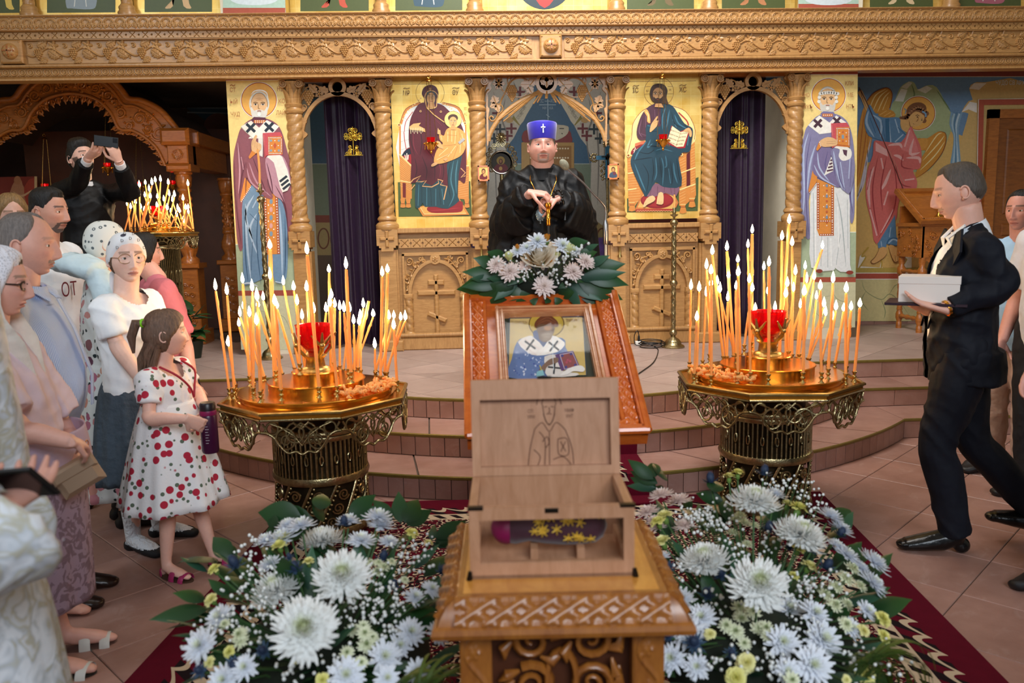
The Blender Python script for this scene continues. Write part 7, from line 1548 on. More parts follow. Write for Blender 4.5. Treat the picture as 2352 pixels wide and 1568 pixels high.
def rose_mesh(c1,c2,n,seed,opened=1.0):
 mb=MB();R=random.Random(seed)
 for i in range(n):
  t=i/(n-1);a_=i*2.2;r=.12+.5*t*opened;arc=1.3-.25*t;h=.62-.32*t*opened;K=7;J=4;o=len(mb.v)
  for j in range(J+1):
   f=j/J
   for k in range(K+1):
    b=a_+(k/K-.5)*2*arc;e=1-(abs(k/K-.5)*2)**3;rr=r*(.45+.6*math.sin(f*1.5))+(.22*t*opened*f**3);z=-.5+f*(h+.5)*(.72+.28*e)-.12*t*opened*f**4
    mb.v.append((rr*math.cos(b),rr*math.sin(b),z));c=V(*lin(c1)).lerp(V(*lin(c2)),f);mb.c.append(tuple(c))
  mb.f+=[(o+j*(K+1)+k,o+j*(K+1)+k+1,o+(j+1)*(K+1)+k+1,o+(j+1)*(K+1)+k)for j in range(J)for k in range(K)]
 mb.col('#5f7c34').lathe([(.05,-.85),(.22,-.6),(.3,-.45),(.2,-.3)],8);return mesh_of('rose',mb,PETAL,180)
ROSE=rose_mesh('#f0d8b0','#f6efe2',16,1);ROSEY=rose_mesh('#cfd070','#eef0c0',11,2,.8);BUD=rose_mesh('#a8842c','#d89030',7,3,.35)
def thistle():
 mb=MB();R=random.Random(5);mb.col('#2c3c58').sph((0,0,.25),(.36,.36,.5),10,8)
 for i in range(90):
  z=-.2+.95*(i+.5)/90;a_=i*2.4;rr=.36*math.sqrt(max(0,1-((z-.25)/.52)**2));p=V(rr*math.cos(a_),rr*math.sin(a_),z);d=V(p.x,p.y,(p.z-.2)*.8).normalized();strip(mb,[p,p+d*.1],[.03,.005],V(-math.sin(a_),math.cos(a_),0),0,'#34456c','#5a6f98')
 for i in range(16):
  a_=i*.3927+R.uniform(-.1,.1);d=V(math.cos(a_),math.sin(a_),R.uniform(-.25,.45)).normalized();L=R.uniform(.7,1.1);q=V(0,0,-.18);strip(mb,[q,q+d*(L*.3),q+d*(L*.65)+V(0,0,.03),q+d*L+V(0,0,.1)],[.06,.12,.08,.01],V(-math.sin(a_),math.cos(a_),0),.3,'#35506a','#46607c')
 return mesh_of('thistle',mb,PETAL,180)
THIS=thistle()
def leaf_mesh(L,w,c1,c2,curl=.25,fold=.25):
 mb=MB();pts=[];p=V(0,0,0);th=.1
 for k in range(9):pts.append(p);p=p+V(math.cos(th)*L/8,0,math.sin(th)*L/8);th-=curl/4
 strip(mb,pts,[w*math.sin(math.pi*min(1,(k/8)**.8+.02))+.002 for k in range(9)],V(0,1,0),fold,c1,c2);return mesh_of('leaf',mb,LEAFM,180)
LEAVES=[leaf_mesh(1,.2,'#1c3a22','#2c5a30',.3),leaf_mesh(1,.24,'#1a3420','#34602c',.5),leaf_mesh(1,.16,'#24443a','#3c6848',.2)]
BLADE=leaf_mesh(1,.03,'#2c4420','#7c8c34',1.2,.1)
STEMM=pm('flower_stem','#3a5a30',.6);FOAM=pm('dark_filler','#141d12',.9,0,.4,40)
def upto(n):return n.to_track_quat('Z','Y').to_matrix().to_4x4()
def place(name,me,root,p,nrm,s,spin=0):
 o=link(name,me,root);M=Matrix.Translation(p-root.location)@upto(nrm)@Matrix.Rotation(spin,4,'Z')@Matrix.Scale(s,4);o.matrix_basis=M;return o
def breath(root,pts,seed,size=.0045):
 R=random.Random(seed);mb=MB();st=MB()
 for p,rad,n,low in pts:
  for k in range(int(n*.48)):
   q=p+V(R.gauss(0,rad),R.gauss(0,rad),R.gauss(0,rad*.5));mb.sph(q,size*R.uniform(.7,1.3),6,4)
   if k%3==0:st.tube([q,q.lerp(low,.4)+V(R.uniform(-.01,.01),0,0),q.lerp(low,.9)],.0008,3)
 o=obj('babys_breath',mb,pm('tiny_white_blossom','#e6e8e6',.7),root,60);o['kind']='stuff';o=obj('fine_stems',st,STEMM,root,60);o['kind']='stuff'
def arrangement(name,label,cx_px,items,seed,px_rng,basket,blades=None):
 """flowers given as (kind, x, y, diameter) in photo pixels; depth follows the sloping heap they lie on"""
 R=random.Random(seed);dep=lambda y:2.45-(y-1100)*.00177
 c0=P(cx_px,1400,dep(1400));base=V(c0.x,c0.y+.1,.028);t=thing(name,label,'flowers',tuple(base),'large floor arrangements');core=V(base.x,base.y,.22)
 obj('pot',MB().lathe([(.12,0),(.14,.02),(.10,.05),(.05,.08),(.045,.2),(.10,.26),(.16,.36),(.17,.44),(.15,.44)],24,base),pm('dark_green_pot','#1c261c',.4),t,50)
 mb=MB();mb.sph((base.x,base.y,.40),(.27,.36,.13),24,14);obj('dark_filler_dome',mb,FOAM,t,180)  # unseen dark dome added to block see-through and blacken gaps between flowers
 real={'B':.15,'S':None}
 for i,(k,x,y,d)in enumerate(items):
  Y=1850*.15/d-.15 if k=='B' else dep(y)+R.uniform(-.02,.05)
  p=P(x,y,Y);n=((p-core).normalized()+V(0,-.35,.25)).normalized()
  s=d/2*(p-CAM).length/1850
  nm,me,s={'B':('chrysanthemum',MUMB[i%2],s),'S':('chrysanthemum',MUMS[i%2],s),'P':('chrysanthemum',MUMP[0],s),'G':('button_chrysanthemum',BUTTON[0],s),'Y':('carnation',CARN[i%2],s),'T':('thistle',THIS,s*.95)}[k]
  q=p-n*s*.25 if k in 'BSPG' else p
  f=place(nm,me,t,q,n,s,R.uniform(0,6))
  low=V(base.x+(p.x-base.x)*.35,base.y+(p.y-base.y)*.35,.40);mi=f.matrix_basis.inverted();a0=mi@(q-base-n*.02);a1=mi@(low.lerp(q,.45)+V(0,0,.03)-base);a2=mi@(low-base)
  obj('stem',MB().tube([a0,a1,a2],.0028/s,5),STEMM,f,60,False)
 x0,x1,y0,y1=px_rng
 for i in range(130):
  x,y=R.uniform(x0,x1),R.uniform(y0,y1);p=P(x,y,dep(y)+.06);p.z-=R.uniform(.03,.12)
  d=V(p.x-base.x+R.uniform(-.1,.1),p.y-base.y+R.uniform(-.1,.1),R.uniform(.0,.25)).normalized();L=R.uniform(.09,.17);o=link('leaf',LEAVES[i%3],t);o.matrix_basis=Matrix.Translation(p-base)@d.to_track_quat('X','Z').to_matrix().to_4x4()@Matrix.Rotation(R.uniform(-.6,.6),4,'X')@Matrix.Scale(L,4)
 return t,base,dep,R
def leaf_px(t,a,b,Ya,Yb,w=1.0,k=0,roll=0):
 """leaf from pixel a to pixel b"""
 p,q=P(*a,Ya),P(*b,Yb);d=q-p;L=d.length;o=link('leaf',LEAVES[k%3],t);z=(CAM-p);d.normalize();z=(z-d*z.dot(d)).normalized();y=z.cross(d);M=M4(p-t.location,d,y,z);o.matrix_basis=M@Matrix.Rotation(roll,4,'X')@Matrix.Diagonal((L,L*w,L,1));return o
LF=[('B',697,1440,160),('B',785,1315,142),('B',630,1345,125),('B',737,1230,112)]+[('S',*q)for q in((870,1180,75),(875,1200,70),(800,1190,60),(830,1235,72),(895,1240,55),(645,1230,85),(690,1200,70),(610,1235,60),(618,1290,60),(455,1480,80),(500,1415,70),(955,1368,55),(993,1350,50),(945,1448,68),(885,1505,78),(795,1548,85),(890,1555,60),(510,1560,70),(920,1480,60),(1010,1450,60),(660,1200,60),(960,1540,60),(560,1530,60))]+[('G',*q)for q in((852,1290,26),(868,1310,34),(882,1300,28),(835,1437,32),(808,1445,32),(838,1452,34),(842,1478,40),(797,1497,32),(855,1462,30),(548,1455,36),(550,1470,36),(900,1288,24),(515,1432,26),(930,1330,22),(870,1290,24),(830,1520,30))]+[('Y',*q)for q in((650,1230,34),(640,1250,34),(708,1287,28),(947,1222,34),(985,1245,22),(490,1305,30),(483,1375,32),(525,1495,26),(685,1510,28),(720,1460,36),(480,1520,26),(740,1560,30))]+[('T',*q)for q in((790,1200,46),(678,1305,52),(880,1280,48),(903,1345,44),(540,1295,60),(545,1530,70),(605,1495,50),(1015,1310,46),(460,1540,44),(665,1280,30))]
tL,bL,dep,R=arrangement('flower_arrangement','large arrangement of white chrysanthemums left of the reliquary stand',730,LF,21,(470,1000,1220,1640),None)
for a,b,w,k in(((690,1185),(575,1175),1.1,0),((720,1195),(580,1212),1,1),((690,1195),(590,1230),.9,0),((735,1170),(745,1115),1.3,1),((720,1180),(760,1160),1.6,1),((800,1185),(870,1130),1.1,0),((920,1200),(915,1120),1.1,0),((930,1200),(970,1130),1.2,1),((935,1205),(1000,1165),1,0),((900,1195),(850,1140),1,0),((1000,1235),(1080,1190),.9,0),((990,1240),(1000,1200),1,2),((1000,1245),(1085,1215),.8,1),((995,1250),(1070,1240),.8,2),((1010,1250),(1040,1190),.9,0),((800,1190),(880,1160),.9,2),((640,1200),(600,1190),.9,0)):leaf_px(tL,a,b,2.42,2.5-.0,w,k)
for k in range(26):y=R.uniform(1440,1560);p0=P(R.uniform(880,980),1575+R.uniform(0,40),1.62);q=P(R.uniform(960,1060),R.uniform(1440,1560),1.66);o=link('grass_blade',BLADE,tL);d=q-p0;o.matrix_basis=Matrix.Translation(p0-bL)@d.to_track_quat('X','Z').to_matrix().to_4x4()@Matrix.Scale(d.length*1.25,4)
breath(tL,[(P(x,y,dep(y)),.03,n,V(bL.x,bL.y,.42))for x,y,n in((880,1345,60),(830,1380,70),(900,1400,70),(960,1290,60),(600,1400,60),(560,1350,50),(540,1420,40),(480,1450,50),(770,1420,40),(860,1430,40),(590,1310,40),(940,1250,50),(630,1480,40),(780,1530,50),(900,1450,40),(580,1270,40),(690,1540,40))],31)
RT=[('B',1745,1335,142),('B',1735,1140,120),('B',1617,1277,122),('B',1843,1218,124)]+[('P',*q)for q in((1517,1130,62),(1558,1143,66),(1485,1170,62),(1510,1205,50),(1572,1200,60),(1500,1190,40))]+[('S',*q)for q in((1910,1180,70),(1935,1210,60),(1950,1270,64),(2012,1285,76),(2010,1335,70),(1980,1300,50),(1565,1372,62),(1610,1415,70),(1580,1450,80),(1815,1395,78),(1875,1405,70),(1895,1465,90),(1800,1472,78),(1870,1525,88),(1540,1510,70),(1518,1440,60),(1520,1275,40),(1810,1540,60),(1925,1250,50),(1600,1530,60),(1780,1130,60),(1995,1400,50),(1960,1440,50))]+[('G',*q)for q in((1692,1188,30),(1710,1197,34),(1732,1204,28),(1682,1220,30),(1717,1247,30),(1960,1302,36),(1946,1325,40),(1924,1345,36),(1978,1343,32),(1898,1363,34),(1920,1387,36),(1948,1385,30),(1698,1392,36),(1730,1402,36),(1703,1420,40),(1668,1435,34),(1690,1448,38),(1745,1443,40),(1760,1440,34),(1945,1432,34),(1710,1476,30),(1765,1460,30),(1820,1560,34),(1700,1180,30))]+[('Y',*q)for q in((1525,1182,40),(1510,1195,36),(1520,1240,40),(1695,1083,30),(1675,1092,30),(1835,1163,42),(1810,1155,30),(1835,1258,30),(1860,1297,36),(2030,1420,36),(1985,1447,28),(2032,1460,30),(1715,1520,40),(1690,1555,44),(1705,1535,34),(1990,1548,44),(1630,1455,26),(1825,1320,24),(1945,1560,20))]+[('T',*q)for q in((1632,1103,52),(1755,1085,50),(1765,1215,50),(1815,1255,46),(1865,1262,46),(1655,1320,50),(1535,1305,50),(1898,1300,52),(1930,1225,44),(1595,1475,62),(1625,1365,50),(1535,1460,40),(1680,1500,40))]
tR,bR,dep,R=arrangement('flower_arrangement','large arrangement of white chrysanthemums right of the reliquary stand',1760,RT,22,(1510,2030,1150,1640),None)
for a,b,w,k in(((1500,1100),(1436,1050),.9,0),((1505,1095),(1490,1045),1.1,1),((1510,1090),(1535,1068),1.5,1),((1505,1120),(1435,1115),.8,2),((1510,1125),(1440,1092),.9,0),((1510,1110),(1440,1078),.9,0),((1520,1130),(1500,1110),1,0),((1660,1150),(1590,1130),1,0),((1640,1130),(1650,1085),1.2,1),((1590,1165),(1560,1140),1,0)):leaf_px(tR,a,b,2.42,2.5,w,k)
for k in range(34):p0=P(R.uniform(1940,2000),R.uniform(1490,1580),1.68);q=P(R.uniform(2050,2210),R.uniform(1350,1600),1.72);o=link('palm_blade',BLADE,tR);d=q-p0;o.matrix_basis=Matrix.Translation(p0-bR)@d.to_track_quat('X','Z').to_matrix().to_4x4()@Matrix.Diagonal((d.length,d.length*.8,d.length,1))
breath(tR,[(P(x,y,dep(y)),.03,n,V(bR.x,bR.y,.42))for x,y,n in((1630,1170,70),(1610,1200,80),(1590,1180,60),(1650,1200,60),(1800,1110,50),(1850,1130,40),(1690,1290,40),(1850,1345,80),(1830,1365,60),(1870,1160,40),(1650,1380,50),(1780,1250,40),(2010,1500,60),(1980,1520,50),(1760,1510,50),(1640,1520,40),(1670,1250,40),(1560,1320,40),(1900,1330,40),(1840,1440,40))],32)
R=random.Random(41);g0=V(P(436,690,7.35).x,7.35,PZ);gp_=thing('potted_greenery','dark green leafy plant on the platform beside the far candle stand','plant',tuple(g0));obj('pot',MB().lathe([(.06,0),(.08,.1),(.09,.16),(.08,.16)],18,g0),pm('dark_green_pot','#1c261c',.4),gp_,50)
for k in range(26):p=g0+V(0,0,.14+.012*k);d=V(R.uniform(-1,1),R.uniform(-1,.4),R.uniform(-.1,.7)).normalized();o=link('leaf',LEAVES[k%3],gp_);o.matrix_basis=Matrix.Translation(p-g0)@d.to_track_quat('X','Z').to_matrix().to_4x4()@Matrix.Scale(R.uniform(.16,.26),4)
Ybq=3.24;pb=P(1247,640,Ybq);bq=thing('bouquet','bouquet with cream rose, white chrysanthemums and green leaves on the icon stand','flowers',(pb.x,Ybq,zt_+.02))
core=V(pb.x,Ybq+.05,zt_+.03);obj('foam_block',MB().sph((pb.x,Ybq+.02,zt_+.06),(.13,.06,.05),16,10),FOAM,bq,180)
R=random.Random(17)
for k,x,y,d in(('R',1237,580,92),('P',1170,622,58),('P',1138,606,48),('P',1250,656,58),('P',1318,622,54),('P',1347,598,48),('S',1235,552,56),('S',1293,562,50),('S',1210,568,40),('S',1188,575,36),('P',1205,608,34),('y',1168,585,34),('y',1307,567,40),('y',1280,583,22),('o',1257,545,34),('o',1188,567,28),('o',1267,601,32),('S',1320,575,34)):
 p=P(x,y,Ybq-.06+.0*R.random());n=((p-core).normalized()*.6+V(0,-.6,.35)).normalized();s=d/2*(p-CAM).length/1850
 if k in 'yo':n=(n+V(0,.3,.6)).normalized()
 nm,me={'R':('rose',ROSE),'P':('chrysanthemum',MUMP[0]),'S':('chrysanthemum',MUMS[0]),'y':('rose',ROSEY),'o':('rose_bud',BUD)}[k];f=place(nm,me,bq,p-n*s*.2,n,s*(1.15 if k in 'Ryo' else 1),R.uniform(0,6))
 mi=f.matrix_basis.inverted();obj('stem',MB().tube([mi@(p-n*s*.5-bq.location),mi@(core+V(0,0,.04)-bq.location)],.0022/s,5),STEMM,f,60,False)
for a,b,w in(((1160,640),(1048,680),1),((1150,630),(1062,620),1),((1140,610),(1090,590),1.4),((1150,650),(1060,655),.9),((1130,640),(1080,640),1.2),((1170,650),(1090,700),.9),((1180,655),(1105,705),1),((1190,640),(1135,690),1.2),((1210,650),(1160,690),1.2),((1230,660),(1190,695),1.1),((1330,640),(1440,625),.9),((1340,630),(1450,650),.9),((1340,620),(1438,605),1.1),((1350,610),(1400,585),1.3),((1330,650),(1448,680),.9),((1320,655),(1425,700),.9),((1310,650),(1385,690),1.1),((1300,655),(1335,712),1.2),((1280,665),(1330,690),1.1),((1260,680),(1255,695),2),((1225,670),(1225,700),1.2),((1290,670),(1280,700),1.2),((1300,560),(1350,555),1.2),((1320,590),(1375,580),1.1),((1350,615),(1395,640),1.2),((1160,590),(1120,580),1.4),((1170,640),(1120,640),1.3),((1200,630),(1165,655),1.4),((1300,620),(1350,645),1.3),((1340,575),(1375,560),1.1),((1260,640),(1300,660),1.3),((1215,620),(1190,650),1.3)):leaf_px(bq,a,b,Ybq-.01+R.uniform(-.02,.01),Ybq-.05,w,R.randint(0,2),R.uniform(-.4,.4))
breath(bq,[(P(x,y,Ybq-.075),.022,n,core)for x,y,n in((1215,625,26),(1290,595,30),(1270,630,30),(1295,650,22),(1200,605,18),(1310,590,20),(1240,618,20),(1150,585,12),(1335,570,14),(1210,635,16))],33,.005)
#  PEOPLE
SKIN=pm('skin','#ffffff',.48,0,.04,60,.03,300,sss=.12,attr=True)
EYE=pm('eye','#ffffff',.15,attr=True)
def hairmat(name,c):return pm(name,c,.5,0,.35,30,.5,60,stretch=(4,4,.7))
sst=lambda a,b,x:np.clip((x-a)/(b-a),0,1)**2*(3-2*np.clip((x-a)/(b-a),0,1))
def head_grid(nu,nv,fat=0,child=0,bumps=True):
 u=np.linspace(-1,1,nu,endpoint=False);ph=np.pi*np.sign(u)*np.abs(u)**1.35;th=np.linspace(-np.pi/2,np.pi/2,nv+1)
 PH,TH=np.meshgrid(ph,th);ct=np.clip(np.cos(TH),1e-4,1)**.78;z=.5*np.sin(TH)
 x=.335*ct*np.sin(PH);y=-.42*ct*np.cos(PH);front=np.clip(np.cos(PH),0,1)**.6;j=sst(.02,-.48,z)
 x*=1-(.36-.30*fat-.05*child)*j;x*=1+(.16*fat+.04*child)*sst(.1,-.25,z)
 y=np.where(y>0,y*(1-.5*sst(-.02,-.45,z))+.02,y-.035*j*front);y-=.012*sst(.05,.3,z)*front
 if child:y-=.02*front*sst(.1,.3,z)
 if bumps:
  g=lambda cx,cz,sx,sz:np.exp(-((np.abs(x)-cx)/sx)**2-((z-cz)/sz)**2);d=np.zeros(x.shape)
  d-=.042*g(.135,.0,.075,.055);d+=.022*g(.12,.095,.10,.035);d+=.02*g(.19,-.13,.09,.09)+.03*child*g(.17,-.17,.1,.1)
  nz=np.interp(z,[-.255,-.225,-.19,-.1,.0,.07,.13],[0,.065,.112,.09,.055,.03,0])*(1-.3*child);nw=np.interp(z,[-.22,-.1,.05],[.058,.042,.034]);d+=nz*np.exp(-(x/nw)**2);d+=.04*g(.052,-.205,.028,.026)
  d+=.026*g(0,-.292,.085,.018)+.032*g(0,-.342,.075,.024)-.022*g(0,-.317,.085,.008)-.016*g(0,-.39,.09,.028)+.035*g(0,-.45,.1,.05);d+=.03*fat*g(.12,-.47,.2,.06)
  y-=d*front
 v=np.stack([x,y,z],-1);idx=np.arange((nv+1)*nu).reshape(nv+1,nu);i2=np.roll(idx,-1,1)
 f=np.stack([idx[:-1],i2[:-1],i2[1:],idx[1:]],-1).reshape(-1,4);return v.reshape(-1,3),f,PH.ravel(),z.ravel()
def face_cols(v,ph,skin,brow,lips,beard=None,stubble=None,brows=1):
 x,z=np.abs(v[:,0]),v[:,2];c=np.tile(np.array(lin(skin)),(len(v),1));fr=np.abs(ph)<1.4
 def mix(m,col,a=1.0):
  k=(m*a)[:,None];c[:]=c*(1-k)+np.array(lin(col))*k
 mix(np.exp(-((x-.19)/.09)**2-((z+.13)/.08)**2)*fr,'#c87a68',.30);mix(np.exp(-(x/.06)**2-((z+.2)/.05)**2)*fr,'#c87a68',.25)
 if stubble:mix(fr*sst(-.22,-.30,z)*(np.abs(ph)<1.5)+0.0,stubble[0],stubble[1])
 mix((np.abs(z-.105-.02*np.cos((x-.13)*14))<.022)*(x>.045)*(x<.23)*fr*1.0,brow,.8*brows)
 mix((x<.105)*(np.abs(z+.315)<.045*np.cos(np.clip(x/.105,0,1)*1.4))*fr*1.0,lips,.75);mix((x<.10)*(np.abs(z+.317)<.007)*fr*1.0,'#5a2820',.7)
 if beard:
  col,kind=beard[:2]
  if kind=='goatee':m=(fr*((np.abs(z+.262)<.024)*(x<.13)+(np.abs(x-.135)<.028)*(z<-.25)*(z>-.42)+(x<.13)*(z<-.385))>0)*((np.abs(z+.315)>.035)|(x>.1))
  elif kind=='moustache':m=fr*(np.abs(z+.262-.03*x)<.026)*(x<.135)
  else:m=fr*((z<-.25)|((np.abs(ph)>.95)&(z<-.02)))*~((x<.1)&(np.abs(z+.315)<.03))*(np.abs(ph)<1.6)
  mix(m*1.0,col,beard[2]if len(beard)>2 else .85)
 return c
def hand_prims(mb,w,d,n,side,curl=.6,s=1.0,spread=.1,thumb=.8):
 """palm, four fingers of different length with two knuckle bends, thumb from the side of the palm; d = pointing, n = out of the palm"""
 d=d.normalized();n=(n-d*n.dot(d)).normalized();b=d.cross(n)*side
 q=lambda x,y,z:w+(b*x+d*y+n*z)*s
 mb.tube([q(0,-.02,0),q(0,.012,0),q(0,.05,.0),q(0,.085,.002)],[(.026*s,.019*s),(.031*s,.017*s),(.040*s,.015*s),(.037*s,.012*s)],12,side=b);mb.sph(q(.0,.088,.002),tuple([.012*s]*3),8,6)
 for k,(x,L)in enumerate(((.030,.070),(.010,.080),(-.011,.075),(-.030,.058))):
  a=spread*(1.5-k)*.5;p=q(x,.078,.002);th=.15;pts=[q(x*.7,.05,0),p];dd=(d+b*a).normalized()
  for f,c in((.45,1.0),(.32,1.15),(.23,.8)):th+=curl*c*.55;p=p+(dd*math.cos(th)+n*math.sin(th))*(L*f*s);pts.append(p)
  mb.tube(pts,[.0088*s,.0092*s,.0085*s,.0076*s,.0058*s],8);mb.sph(pts[-1],.006*s,8,6)
 p0=q(.028,.015,.004);p1=q(.048+.01*thumb,.045,.012+.012*curl);p2=q(.05+.006*thumb,.075,.022+.03*curl);p3=q(.044,.095,.028+.045*curl);mb.tube([q(.012,.005,0),p0,p1,p2,p3],[.012*s,.0125*s,.0105*s,.009*s,.0065*s],8);mb.sph(p3,.0068*s,8,6)
class Person:
 def __init__(s,label,loc,yaw,Ht,skin='#d8a48c',w=1.0,fat=0.0,hs=1.0):
  s.r=thing('person',label,'person',loc);s.r.rotation_euler=(0,0,math.radians(yaw));s.H,s.skin,s.w,s.fat,s.hs=Ht,skin,w,fat,hs;h=Ht
  s.J={'neck':V(0,.005,.845)*h}
  for k,sg in(('L',1),('R',-1)):s.J.update({'sh'+k:V(sg*.094*w,.005,.803)*h,'el'+k:V(sg*.135*w,.02,.63)*h,'wr'+k:V(sg*.13*w,-.05,.49)*h,'hip'+k:V(sg*.052*w,0,.51)*h,'kn'+k:V(sg*.055*w,-.005,.28)*h,'an'+k:V(sg*.055*w,.01,.045)*h})
  s.body_mb=MB();s.fd={};s.av=.0044
 def lv(s):
  f,w=s.fat,s.w;return[(.46,.082*w,.062,0),(.52,.092*w+.02*f,.068+.025*f,-.01*f),(.58,.084*w+.035*f,.062+.06*f,-.035*f),(.65,.084*w+.03*f,.062+.05*f,-.03*f),(.72,.094*w+.01*f,.068+.02*f,-.012*f),(.765,.096*w,.062,0),(.80,.078*w,.046,.004),(.828,.045*w,.036,.006)]
 def torso(s,mb,g=0,z0=.44,z1=.84,gz=None):
  h=s.H;p,r=[],[]
  for z,a,b,y in s.lv():
   if z0<=z<=z1:p.append((0,y*h,z*h));r.append((a*h+g,b*h+g))
  if gz is not None:p.insert(0,(0,p[0][1],gz));r.insert(0,r[0])
  mb.tube(spline(p,3,False),[tuple(q)for q in spline(r,3,False)],20,side=(1,0,0))
  for k,sg in(('L',1),('R',-1)):mb.tube([V(0,.005,.788)*h,V(sg*.045,.005,.796)*h,s.J['sh'+k]],[.038*h+g,.036*h+g,.030*h+g],12);mb.tube([V(0,.008,.84)*h,V(sg*.045,.006,.818)*h,V(sg*.08*s.w,.005,.806)*h],[.030*h+g*.4,.027*h+g*.6,.026*h+g*.8],10)
 def arm(s,mb,k,t0=0,t1=2,g=0,r=(.0305,.0265,.0235,.0165),flare=0):
  h=s.H;J=s.J;pts=[J['sh'+k],J['sh'+k].lerp(J['el'+k],.5),J['el'+k],J['el'+k].lerp(J['wr'+k],.4),J['wr'+k]];rr=[r[0],r[1]*1.06,r[1],r[2],r[3]];m=spline([tuple(p)for p in pts],5,False);q=spline([(x,)for x in rr],5,False);n=len(m)-1;a,b=int(n*t0/2),int(round(n*t1/2));seg=list(range(a,b+1))
  mb.tube([m[i]for i in seg],[q[i][0]*h+g+flare*(i-a)/max(1,b-a)for i in seg],14);mb.sph(m[a],q[a][0]*h+g,12,8)
 def leg(s,mb,k,g=0,z=None,r=(.056,.05,.036,.034,.023)):
  h=s.H;J=s.J;a,b,c=J['hip'+k],J['kn'+k],J['an'+k];pts=[a+V(0,0,.02*h),a.lerp(b,.45),b,b.lerp(c,.35),c];m=spline([tuple(p)for p in pts],5,False);q=spline([(x,)for x in r],5,False)
  if z is not None:keep=[i for i,p in enumerate(m)if p[2]>=z];m=[m[i]for i in keep];q=[q[i]for i in keep]
  mb.tube(m,[x[0]*h+g for x in q],14);mb.sph(m[0],q[0][0]*h+g,12,8)
 def foot_prims(s,mb,k,g=0,L=.15,flat=0,dirn=None):
  h=s.H;a=s.J['an'+k];d=(dirn or s.fd.get(k)or V((.25 if k=='L' else-.25),-1,0)).normalized();z0=a.z-.045*h;sd=V(-d.y,d.x,0)
  mb.tube([a+V(0,0,.02*h),a-V(0,0,.005*h),V(a.x,a.y,z0+.03*h)+d*(.03*h),V(a.x,a.y,z0+.022*h)+d*(.075*h),V(a.x,a.y,z0+.014*h)+d*(L*.74*h)],[.021*h+g,.022*h+g,(.024*h+g,.024*h+g),(.027*h+g,.018*h+g),(.022*h+g,.011*h+g)],12,side=sd);mb.sph(V(a.x,a.y,z0+.018*h)-d*(.016*h),.018*h+g,10,8);mb.sph(V(a.x,a.y,z0+.012*h)+d*(L*.74*h),(.02*h+g,.02*h+g,.010*h+g),10,8)
 def add(s,mb,vox,sm=2,col=None):
  co,f=voxel(mb,vox,sm);s.body_mb.col(col or s.skin);o=len(s.body_mb.v);s.body_mb.v+=[tuple(c)for c in co];s.body_mb.f+=[tuple(i+o for i in q)for q in f];s.body_mb.c+=[s.body_mb.cur]*len(co)
 def body(s,hands,legs=True,feet=True):
  h=s.H;mb=MB();s.torso(mb,-.006);mb.tube([V(0,.005,.80)*h,s.J['neck'],s.Mh@V(0,.06,-.26)],[.042*h,.034*h*(1+.5*s.fat),.035*h*(1+.4*s.fat)],14)
  for k in 'LR':
   s.arm(mb,k,0,1.1,-.003)
   if legs:s.leg(mb,k,-.004);s.foot_prims(mb,k,-.002)
  s.add(mb,.011,3)
  for k,sg in(('L',1),('R',-1)):
   hd=hands.get(k);mb=MB();s.arm(mb,k,.9,2)
   if hd:hand_prims(mb,s.J['wr'+k],V(*hd[0]),V(*hd[1]),sg*(hd[4]if len(hd)>4 else 1),hd[2],s.H/1.72*(hd[3]if len(hd)>3 else 1))
   s.add(mb,s.av,2)
 def head(s,yaw=0,pitch=0,roll=0,brow='#4a3424',lips='#b06a60',beard=None,stubble=None,iris='#4a3a28',child=0,lid=.5,brows=1,off=(0,0,0),hf=None):
  S=s.H*.135*s.hs;s.S=S;Rm=(Matrix.Rotation(math.radians(yaw),4,'Z')@Matrix.Rotation(math.radians(pitch),4,'X')@Matrix.Rotation(math.radians(roll),4,'Y')).to_3x3();s.hp=s.J['neck']+V(0,-.012,.045)*s.H+V(*off);c=s.hp+Rm@V(0,-.05*S,.40*S);s.Mh=M4(c,Rm@V(S,0,0),Rm@V(0,S,0),Rm@V(0,0,S))
  hf=s.fat if hf is None else hf;v,f,ph,z=head_grid(96,104,hf,child);cols=face_cols(v,ph,s.skin,brow,lips,beard,stubble,brows);A=np.array(s.Mh.to_3x3());w=v@A.T+np.array(c);mb=s.body_mb;o=len(mb.v);mb.v+=[tuple(q)for q in w];mb.f+=[tuple(int(i)+o for i in q)for q in f];mb.c+=[tuple(q)for q in cols]
  e=MB().col(s.skin)
  for sg in(-1,1):
   fx=sg*(.325+.04*hf);e.sph((fx,.05,-.04),(.03,.075,.115),10,8,M=s.Mh);e.tube([s.Mh@V(fx+sg*.035,.05+.075*math.cos(t),-.03+.115*math.sin(t))for t in np.linspace(-2.2,2.6,14)],.016*S*1.1,6);e.sph((fx+sg*.01,.02,-.14),(.022,.03,.035),8,6,M=s.Mh)
   e.tube([s.Mh@V(sg*.135+.068*math.cos(t),-.362+.03*abs(math.cos(t)),.002+.030*math.sin(t))for t in np.linspace(0,math.pi,9)],[.004*S,.011*S,.014*S,.015*S,.016*S,.015*S,.014*S,.011*S,.004*S],6);e.tube([s.Mh@V(sg*.135+.066*math.cos(t),-.358+.03*abs(math.cos(t)),-.004-.026*math.sin(t))for t in np.linspace(0,math.pi,7)],[.004*S,.009*S,.010*S,.011*S,.010*S,.009*S,.004*S],6)
  mb.join(e);m=MB()
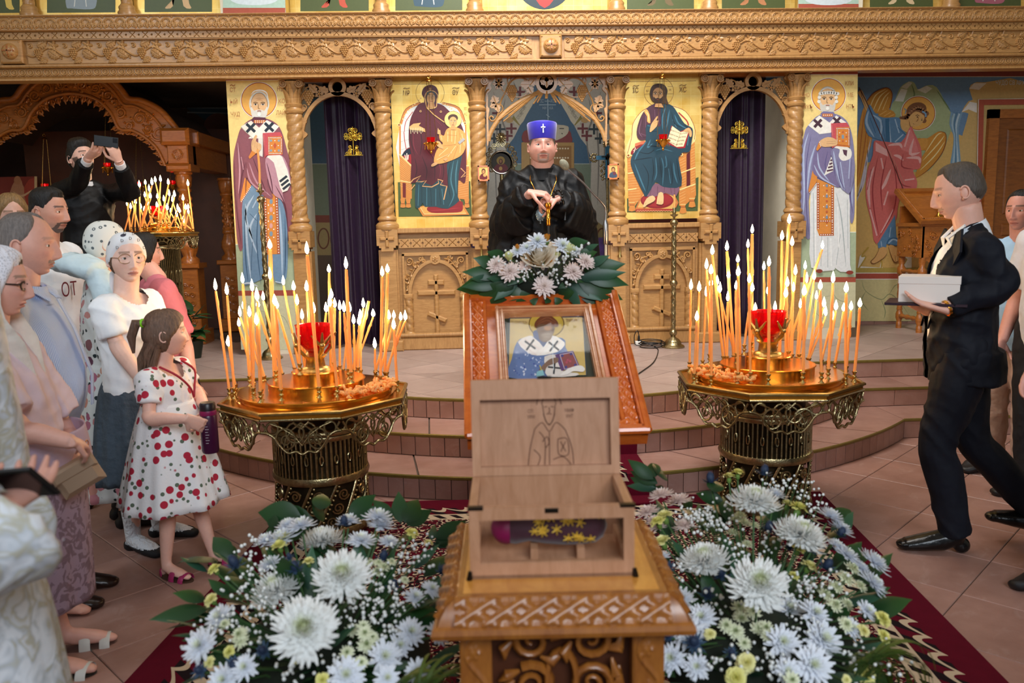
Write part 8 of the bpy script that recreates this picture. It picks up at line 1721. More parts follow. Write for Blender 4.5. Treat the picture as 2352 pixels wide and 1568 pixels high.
  for sg in(-1,1):
   p=V(sg*.135,-.315,.0);m.col('#e6ded6').sph(p,(.056,.052,.046),14,10,M=s.Mh);m.col(iris).sph(p+V(0,-.044,-.002),(.026,.012,.026),10,8,M=s.Mh);m.col('#0c0806').sph(p+V(0,-.052,-.002),(.012,.008,.012),8,6,M=s.Mh);m.col('#3a2820').tube([s.Mh@V(p.x+.064*math.cos(t),-.368+.03*abs(math.cos(t)),.018+.018*math.sin(t)-.02*lid)for t in np.linspace(0,math.pi,8)],.0045*S,5)
  s.eyes=m;s.fg=(hf,child)
 def shell(s,name,mask,thick,mat,nu=84,nv=72,wob=.0,seed=0,smooth=180):
  """hair or cloth cap: the masked part of the skull pushed outwards"""
  v,f,ph,z=head_grid(nu,nv,*s.fg,bumps=False);m=mask(ph,z,v);n=v/np.linalg.norm(v*np.array([1,1,.9]),axis=1)[:,None];k=sst(0,.12,m);R=np.random.RandomState(seed);t=thick(ph,z)if callable(thick)else thick
  w=v+n*((t*k-.012*(1-k))+wob*k*(np.sin(ph*23+z*9)*.5+np.sin(ph*41-z*17+1)*.5))[:,None];keep=(m[f]>-.03).all(1);f=f[keep];us=np.unique(f);mp=-np.ones(len(v),int);mp[us]=np.arange(len(us));A=np.array(s.Mh.to_3x3());w=w[us]@A.T+np.array(s.Mh.translation)
  mb=MB();mb.v=[tuple(q)for q in w];mb.f=[tuple(int(i)for i in q)for q in mp[f]];return obj(name,mb,mat,s.r,smooth,False)
 def cloth(s,name,mb,mat,vox=.009,sm=3,cut=None,parent=None,folds=.0045):
  co,f=voxel(mb,vox,sm)
  if cut:f=[q for q in f if not cut(*(sum(co[i]for i in q)/len(q)))]
  m=MB();m.v=[tuple(c)for c in co];m.f=f;o=obj(name,m,mat,parent or s.r,180,False)
  if folds:
   n=len(co);nr=np.empty(n*3,np.float32);o.data.vertex_normals.foreach_get('vector',nr);nr=nr.reshape(-1,3);R=np.random.RandomState(n%97);d=np.zeros(n)
   for q in range(3):k=R.normal(size=3)*np.array([1,1,.8]);k*=(26+14*q)/np.linalg.norm(k);k2=R.normal(size=3)*9;d+=(1-1.6*np.abs(np.sin(co@k+1.6*np.sin(co@k2+q))))*(1+.6*np.sin(co@R.normal(size=3)*8))/(1+q)
   o.data.vertices.foreach_set('co',(co+nr*(d*folds)[:,None]).astype(np.float32).ravel());o.data.update()
  return o
 def part(s,name,mb,mat,smooth=60,parent=None):return obj(name,mb,mat,parent or s.r,smooth,False)
 def skirt(s,name,lv,mat,n=84,folds=9,amp=.06,seed=0,c=(0,0)):
  """lv: (z, rx, ry) from waist to hem"""
  R=random.Random(seed);ph=[R.uniform(0,6.28)for _ in range(4)];mb=MB();vs=[];lv=spline(lv,5,False);k=len(lv)
  for j,(z,rx,ry)in enumerate(lv):
   t=j/(k-1)
   for i in range(n):a=2*math.pi*i/n;q=1+amp*t*(math.sin(folds*a+ph[0])+.5*math.sin((folds*2+1)*a+ph[1])+.4*math.sin(3*a+ph[2]));vs.append((c[0]+rx*q*math.cos(a),c[1]+ry*q*math.sin(a),z+.004*math.sin(5*a+ph[3])*t))
  mb.add(vs,[(j*n+i,j*n+(i+1)%n,(j+1)*n+(i+1)%n,(j+1)*n+i)for j in range(k-1)for i in range(n)]);o=s.part(name,mb,mat,180);o.modifiers.new('thickness','SOLIDIFY').thickness=.004;return o
 def done(s):
  b=s.part('body',s.body_mb,SKIN,180);s.part('eyes',s.eyes,EYE,180)
  return s
def neckcut(p,r=.062):h=p.H;return lambda x,y,z:z>.79*h and x*x+(y-.005)**2<(r*h)**2
def male_hair(front=.33,side=-.05,back=-.3,temple=.0):
 return lambda ph,z,v:z-np.interp(np.abs(ph),[0,.7,1.0,1.35,1.7,2.2,3.15],[front,front-.02+temple,.16+temple,.0+temple*.5,side,back*.8,back])
def fab(name,c,noise=.08,b=.5,bs=9,rough=.8,**k):return pm(name,c,rough,0,noise,14,b,bs,bd=.03,**k)
WHITE_SHIRT=fab('white_shirt','#e9edf2',.03,.35,8)
def two(fn):return[fn(k,sg)for k,sg in(('L',1),('R',-1))]
BLK=fab('black_cassock','#08080b',.15,.5,6,.55,spec=.3);NAVY=fab('navy_suit','#0c0f1a',.1,.4,7,.7,spec=.3)
#  bishop with blue hat
p=Person('bearded bishop in black robe and blue velvet hat leaning on a cane',(.505,5.8,PZ),-3,1.79,'#dba393',1.2,.75,1.03)
h=p.H
for k,sg in(('L',1),('R',-1)):p.J['el'+k]=V(sg*.29,-.04,1.13);p.J['wr'+k]=V(sg*.085-.005,-.33+.015*sg,1.325-.022*sg)
p.head(2,-4,0,'#6a5a50','#b4665c',('#958c86','goatee',.7),None,'#3c4a54',off=(0,-.012,-.018),hf=1.15)
p.body({'L':((-1,-.12,-.12),(0,.35,-1),1.15,1.1),'R':((1,-.2,-.12),(0,.35,-1),1.1,1.15)})
p.done()
mb=MB();p.torso(mb,.03,.46,.84)
for k in 'LR':p.arm(mb,k,0,1.86,.035,flare=.03)
[mb.tube([V(0,.01,1.49),V(sg*.10,0,1.465),V(sg*.20,.0,1.42)],[.09,.08,.07],14)for sg in(1,-1)];p.cloth('riassa',mb,BLK,.011,4,folds=.007)
p.skirt('robe_skirt',[(1.2,.24,.22),(.9,.30,.27),(.5,.34,.31),(.02,.38,.35)],BLK,120,9,.05,2)
for sg in(1,-1):
 mb=MB();mb.tube([(sg*.20,.02,1.36),(sg*.26,-.03,1.2),(sg*.25,-.12,1.15),(sg*.18,-.23,1.20),(sg*.14,-.27,1.22)],[(.06,.07),(.09,.11),(.11,.14),(.10,.15),(.09,.14)],20,side=(0,1,0));mb.tube([(sg*.25,-.02,1.1),(sg*.26,-.06,.85),(sg*.24,-.1,.62)],[(.11,.13),(.12,.15),(.09,.11)],20,side=(0,1,0));p.cloth('wide_sleeve',mb,BLK,.012,4,folds=.008)
mb=MB().tube([p.J['neck']+V(0,.01,-.06),p.J['neck']+V(0,.004,.0),p.J['neck']+V(0,-.004,.03)],[.125,.104,.10],20);p.part('stand_collar',mb,BLK,60)
p.shell('grey_hair',male_hair(.2,-.08,-.35),.03,hairmat('grey_hair','#6c6660'))
BLUEV=pm('blue_velvet','#2210b8',.55,0,.1,30,0,60,sheen=.6)
ht=p.part('hat',MB().lathe([(.365,.17),(.372,.19),(.40,.42),(.415,.60),(.40,.635),(.3,.665),(0,.69)],40,M=p.Mh@Matrix.Diagonal((1.02,1.12,1,1))),BLUEV,50)
mb=MB();[mb.box(a,b,-.488,-.47,c,d,p.Mh)for a,b,c,d in((-.012,.012,.30,.53),(-.06,.06,.435,.46))];mb.sph((0,-.48,.447),(.035,.02,.035),8,6,M=p.Mh);p.part('silver_cross',mb,pm('bright_diamante','#f0f0f4',.2,.6,emit=0),30,ht)
mb=MB()
for sg in(1,-1):pts=spline([(sg*.085,-.02,1.50),(sg*.09,-.15,1.44),(sg*.075,-.19,1.40),(sg*.05,-.25,1.34),(sg*.04,-.27,1.31)],8,False);mb.tube(pts,[.0045 if i%2 else .0032 for i in range(len(pts))],6)
ch=p.part('gold_chain',mb,GOLDB,60);mb=MB().lathe([(.022,-.004),(.03,0),(.022,.004)],20,M=Matrix.Translation((-.03,-.31,1.20))@Matrix.Rotation(math.pi/2,4,'X')@Matrix.Diagonal((1,1.5,1,1)));[mb.sph((-.03+.028*math.cos(t),-.312,1.20+.042*math.sin(t)),.006,6,5)for t in np.linspace(0,6.28,13)];mb.sph((-.03,-.31,1.145),.006,6,5);p.part('pendant_icon',mb,pm('silver_enamel','#8a9aa0',.3,.7,.5,60),60)
mb=MB();[mb.sph((.09+.03*math.cos(t),-.335+.012*math.sin(t*2),1.315+.045*math.sin(t)),.010,8,6)for t in np.linspace(0,6.28,15)];mb.tube([(.125,-.34,1.29),(.14,-.33,1.21),(.135,-.33,1.16)],[.008,.006,.012],6);p.part('prayer_beads',mb,pm('black_beads','#0c0c0e',.25),60)
ct=P(1259,466,5.42);cn=thing('cane','black cane with gold knob under the clasped hands of the bishop','cane',(ct.x,ct.y,PZ))
obj('shaft',MB().tube([(ct.x,ct.y,PZ),(ct.x,ct.y,ct.z-.15)],.011,10),BLACKP,cn);obj('gold_knob',MB().lathe([(.013,-.15),(.017,-.14),(.016,-.11),(.020,-.10),(.015,-.09),(.016,-.03),(.024,-.02),(.022,.0),(0,.006)],14,ct),GOLDB,cn,50)
#  cleric taking a picture
b=P(200,500,6.4);p=Person('dark-haired man in black cassock raising a phone before the shrine',(b.x,6.4,PZ),38,1.80,'#e0b09c',1.05)
loc=lambda x,y,Y:(p.r.matrix_basis.inverted()@P(x,y,Y))
p.J['elR']=loc(176,422,6.2);p.J['wrR']=loc(203,362,6.02);p.J['elL']=loc(300,440,6.2);p.J['wrL']=loc(272,368,6.0)
p.head(18,-14,0,'#2a1c14','#b8766a',('#3a2a22','full'),None)
tg=loc(244,330,5.93);p.body({'R':(tuple((tg+V(.0,0,.01))-p.J['wrR']),tuple(tg-p.J['wrR']+V(0,.06,.1)),.55,1.0),'L':(tuple((tg+V(.02,0,.03))-p.J['wrL']),tuple(tg-p.J['wrL']+V(0,.05,.1)),.8,1.0)},True);p.done()
mb=MB();p.torso(mb,.02,.46);[p.arm(mb,k,0,1.82,.018,flare=.004)for k in 'LR'];p.cloth('cassock',mb,BLK,.009)
p.skirt('cassock_skirt',[(1.06,.185,.14),(.8,.22,.19),(.4,.26,.23),(.05,.30,.27)],BLK,90,8,.05,4)
[p.part('white_cuff',MB().tube([p.J['el'+k].lerp(p.J['wr'+k],t)for t in(.78,.92)],.036,14),WHITE_SHIRT)for k in 'LR']
p.part('bracelet',MB().tube([p.J['elL'].lerp(p.J['wrL'],t)for t in(.965,1.0)],.029,14),pm('brown_leather','#5a2416',.4))
p.part('white_collar',MB().tube([p.J['neck']+V(0,0,-.03),p.J['neck']+V(0,-.004,.012)],[.082,.07],18),WHITE_SHIRT)
p.shell('dark_hair',male_hair(.26,-.12,-.32),lambda ph,z:.04+.10*sst(.1,.4,z)*(np.abs(ph)<1.6),hairmat('dark_hair','#17120f'),wob=.012)
c=P(244,325,5.95);ph_=thing('phone','black phone held up sideways by the man in cassock','phone',tuple(c));M=M4(c,V(.93,.30,-.12).normalized(),V(-.3,.95,.05).normalized(),V(.1,-.02,1).normalized());ph_.matrix_basis=Matrix.Translation(c)
Ml=Matrix.Translation(-c)@M;obj('phone_body',MB().bbox(-.078,.078,-.006,.004,-.037,.037,.003,Ml),pm('black_glass','#0c0d10',.25),ph_,30,False);obj('camera_lens',MB().bbox(.042,.072,-.0085,-.005,-.002,.030,.002,Ml),pm('lens_black','#1a1c20',.1),ph_,30,False)
#  man in navy suit carrying a white box
p=Person('man in navy suit carrying a white cardboard box on a dark tray',(2.22,3.55,.0),-106,1.755,'#dca894',1.1,.12)
h=p.H;p.J['hipL'],p.J['hipR']=V(.09,.0,.92),V(-.09,.02,.92);p.J['knL'],p.J['anL']=V(.1,-.10,.52),V(.09,.0,.085);p.J['knR'],p.J['anR']=V(-.08,.10,.5),V(-.07,.42,.13)
loc=lambda x,y,Y:(p.r.matrix_basis.inverted()@P(x,y,Y))
p.fd={'L':V(.05,-1,0),'R':V(-.05,-1,.25)};p.J['elL']=loc(2300,655,3.34);p.J['wrL']=loc(2168,710,3.36);p.J['elR']=loc(2205,690,3.75);p.J['wrR']=loc(2125,712,3.62)
p.head(-10,10,0,'#5a4434','#a8645c',('#8a6a5a','moustache'),('#9a7a70',.25),brows=.6,lid=1.2)
p.body({'L':(tuple(loc(2100,694,3.42)-p.J['wrL']),(0,0,1),.25,1.08),'R':(tuple(loc(2080,694,3.58)-p.J['wrR']),(0,0,1),.3,1.0)});p.done()
mb=MB();p.torso(mb,.008,.46);p.cloth('shirt',mb,WHITE_SHIRT,.009)
mb=MB();p.torso(mb,.024,.46);mb.tube([V(0,.012,.54)*h,V(0,.014,.455)*h],[(.205,.155),(.21,.17)],20,side=(1,0,0));[p.arm(mb,k,0,1.9,.02,flare=.0)for k in 'LR']
p.cloth('jacket',mb,NAVY,.009,3,lambda x,y,z:y<-.02 and abs(x)<.035+.05*max(0,(z-.98))/.5 and z>.78 and z<1.49)
for sg in(1,-1):mb=MB();mb.prism([(sg*.055,.0),(sg*.13,.34),(sg*.16,.30),(sg*.20,.36),(sg*.13,.46),(sg*.06,.44)],-.006,.004,M4(V(0,-.155,1.04),V(1,0,0),V(0,1,0).normalized(),V(0,.22,1).normalized()));p.part('lapel',mb,NAVY,40)
mb=MB().tube([p.J['neck']+V(0,.01,-.05),p.J['neck']+V(0,.0,.005),p.J['neck']+V(0,-.008,.022)],[.088,.077,.073],18,cap=False);[mb.tube([p.J['neck']+V(sg*.07,-.04,.02),p.J['neck']+V(sg*.035,-.10,-.035),p.J['neck']+V(sg*.07,-.085,-.075)],[(.02,.006),(.026,.006),(.006,.004)],8,side=(1,0,0))for sg in(1,-1)];p.part('shirt_collar',mb,WHITE_SHIRT)
mb=MB();mb.tube([V(0,.01,.50)*h,V(0,.01,.55)*h],[(.155,.12),(.15,.115)],18,side=(1,0,0));[p.leg(mb,k,.014,.06,(.058,.052,.038,.037,.032))for k in 'LR'];p.cloth('trousers',mb,NAVY,.010,folds=.003)
for k,dr in(('L',V(.05,-1,0)),('R',V(-.05,-1,.25))):
 mb=MB();p.J['an'+k].z-=.0;p.foot_prims(mb,k,.007,.165,dirn=dr);sh=p.cloth('shoe',mb,pm('black_leather','#0c0b0c',.25,0,.1,20,.2,40),.006,2,folds=0)
 a=p.J['an'+k];m2=MB();[m2.tube([a+V(-.02,-.06-.018*q,.012-.009*q),a+V(.02,-.06-.018*q,.012-.009*q)],.003,5)for q in range(3)];p.part('laces',m2,BLACKP,60,sh)
p.shell('short_hair',male_hair(.31,-.02,-.3,.05),lambda ph,z:.008+.035*sst(.2,.45,z),hairmat('brown_grey_hair','#4c423a'),wob=.004)
p.part('gold_watch',MB().tube([p.J['elL'].lerp(p.J['wrL'],t)for t in(.93,.975)],.036,14),GOLDB)
bc=P(2136,662,3.47);bx2=thing('cardboard_box','white cardboard box with lid carried by the man in navy suit','box',(bc.x,bc.y,bc.z-.055));bx2.rotation_euler=(0,0,math.radians(-33));CARD=pm('white_card','#e6dcd4',.6)
obj('box_body',MB().box(-.118,.118,-.085,.085,0,.085),CARD,bx2,30,False);obj('box_lid',MB().bbox(-.121,.121,-.0875,.0875,.080,.112,.001),CARD,bx2,30,False)
tr_=thing('tray','dark purple flat tray under the white box','tray',(bc.x,bc.y,bc.z-.068));tr_.rotation_euler=(0,0,math.radians(-33));obj('tray_plate',MB().box(-.17,.15,-.12,.12,0,.011),pm('dark_purple_cover','#2a1220',.5),tr_,30,False)
#  little girl in strawberry dress
def berry_mat():
 m,nt,b=nodes('strawberry_print');L=nt.links.new;tc=N(nt,'ShaderNodeTexCoord')
 v1=N(nt,'ShaderNodeTexVoronoi',i_Scale=19.0);v1.inputs['Randomness'].default_value=.75;L(tc.outputs['Object'],v1.inputs['Vector']);mp=N(nt,'ShaderNodeMapping',i_Location=(.31,.17,.1));L(tc.outputs['Object'],mp.inputs[0]);v2=N(nt,'ShaderNodeTexVoronoi',i_Scale=27.0);L(mp.outputs[0],v2.inputs['Vector'])
 c1=ramp(nt,v1.outputs['Distance'],[(.30,'#ffffff'),(.33,'#000000')]);c2=ramp(nt,v2.outputs['Distance'],[(.22,'#ffffff'),(.26,'#000000')]);a=N(nt,'ShaderNodeMix',data_type='RGBA');a.inputs[6].default_value=(*lin('#e8e8ea'),1);a.inputs[7].default_value=(*lin('#5a6a58'),1);L(c2,a.inputs[0]);d=N(nt,'ShaderNodeMix',data_type='RGBA');L(a.outputs[2],d.inputs[6]);d.inputs[7].default_value=(*lin('#b01c38'),1);L(c1,d.inputs[0]);L(d.outputs[2],b.inputs['Base Color']);b.inputs['Roughness'].default_value=.85
 n=N(nt,'ShaderNodeTexNoise',i_Scale=90.0);L(tc.outputs['Object'],n.inputs['Vector']);bp=N(nt,'ShaderNodeBump',i_Strength=.3,i_Distance=.004);L(n.outputs['Fac'],bp.inputs['Height']);L(bp.outputs[0],b.inputs['Normal']);return m
BERRY=berry_mat()
p=Person('little girl in white dress with red strawberries holding a purple bottle',(-1.385,3.60,0),78,1.15,'#e8b8a6',1.05,.15,1.28)
loc=lambda x,y,Y:(p.r.matrix_basis.inverted()@P(x,y,Y));h=p.H
p.J['anL']=V(.075,-.12,.055);p.J['knL']=V(.07,-.06,.32);p.J['anR']=V(-.07,.03,.055);p.J['knR']=V(-.065,.0,.32)
p.J['elR']=loc(345,960,3.42);p.J['wrR']=loc(432,962,3.34);p.J['elL']=loc(455,905,3.72);p.J['wrL']=loc(476,945,3.56);p.J['shR'].z-=.015
p.head(34,-3,0,'#7a5a44','#c47a70',None,None,'#4a4a50',1)
p.body({'R':(tuple(loc(482,985,3.40)-p.J['wrR']),tuple(loc(490,960,3.7)-p.J['wrR']),.55,1.2),'L':(tuple(loc(488,985,3.44)-p.J['wrL']),(-.6,-.4,-.1),.8,1.1)});p.done()
mb=MB();p.torso(mb,.016,.6,.82);[p.arm(mb,k,0,.55,.026,flare=-.006)for k in 'LR'];p.cloth('dress_bodice',mb,BERRY,.008,3,neckcut(p,.07))
p.skirt('dress_skirt',[(.80,.12,.10),(.70,.155,.135),(.55,.195,.175),(.34,.245,.225)],BERRY,110,8,.05,6)
mb=MB();[mb.tube(spline([(sg*.085,-.03,.97),(sg*.07,-.10,.93),(sg*.02,-.125,.87),(.0,-.13,.82)],4,False),.005,6)for sg in(1,-1)];p.part('red_cord',mb,pm('red_cord','#a0182c',.6))
HB=hairmat('light_brown_hair','#6a5040')
hm=p.shell('hair',lambda ph,z,v:z-np.interp(np.abs(ph),[0,.5,.75,1.0,1.3,1.6,3.15],[.20,.19,.10,.0,-.1,-.4,-.5]),.045,HB,wob=.014)
mb=MB()
R=random.Random(3)
for k in range(34):a=math.radians(R.uniform(100,260));q=p.Mh@V(.33*math.sin(a),-.36*math.cos(a),R.uniform(-.3,.0));e=q+V(R.uniform(-.02,.02),.03+R.uniform(0,.03),-R.uniform(.10,.19));mb.tube([q,q.lerp(e,.5)+V(R.uniform(-.012,.012),.012,0),e],[.014,.013,.003],6)
t0=p.Mh@V(-.16,.36,.30);mb.tube([t0,t0+V(-.01,.04,.0),t0+V(-.02,.06,-.06),t0+V(-.02,.055,-.13)],[.016,.022,.02,.006],8);p.part('loose_hair',mb,HB,60,hm);p.part('green_hair_tie',MB().sph(t0+V(-.003,.012,0),(.02,.01,.02),10,8),pm('neon_green','#7ed01c',.5),60,hm)
PINK=pm('pink_glitter_strap','#a0285c',.4,0,.3,200);SOLE=pm('brown_sole','#4a3424',.7)
def sandal(p,k,strap,sole,dirn,L=.15,th=.02,g=0,heel=0):
 h=p.H;a=p.J['an'+k];d=dirn.normalized();sd=V(-d.y,d.x,0);zb=a.z-.045*h-.002;o=V(a.x,a.y,0);n=24;wd=.031*h
 sh=p.part('sandal',MB().slab([tuple((o+d*(L*h*(.33-.5*math.cos(t)))+sd*(wd*math.sin(t)*(1+.12*math.cos(t+3.14))))[:2])for t in np.linspace(0,2*math.pi,n,endpoint=False)],zb-th+.001,zb+.002),sole,40)
 for f,w_,hz in((.052,.012,.037),(.098,.011,.024)):m=MB();m.tube([o+d*(f*h)+sd*(wd*1.02*math.cos(t))+V(0,0,zb+(hz*h+.004)*math.sin(t))for t in np.linspace(0,math.pi,11)],[(w_*h/1.15+.004,.003)]*11,8,side=d);p.part('strap',m,strap,60,sh)
 m=MB();m.tube([o+sd*(.027*h*math.cos(t))-d*(.022*h*math.sin(t))+V(0,0,zb+.022*h)for t in np.linspace(0,math.pi,9)],[(.012*h,.003)]*9,8,side=(0,0,1));p.part('heel_strap',m,strap,60,sh)
for k in 'LR':sandal(p,k,PINK,SOLE,V(.25 if k=='L' else-.25,-1,0),.16)
tc_=P(480,982,3.43);bt=thing('water_bottle','dark purple water bottle in the hands of the little girl','bottle',(tc_.x,tc_.y,tc_.z-.11));obj('bottle_body',MB().lathe([(0,0),(.032,.002),(.036,.012),(.036,.16),(.032,.17)],24,(0,0,0)),pm('purple_plastic','#3c0f30',.3,0,.1,9),bt,50,False);obj('bottle_cap',MB().lathe([(.033,.172),(.034,.18),(.033,.215),(.028,.222),(0,.224)],24),pm('dark_cap','#1c1018',.35),bt,50,False);obj('band',MB().lathe([(.0345,.168),(.0352,.172),(.0352,.184),(.034,.188)],24),pm('magenta_band','#7a1048',.4),bt,50,False)
m=MB();[m.box(-.005,.006+.004*(k%2),-.0368,-.0355,.05+.012*k,.0515+.012*k)for k in range(7)];obj('scale_marks',m,pm('white_print','#d8d0d8',.6),bt,0,False)
#  older girl with white bandana and glasses
p=Person('girl with glasses and white bandana in white t-shirt and grey skirt',(-1.665,3.95,0),72,1.50,'#ecc4b4',1.12,.25,1.12)
loc=lambda x,y,Y:(p.r.matrix_basis.inverted()@P(x,y,Y));h=p.H
p.J['elR']=loc(275,800,3.78);p.J['wrR']=loc(330,880,3.70);p.J['elL']=V(.17,-.02,.95);p.J['wrL']=V(.12,-.17,.84)
p.head(-34,-3,0,'#8a6a58','#b0645c',None,None,'#4a443c',.6);p.body({'R':((.2,-.5,-.8),(1,0,0),.4),'L':((-.3,-.6,-.5),(-1,0,0),.4)});p.done()
mb=MB();p.torso(mb,.02,.52);[p.arm(mb,k,0,.74,.015,flare=.014)for k in 'LR'];ts_=p.cloth('t_shirt',mb,WHITE_SHIRT,.009,3,neckcut(p,.06))
mb=MB();R=random.Random(4);heart=[V(.052*math.sin(t)**3*1.1,0,.055*(.8125*math.cos(t)-.3125*math.cos(2*t)-.125*math.cos(3*t)-.06*math.cos(4*t)))for t in np.linspace(0,6.28,24,endpoint=False)]
def front(x,z):return-(p.lv()[4][2]*h+.02)*math.sqrt(max(0,1-(x/(p.lv()[4][1]*h+.02))**2))-.004-.012*p.fat*h*1.4
for k in range(60):
 x,z=R.uniform(-.055,.055),R.uniform(-.06,.05)
 if abs(x)*1.1+max(0,-z)*.9<.06 and z<.045-.3*max(0,.02-abs(x)):mb.col(R.choice(['#243a6c','#7a2c5c','#2c5a54','#b08a3c','#3c4a8c','#8a3040'])).sph((x+.02,front(x+.02,0)-.0,1.08+z),(.011,.005,.011),8,6)
p.part('heart_print',mb,pm('print_ink','#ffffff',.7,attr=True),60,ts_)
p.skirt('grey_skirt',[(.86,.15,.12),(.78,.18,.15),(.6,.21,.18),(.36,.235,.20)],fab('grey_blue_tulle','#424e5a',.1,.5,20),110,14,.035,3)
TOT=lambda ph,z:(np.abs(ph)<9)
ban=lambda ph,z,v:np.minimum(z-np.interp(np.abs(ph),[0,.6,1.0,1.4,1.8,3.15],[.27,.24,.10,-.08,-.2,-.3]),1)
def dmat(name,base,ink,sc,lo=.06):
 m,nt,b=nodes(name);L=nt.links.new;tc=N(nt,'ShaderNodeTexCoord');v=N(nt,'ShaderNodeTexVoronoi',i_Scale=sc);v.inputs['Randomness'].default_value=.5;L(tc.outputs['Object'],v.inputs['Vector']);L(ramp(nt,v.outputs['Distance'],[(lo,base),(lo+.02,ink),(lo+.16,ink),(lo+.18,base)]),b.inputs['Base Color']);b.inputs['Roughness'].default_value=.85;MATS[name]=m;return m
bo=p.shell('bandana',ban,.05,dmat('bandana_print','#e8eaee','#3c3c4c',15,.02));m=MB()
for x,z in((-.16,.36),(.0,.40),(.16,.36),(-.26,.22),(.26,.2),(-.08,.5),(.09,.5)):vs,fs=text_polys('D',.085);m=MB();m.add([p.Mh@V(x+u,-.47*math.sqrt(max(.05,1-(x/.42)**2-(z/.66)**2))-.035,z+w_)for u,w_ in vs],fs);p.part('letter',m,pm('navy_ink','#1c1c30',.7),0,bo)
p.part('bandana_knot',MB().tube([p.Mh@V(-.05,.40,-.2),p.Mh@V(-.08,.5,-.3),p.Mh@V(-.1,.5,-.55),p.Mh@V(-.12,.46,-.75)],[(.03,.02),(.045,.02),(.05,.012),(.03,.006)],10),MATS['white_shirt'],60,bo)
p.shell('hair',lambda ph,z,v:np.minimum(z-np.interp(np.abs(ph),[0,.9,1.2,1.6,3.15],[.3,.22,.0,-.35,-.45]),1),.02,HB,wob=.01)
m=MB();
for sg in(-1,1):m.tube([p.Mh@V(sg*.145+.115*math.cos(t),-.425+.05*abs(math.cos(t))*(1 if math.cos(t)*sg>0 else .2),-.01+.10*math.sin(t))for t in np.linspace(0,6.28,22,endpoint=False)],.0016,5,closed=True);m.tube([p.Mh@V(sg*.26,-.375,.01),p.Mh@V(sg*.34,-.1,.03),p.Mh@V(sg*.36,.06,.0)],.0016,5)
m.tube([p.Mh@V(-.03,-.43,.0),p.Mh@V(0,-.445,.015),p.Mh@V(.03,-.43,.0)],.0016,5);p.part('glasses',m,pm('thin_gold_wire','#b89a7c',.3,1))
for k in 'LR':a=p.J['an'+k];m=MB();p.leg(m,k,.004,None,(.05,.045,.034,.034,.025))if False else m.tube([a+V(0,0,.17),a+V(0,0,.08),a,a+V(0,-.02,-.02)],[.046,.04,.036,.034],14);p.foot_prims(m,k,.003);p.cloth('white_sock',m,fab('ribbed_sock','#cfd2d8',.05,.6,60),.006,2,folds=0);m=MB();p.foot_prims(m,k,.008);p.cloth('black_shoe',m,pm('black_suede','#121216',.7),.007,2,lambda x,y,z:z>a.z-.026,folds=0)
#  grey-haired man in striped shirt
def stripes(name,c1,c2,sc):
 m,nt,b=nodes(name);L=nt.links.new;tc=N(nt,'ShaderNodeTexCoord');w_=N(nt,'ShaderNodeTexWave',i_Scale=sc);w_.bands_direction='DIAGONAL' if False else 'X';L(tc.outputs['Object'],w_.inputs['Vector']);L(ramp(nt,w_.outputs['Color'],[(.4,c1),(.6,c2)]),b.inputs['Base Color']);b.inputs['Roughness'].default_value=.75
 n=N(nt,'ShaderNodeTexNoise',i_Scale=7.0);L(tc.outputs['Object'],n.inputs['Vector']);bp=N(nt,'ShaderNodeBump',i_Strength=.5,i_Distance=.015);L(n.outputs['Fac'],bp.inputs['Height']);L(bp.outputs[0],b.inputs['Normal']);return m
p=Person('grey-haired man with moustache in blue and white striped shirt',(P(45,585,3.32).x,3.32,0),98,1.585,'#dca593',1.2,.5,1.14);h=p.H
p.J['elR']=V(-.27,.0,1.0);p.J['wrR']=V(-.24,-.06,.76);p.J['wrL']=V(.24,-.06,.76)
p.head(6,2,0,'#8a7468','#a86458',('#7a6c66','moustache'),('#a08078',.2),brows=.5);p.body({'R':((.05,-.2,-1),(1,0,0),.5),'L':((-.05,-.2,-1),(-1,0,0),.5)});p.done()
STR=stripes('blue_stripe','#7f9cd2','#d2def2',60);mb=MB();p.torso(mb,.022,.46);[p.arm(mb,k,0,.95,.03,flare=.02)for k in 'LR'];p.cloth('striped_shirt',mb,STR,.010,3)
mb=MB().tube([p.J['neck']+V(0,.01,-.045),p.J['neck']+V(0,.0,.0),p.J['neck']+V(0,-.004,.02)],[.12,.098,.09],18,cap=False);[mb.tube([p.J['neck']+V(sg*.08,-.05,.01),p.J['neck']+V(sg*.05,-.12,-.05)],[(.03,.006),(.02,.005)],8,side=(1,0,0))for sg in(1,-1)];p.part('shirt_collar',mb,STR);p.part('button_placket',MB().tube([(.0,-.125,1.29),(.0,-.175,1.17),(.0,-.225,.98),(.0,-.215,.85)],[(.018,.004)]*4,8,side=(1,0,0)),STR,60)
mb=MB();[p.leg(mb,k,.02,.07,(.064,.058,.046,.044,.038))for k in 'LR'];p.cloth('trousers',mb,fab('dark_trousers','#1a1a20'),.012)
for k in 'LR':mb=MB();p.foot_prims(mb,k,.008,.165,dirn=V(.1,-1,0));p.cloth('brown_shoe',mb,pm('brown_shoe_leather','#24140e',.3,0,.2,20),.007,2,folds=0)
p.shell('grey_hair',male_hair(.36,-.06,-.34,.14),lambda ph,z:.012+.02*sst(.2,.45,z),hairmat('grey_short_hair','#6f6662'),wob=.004)
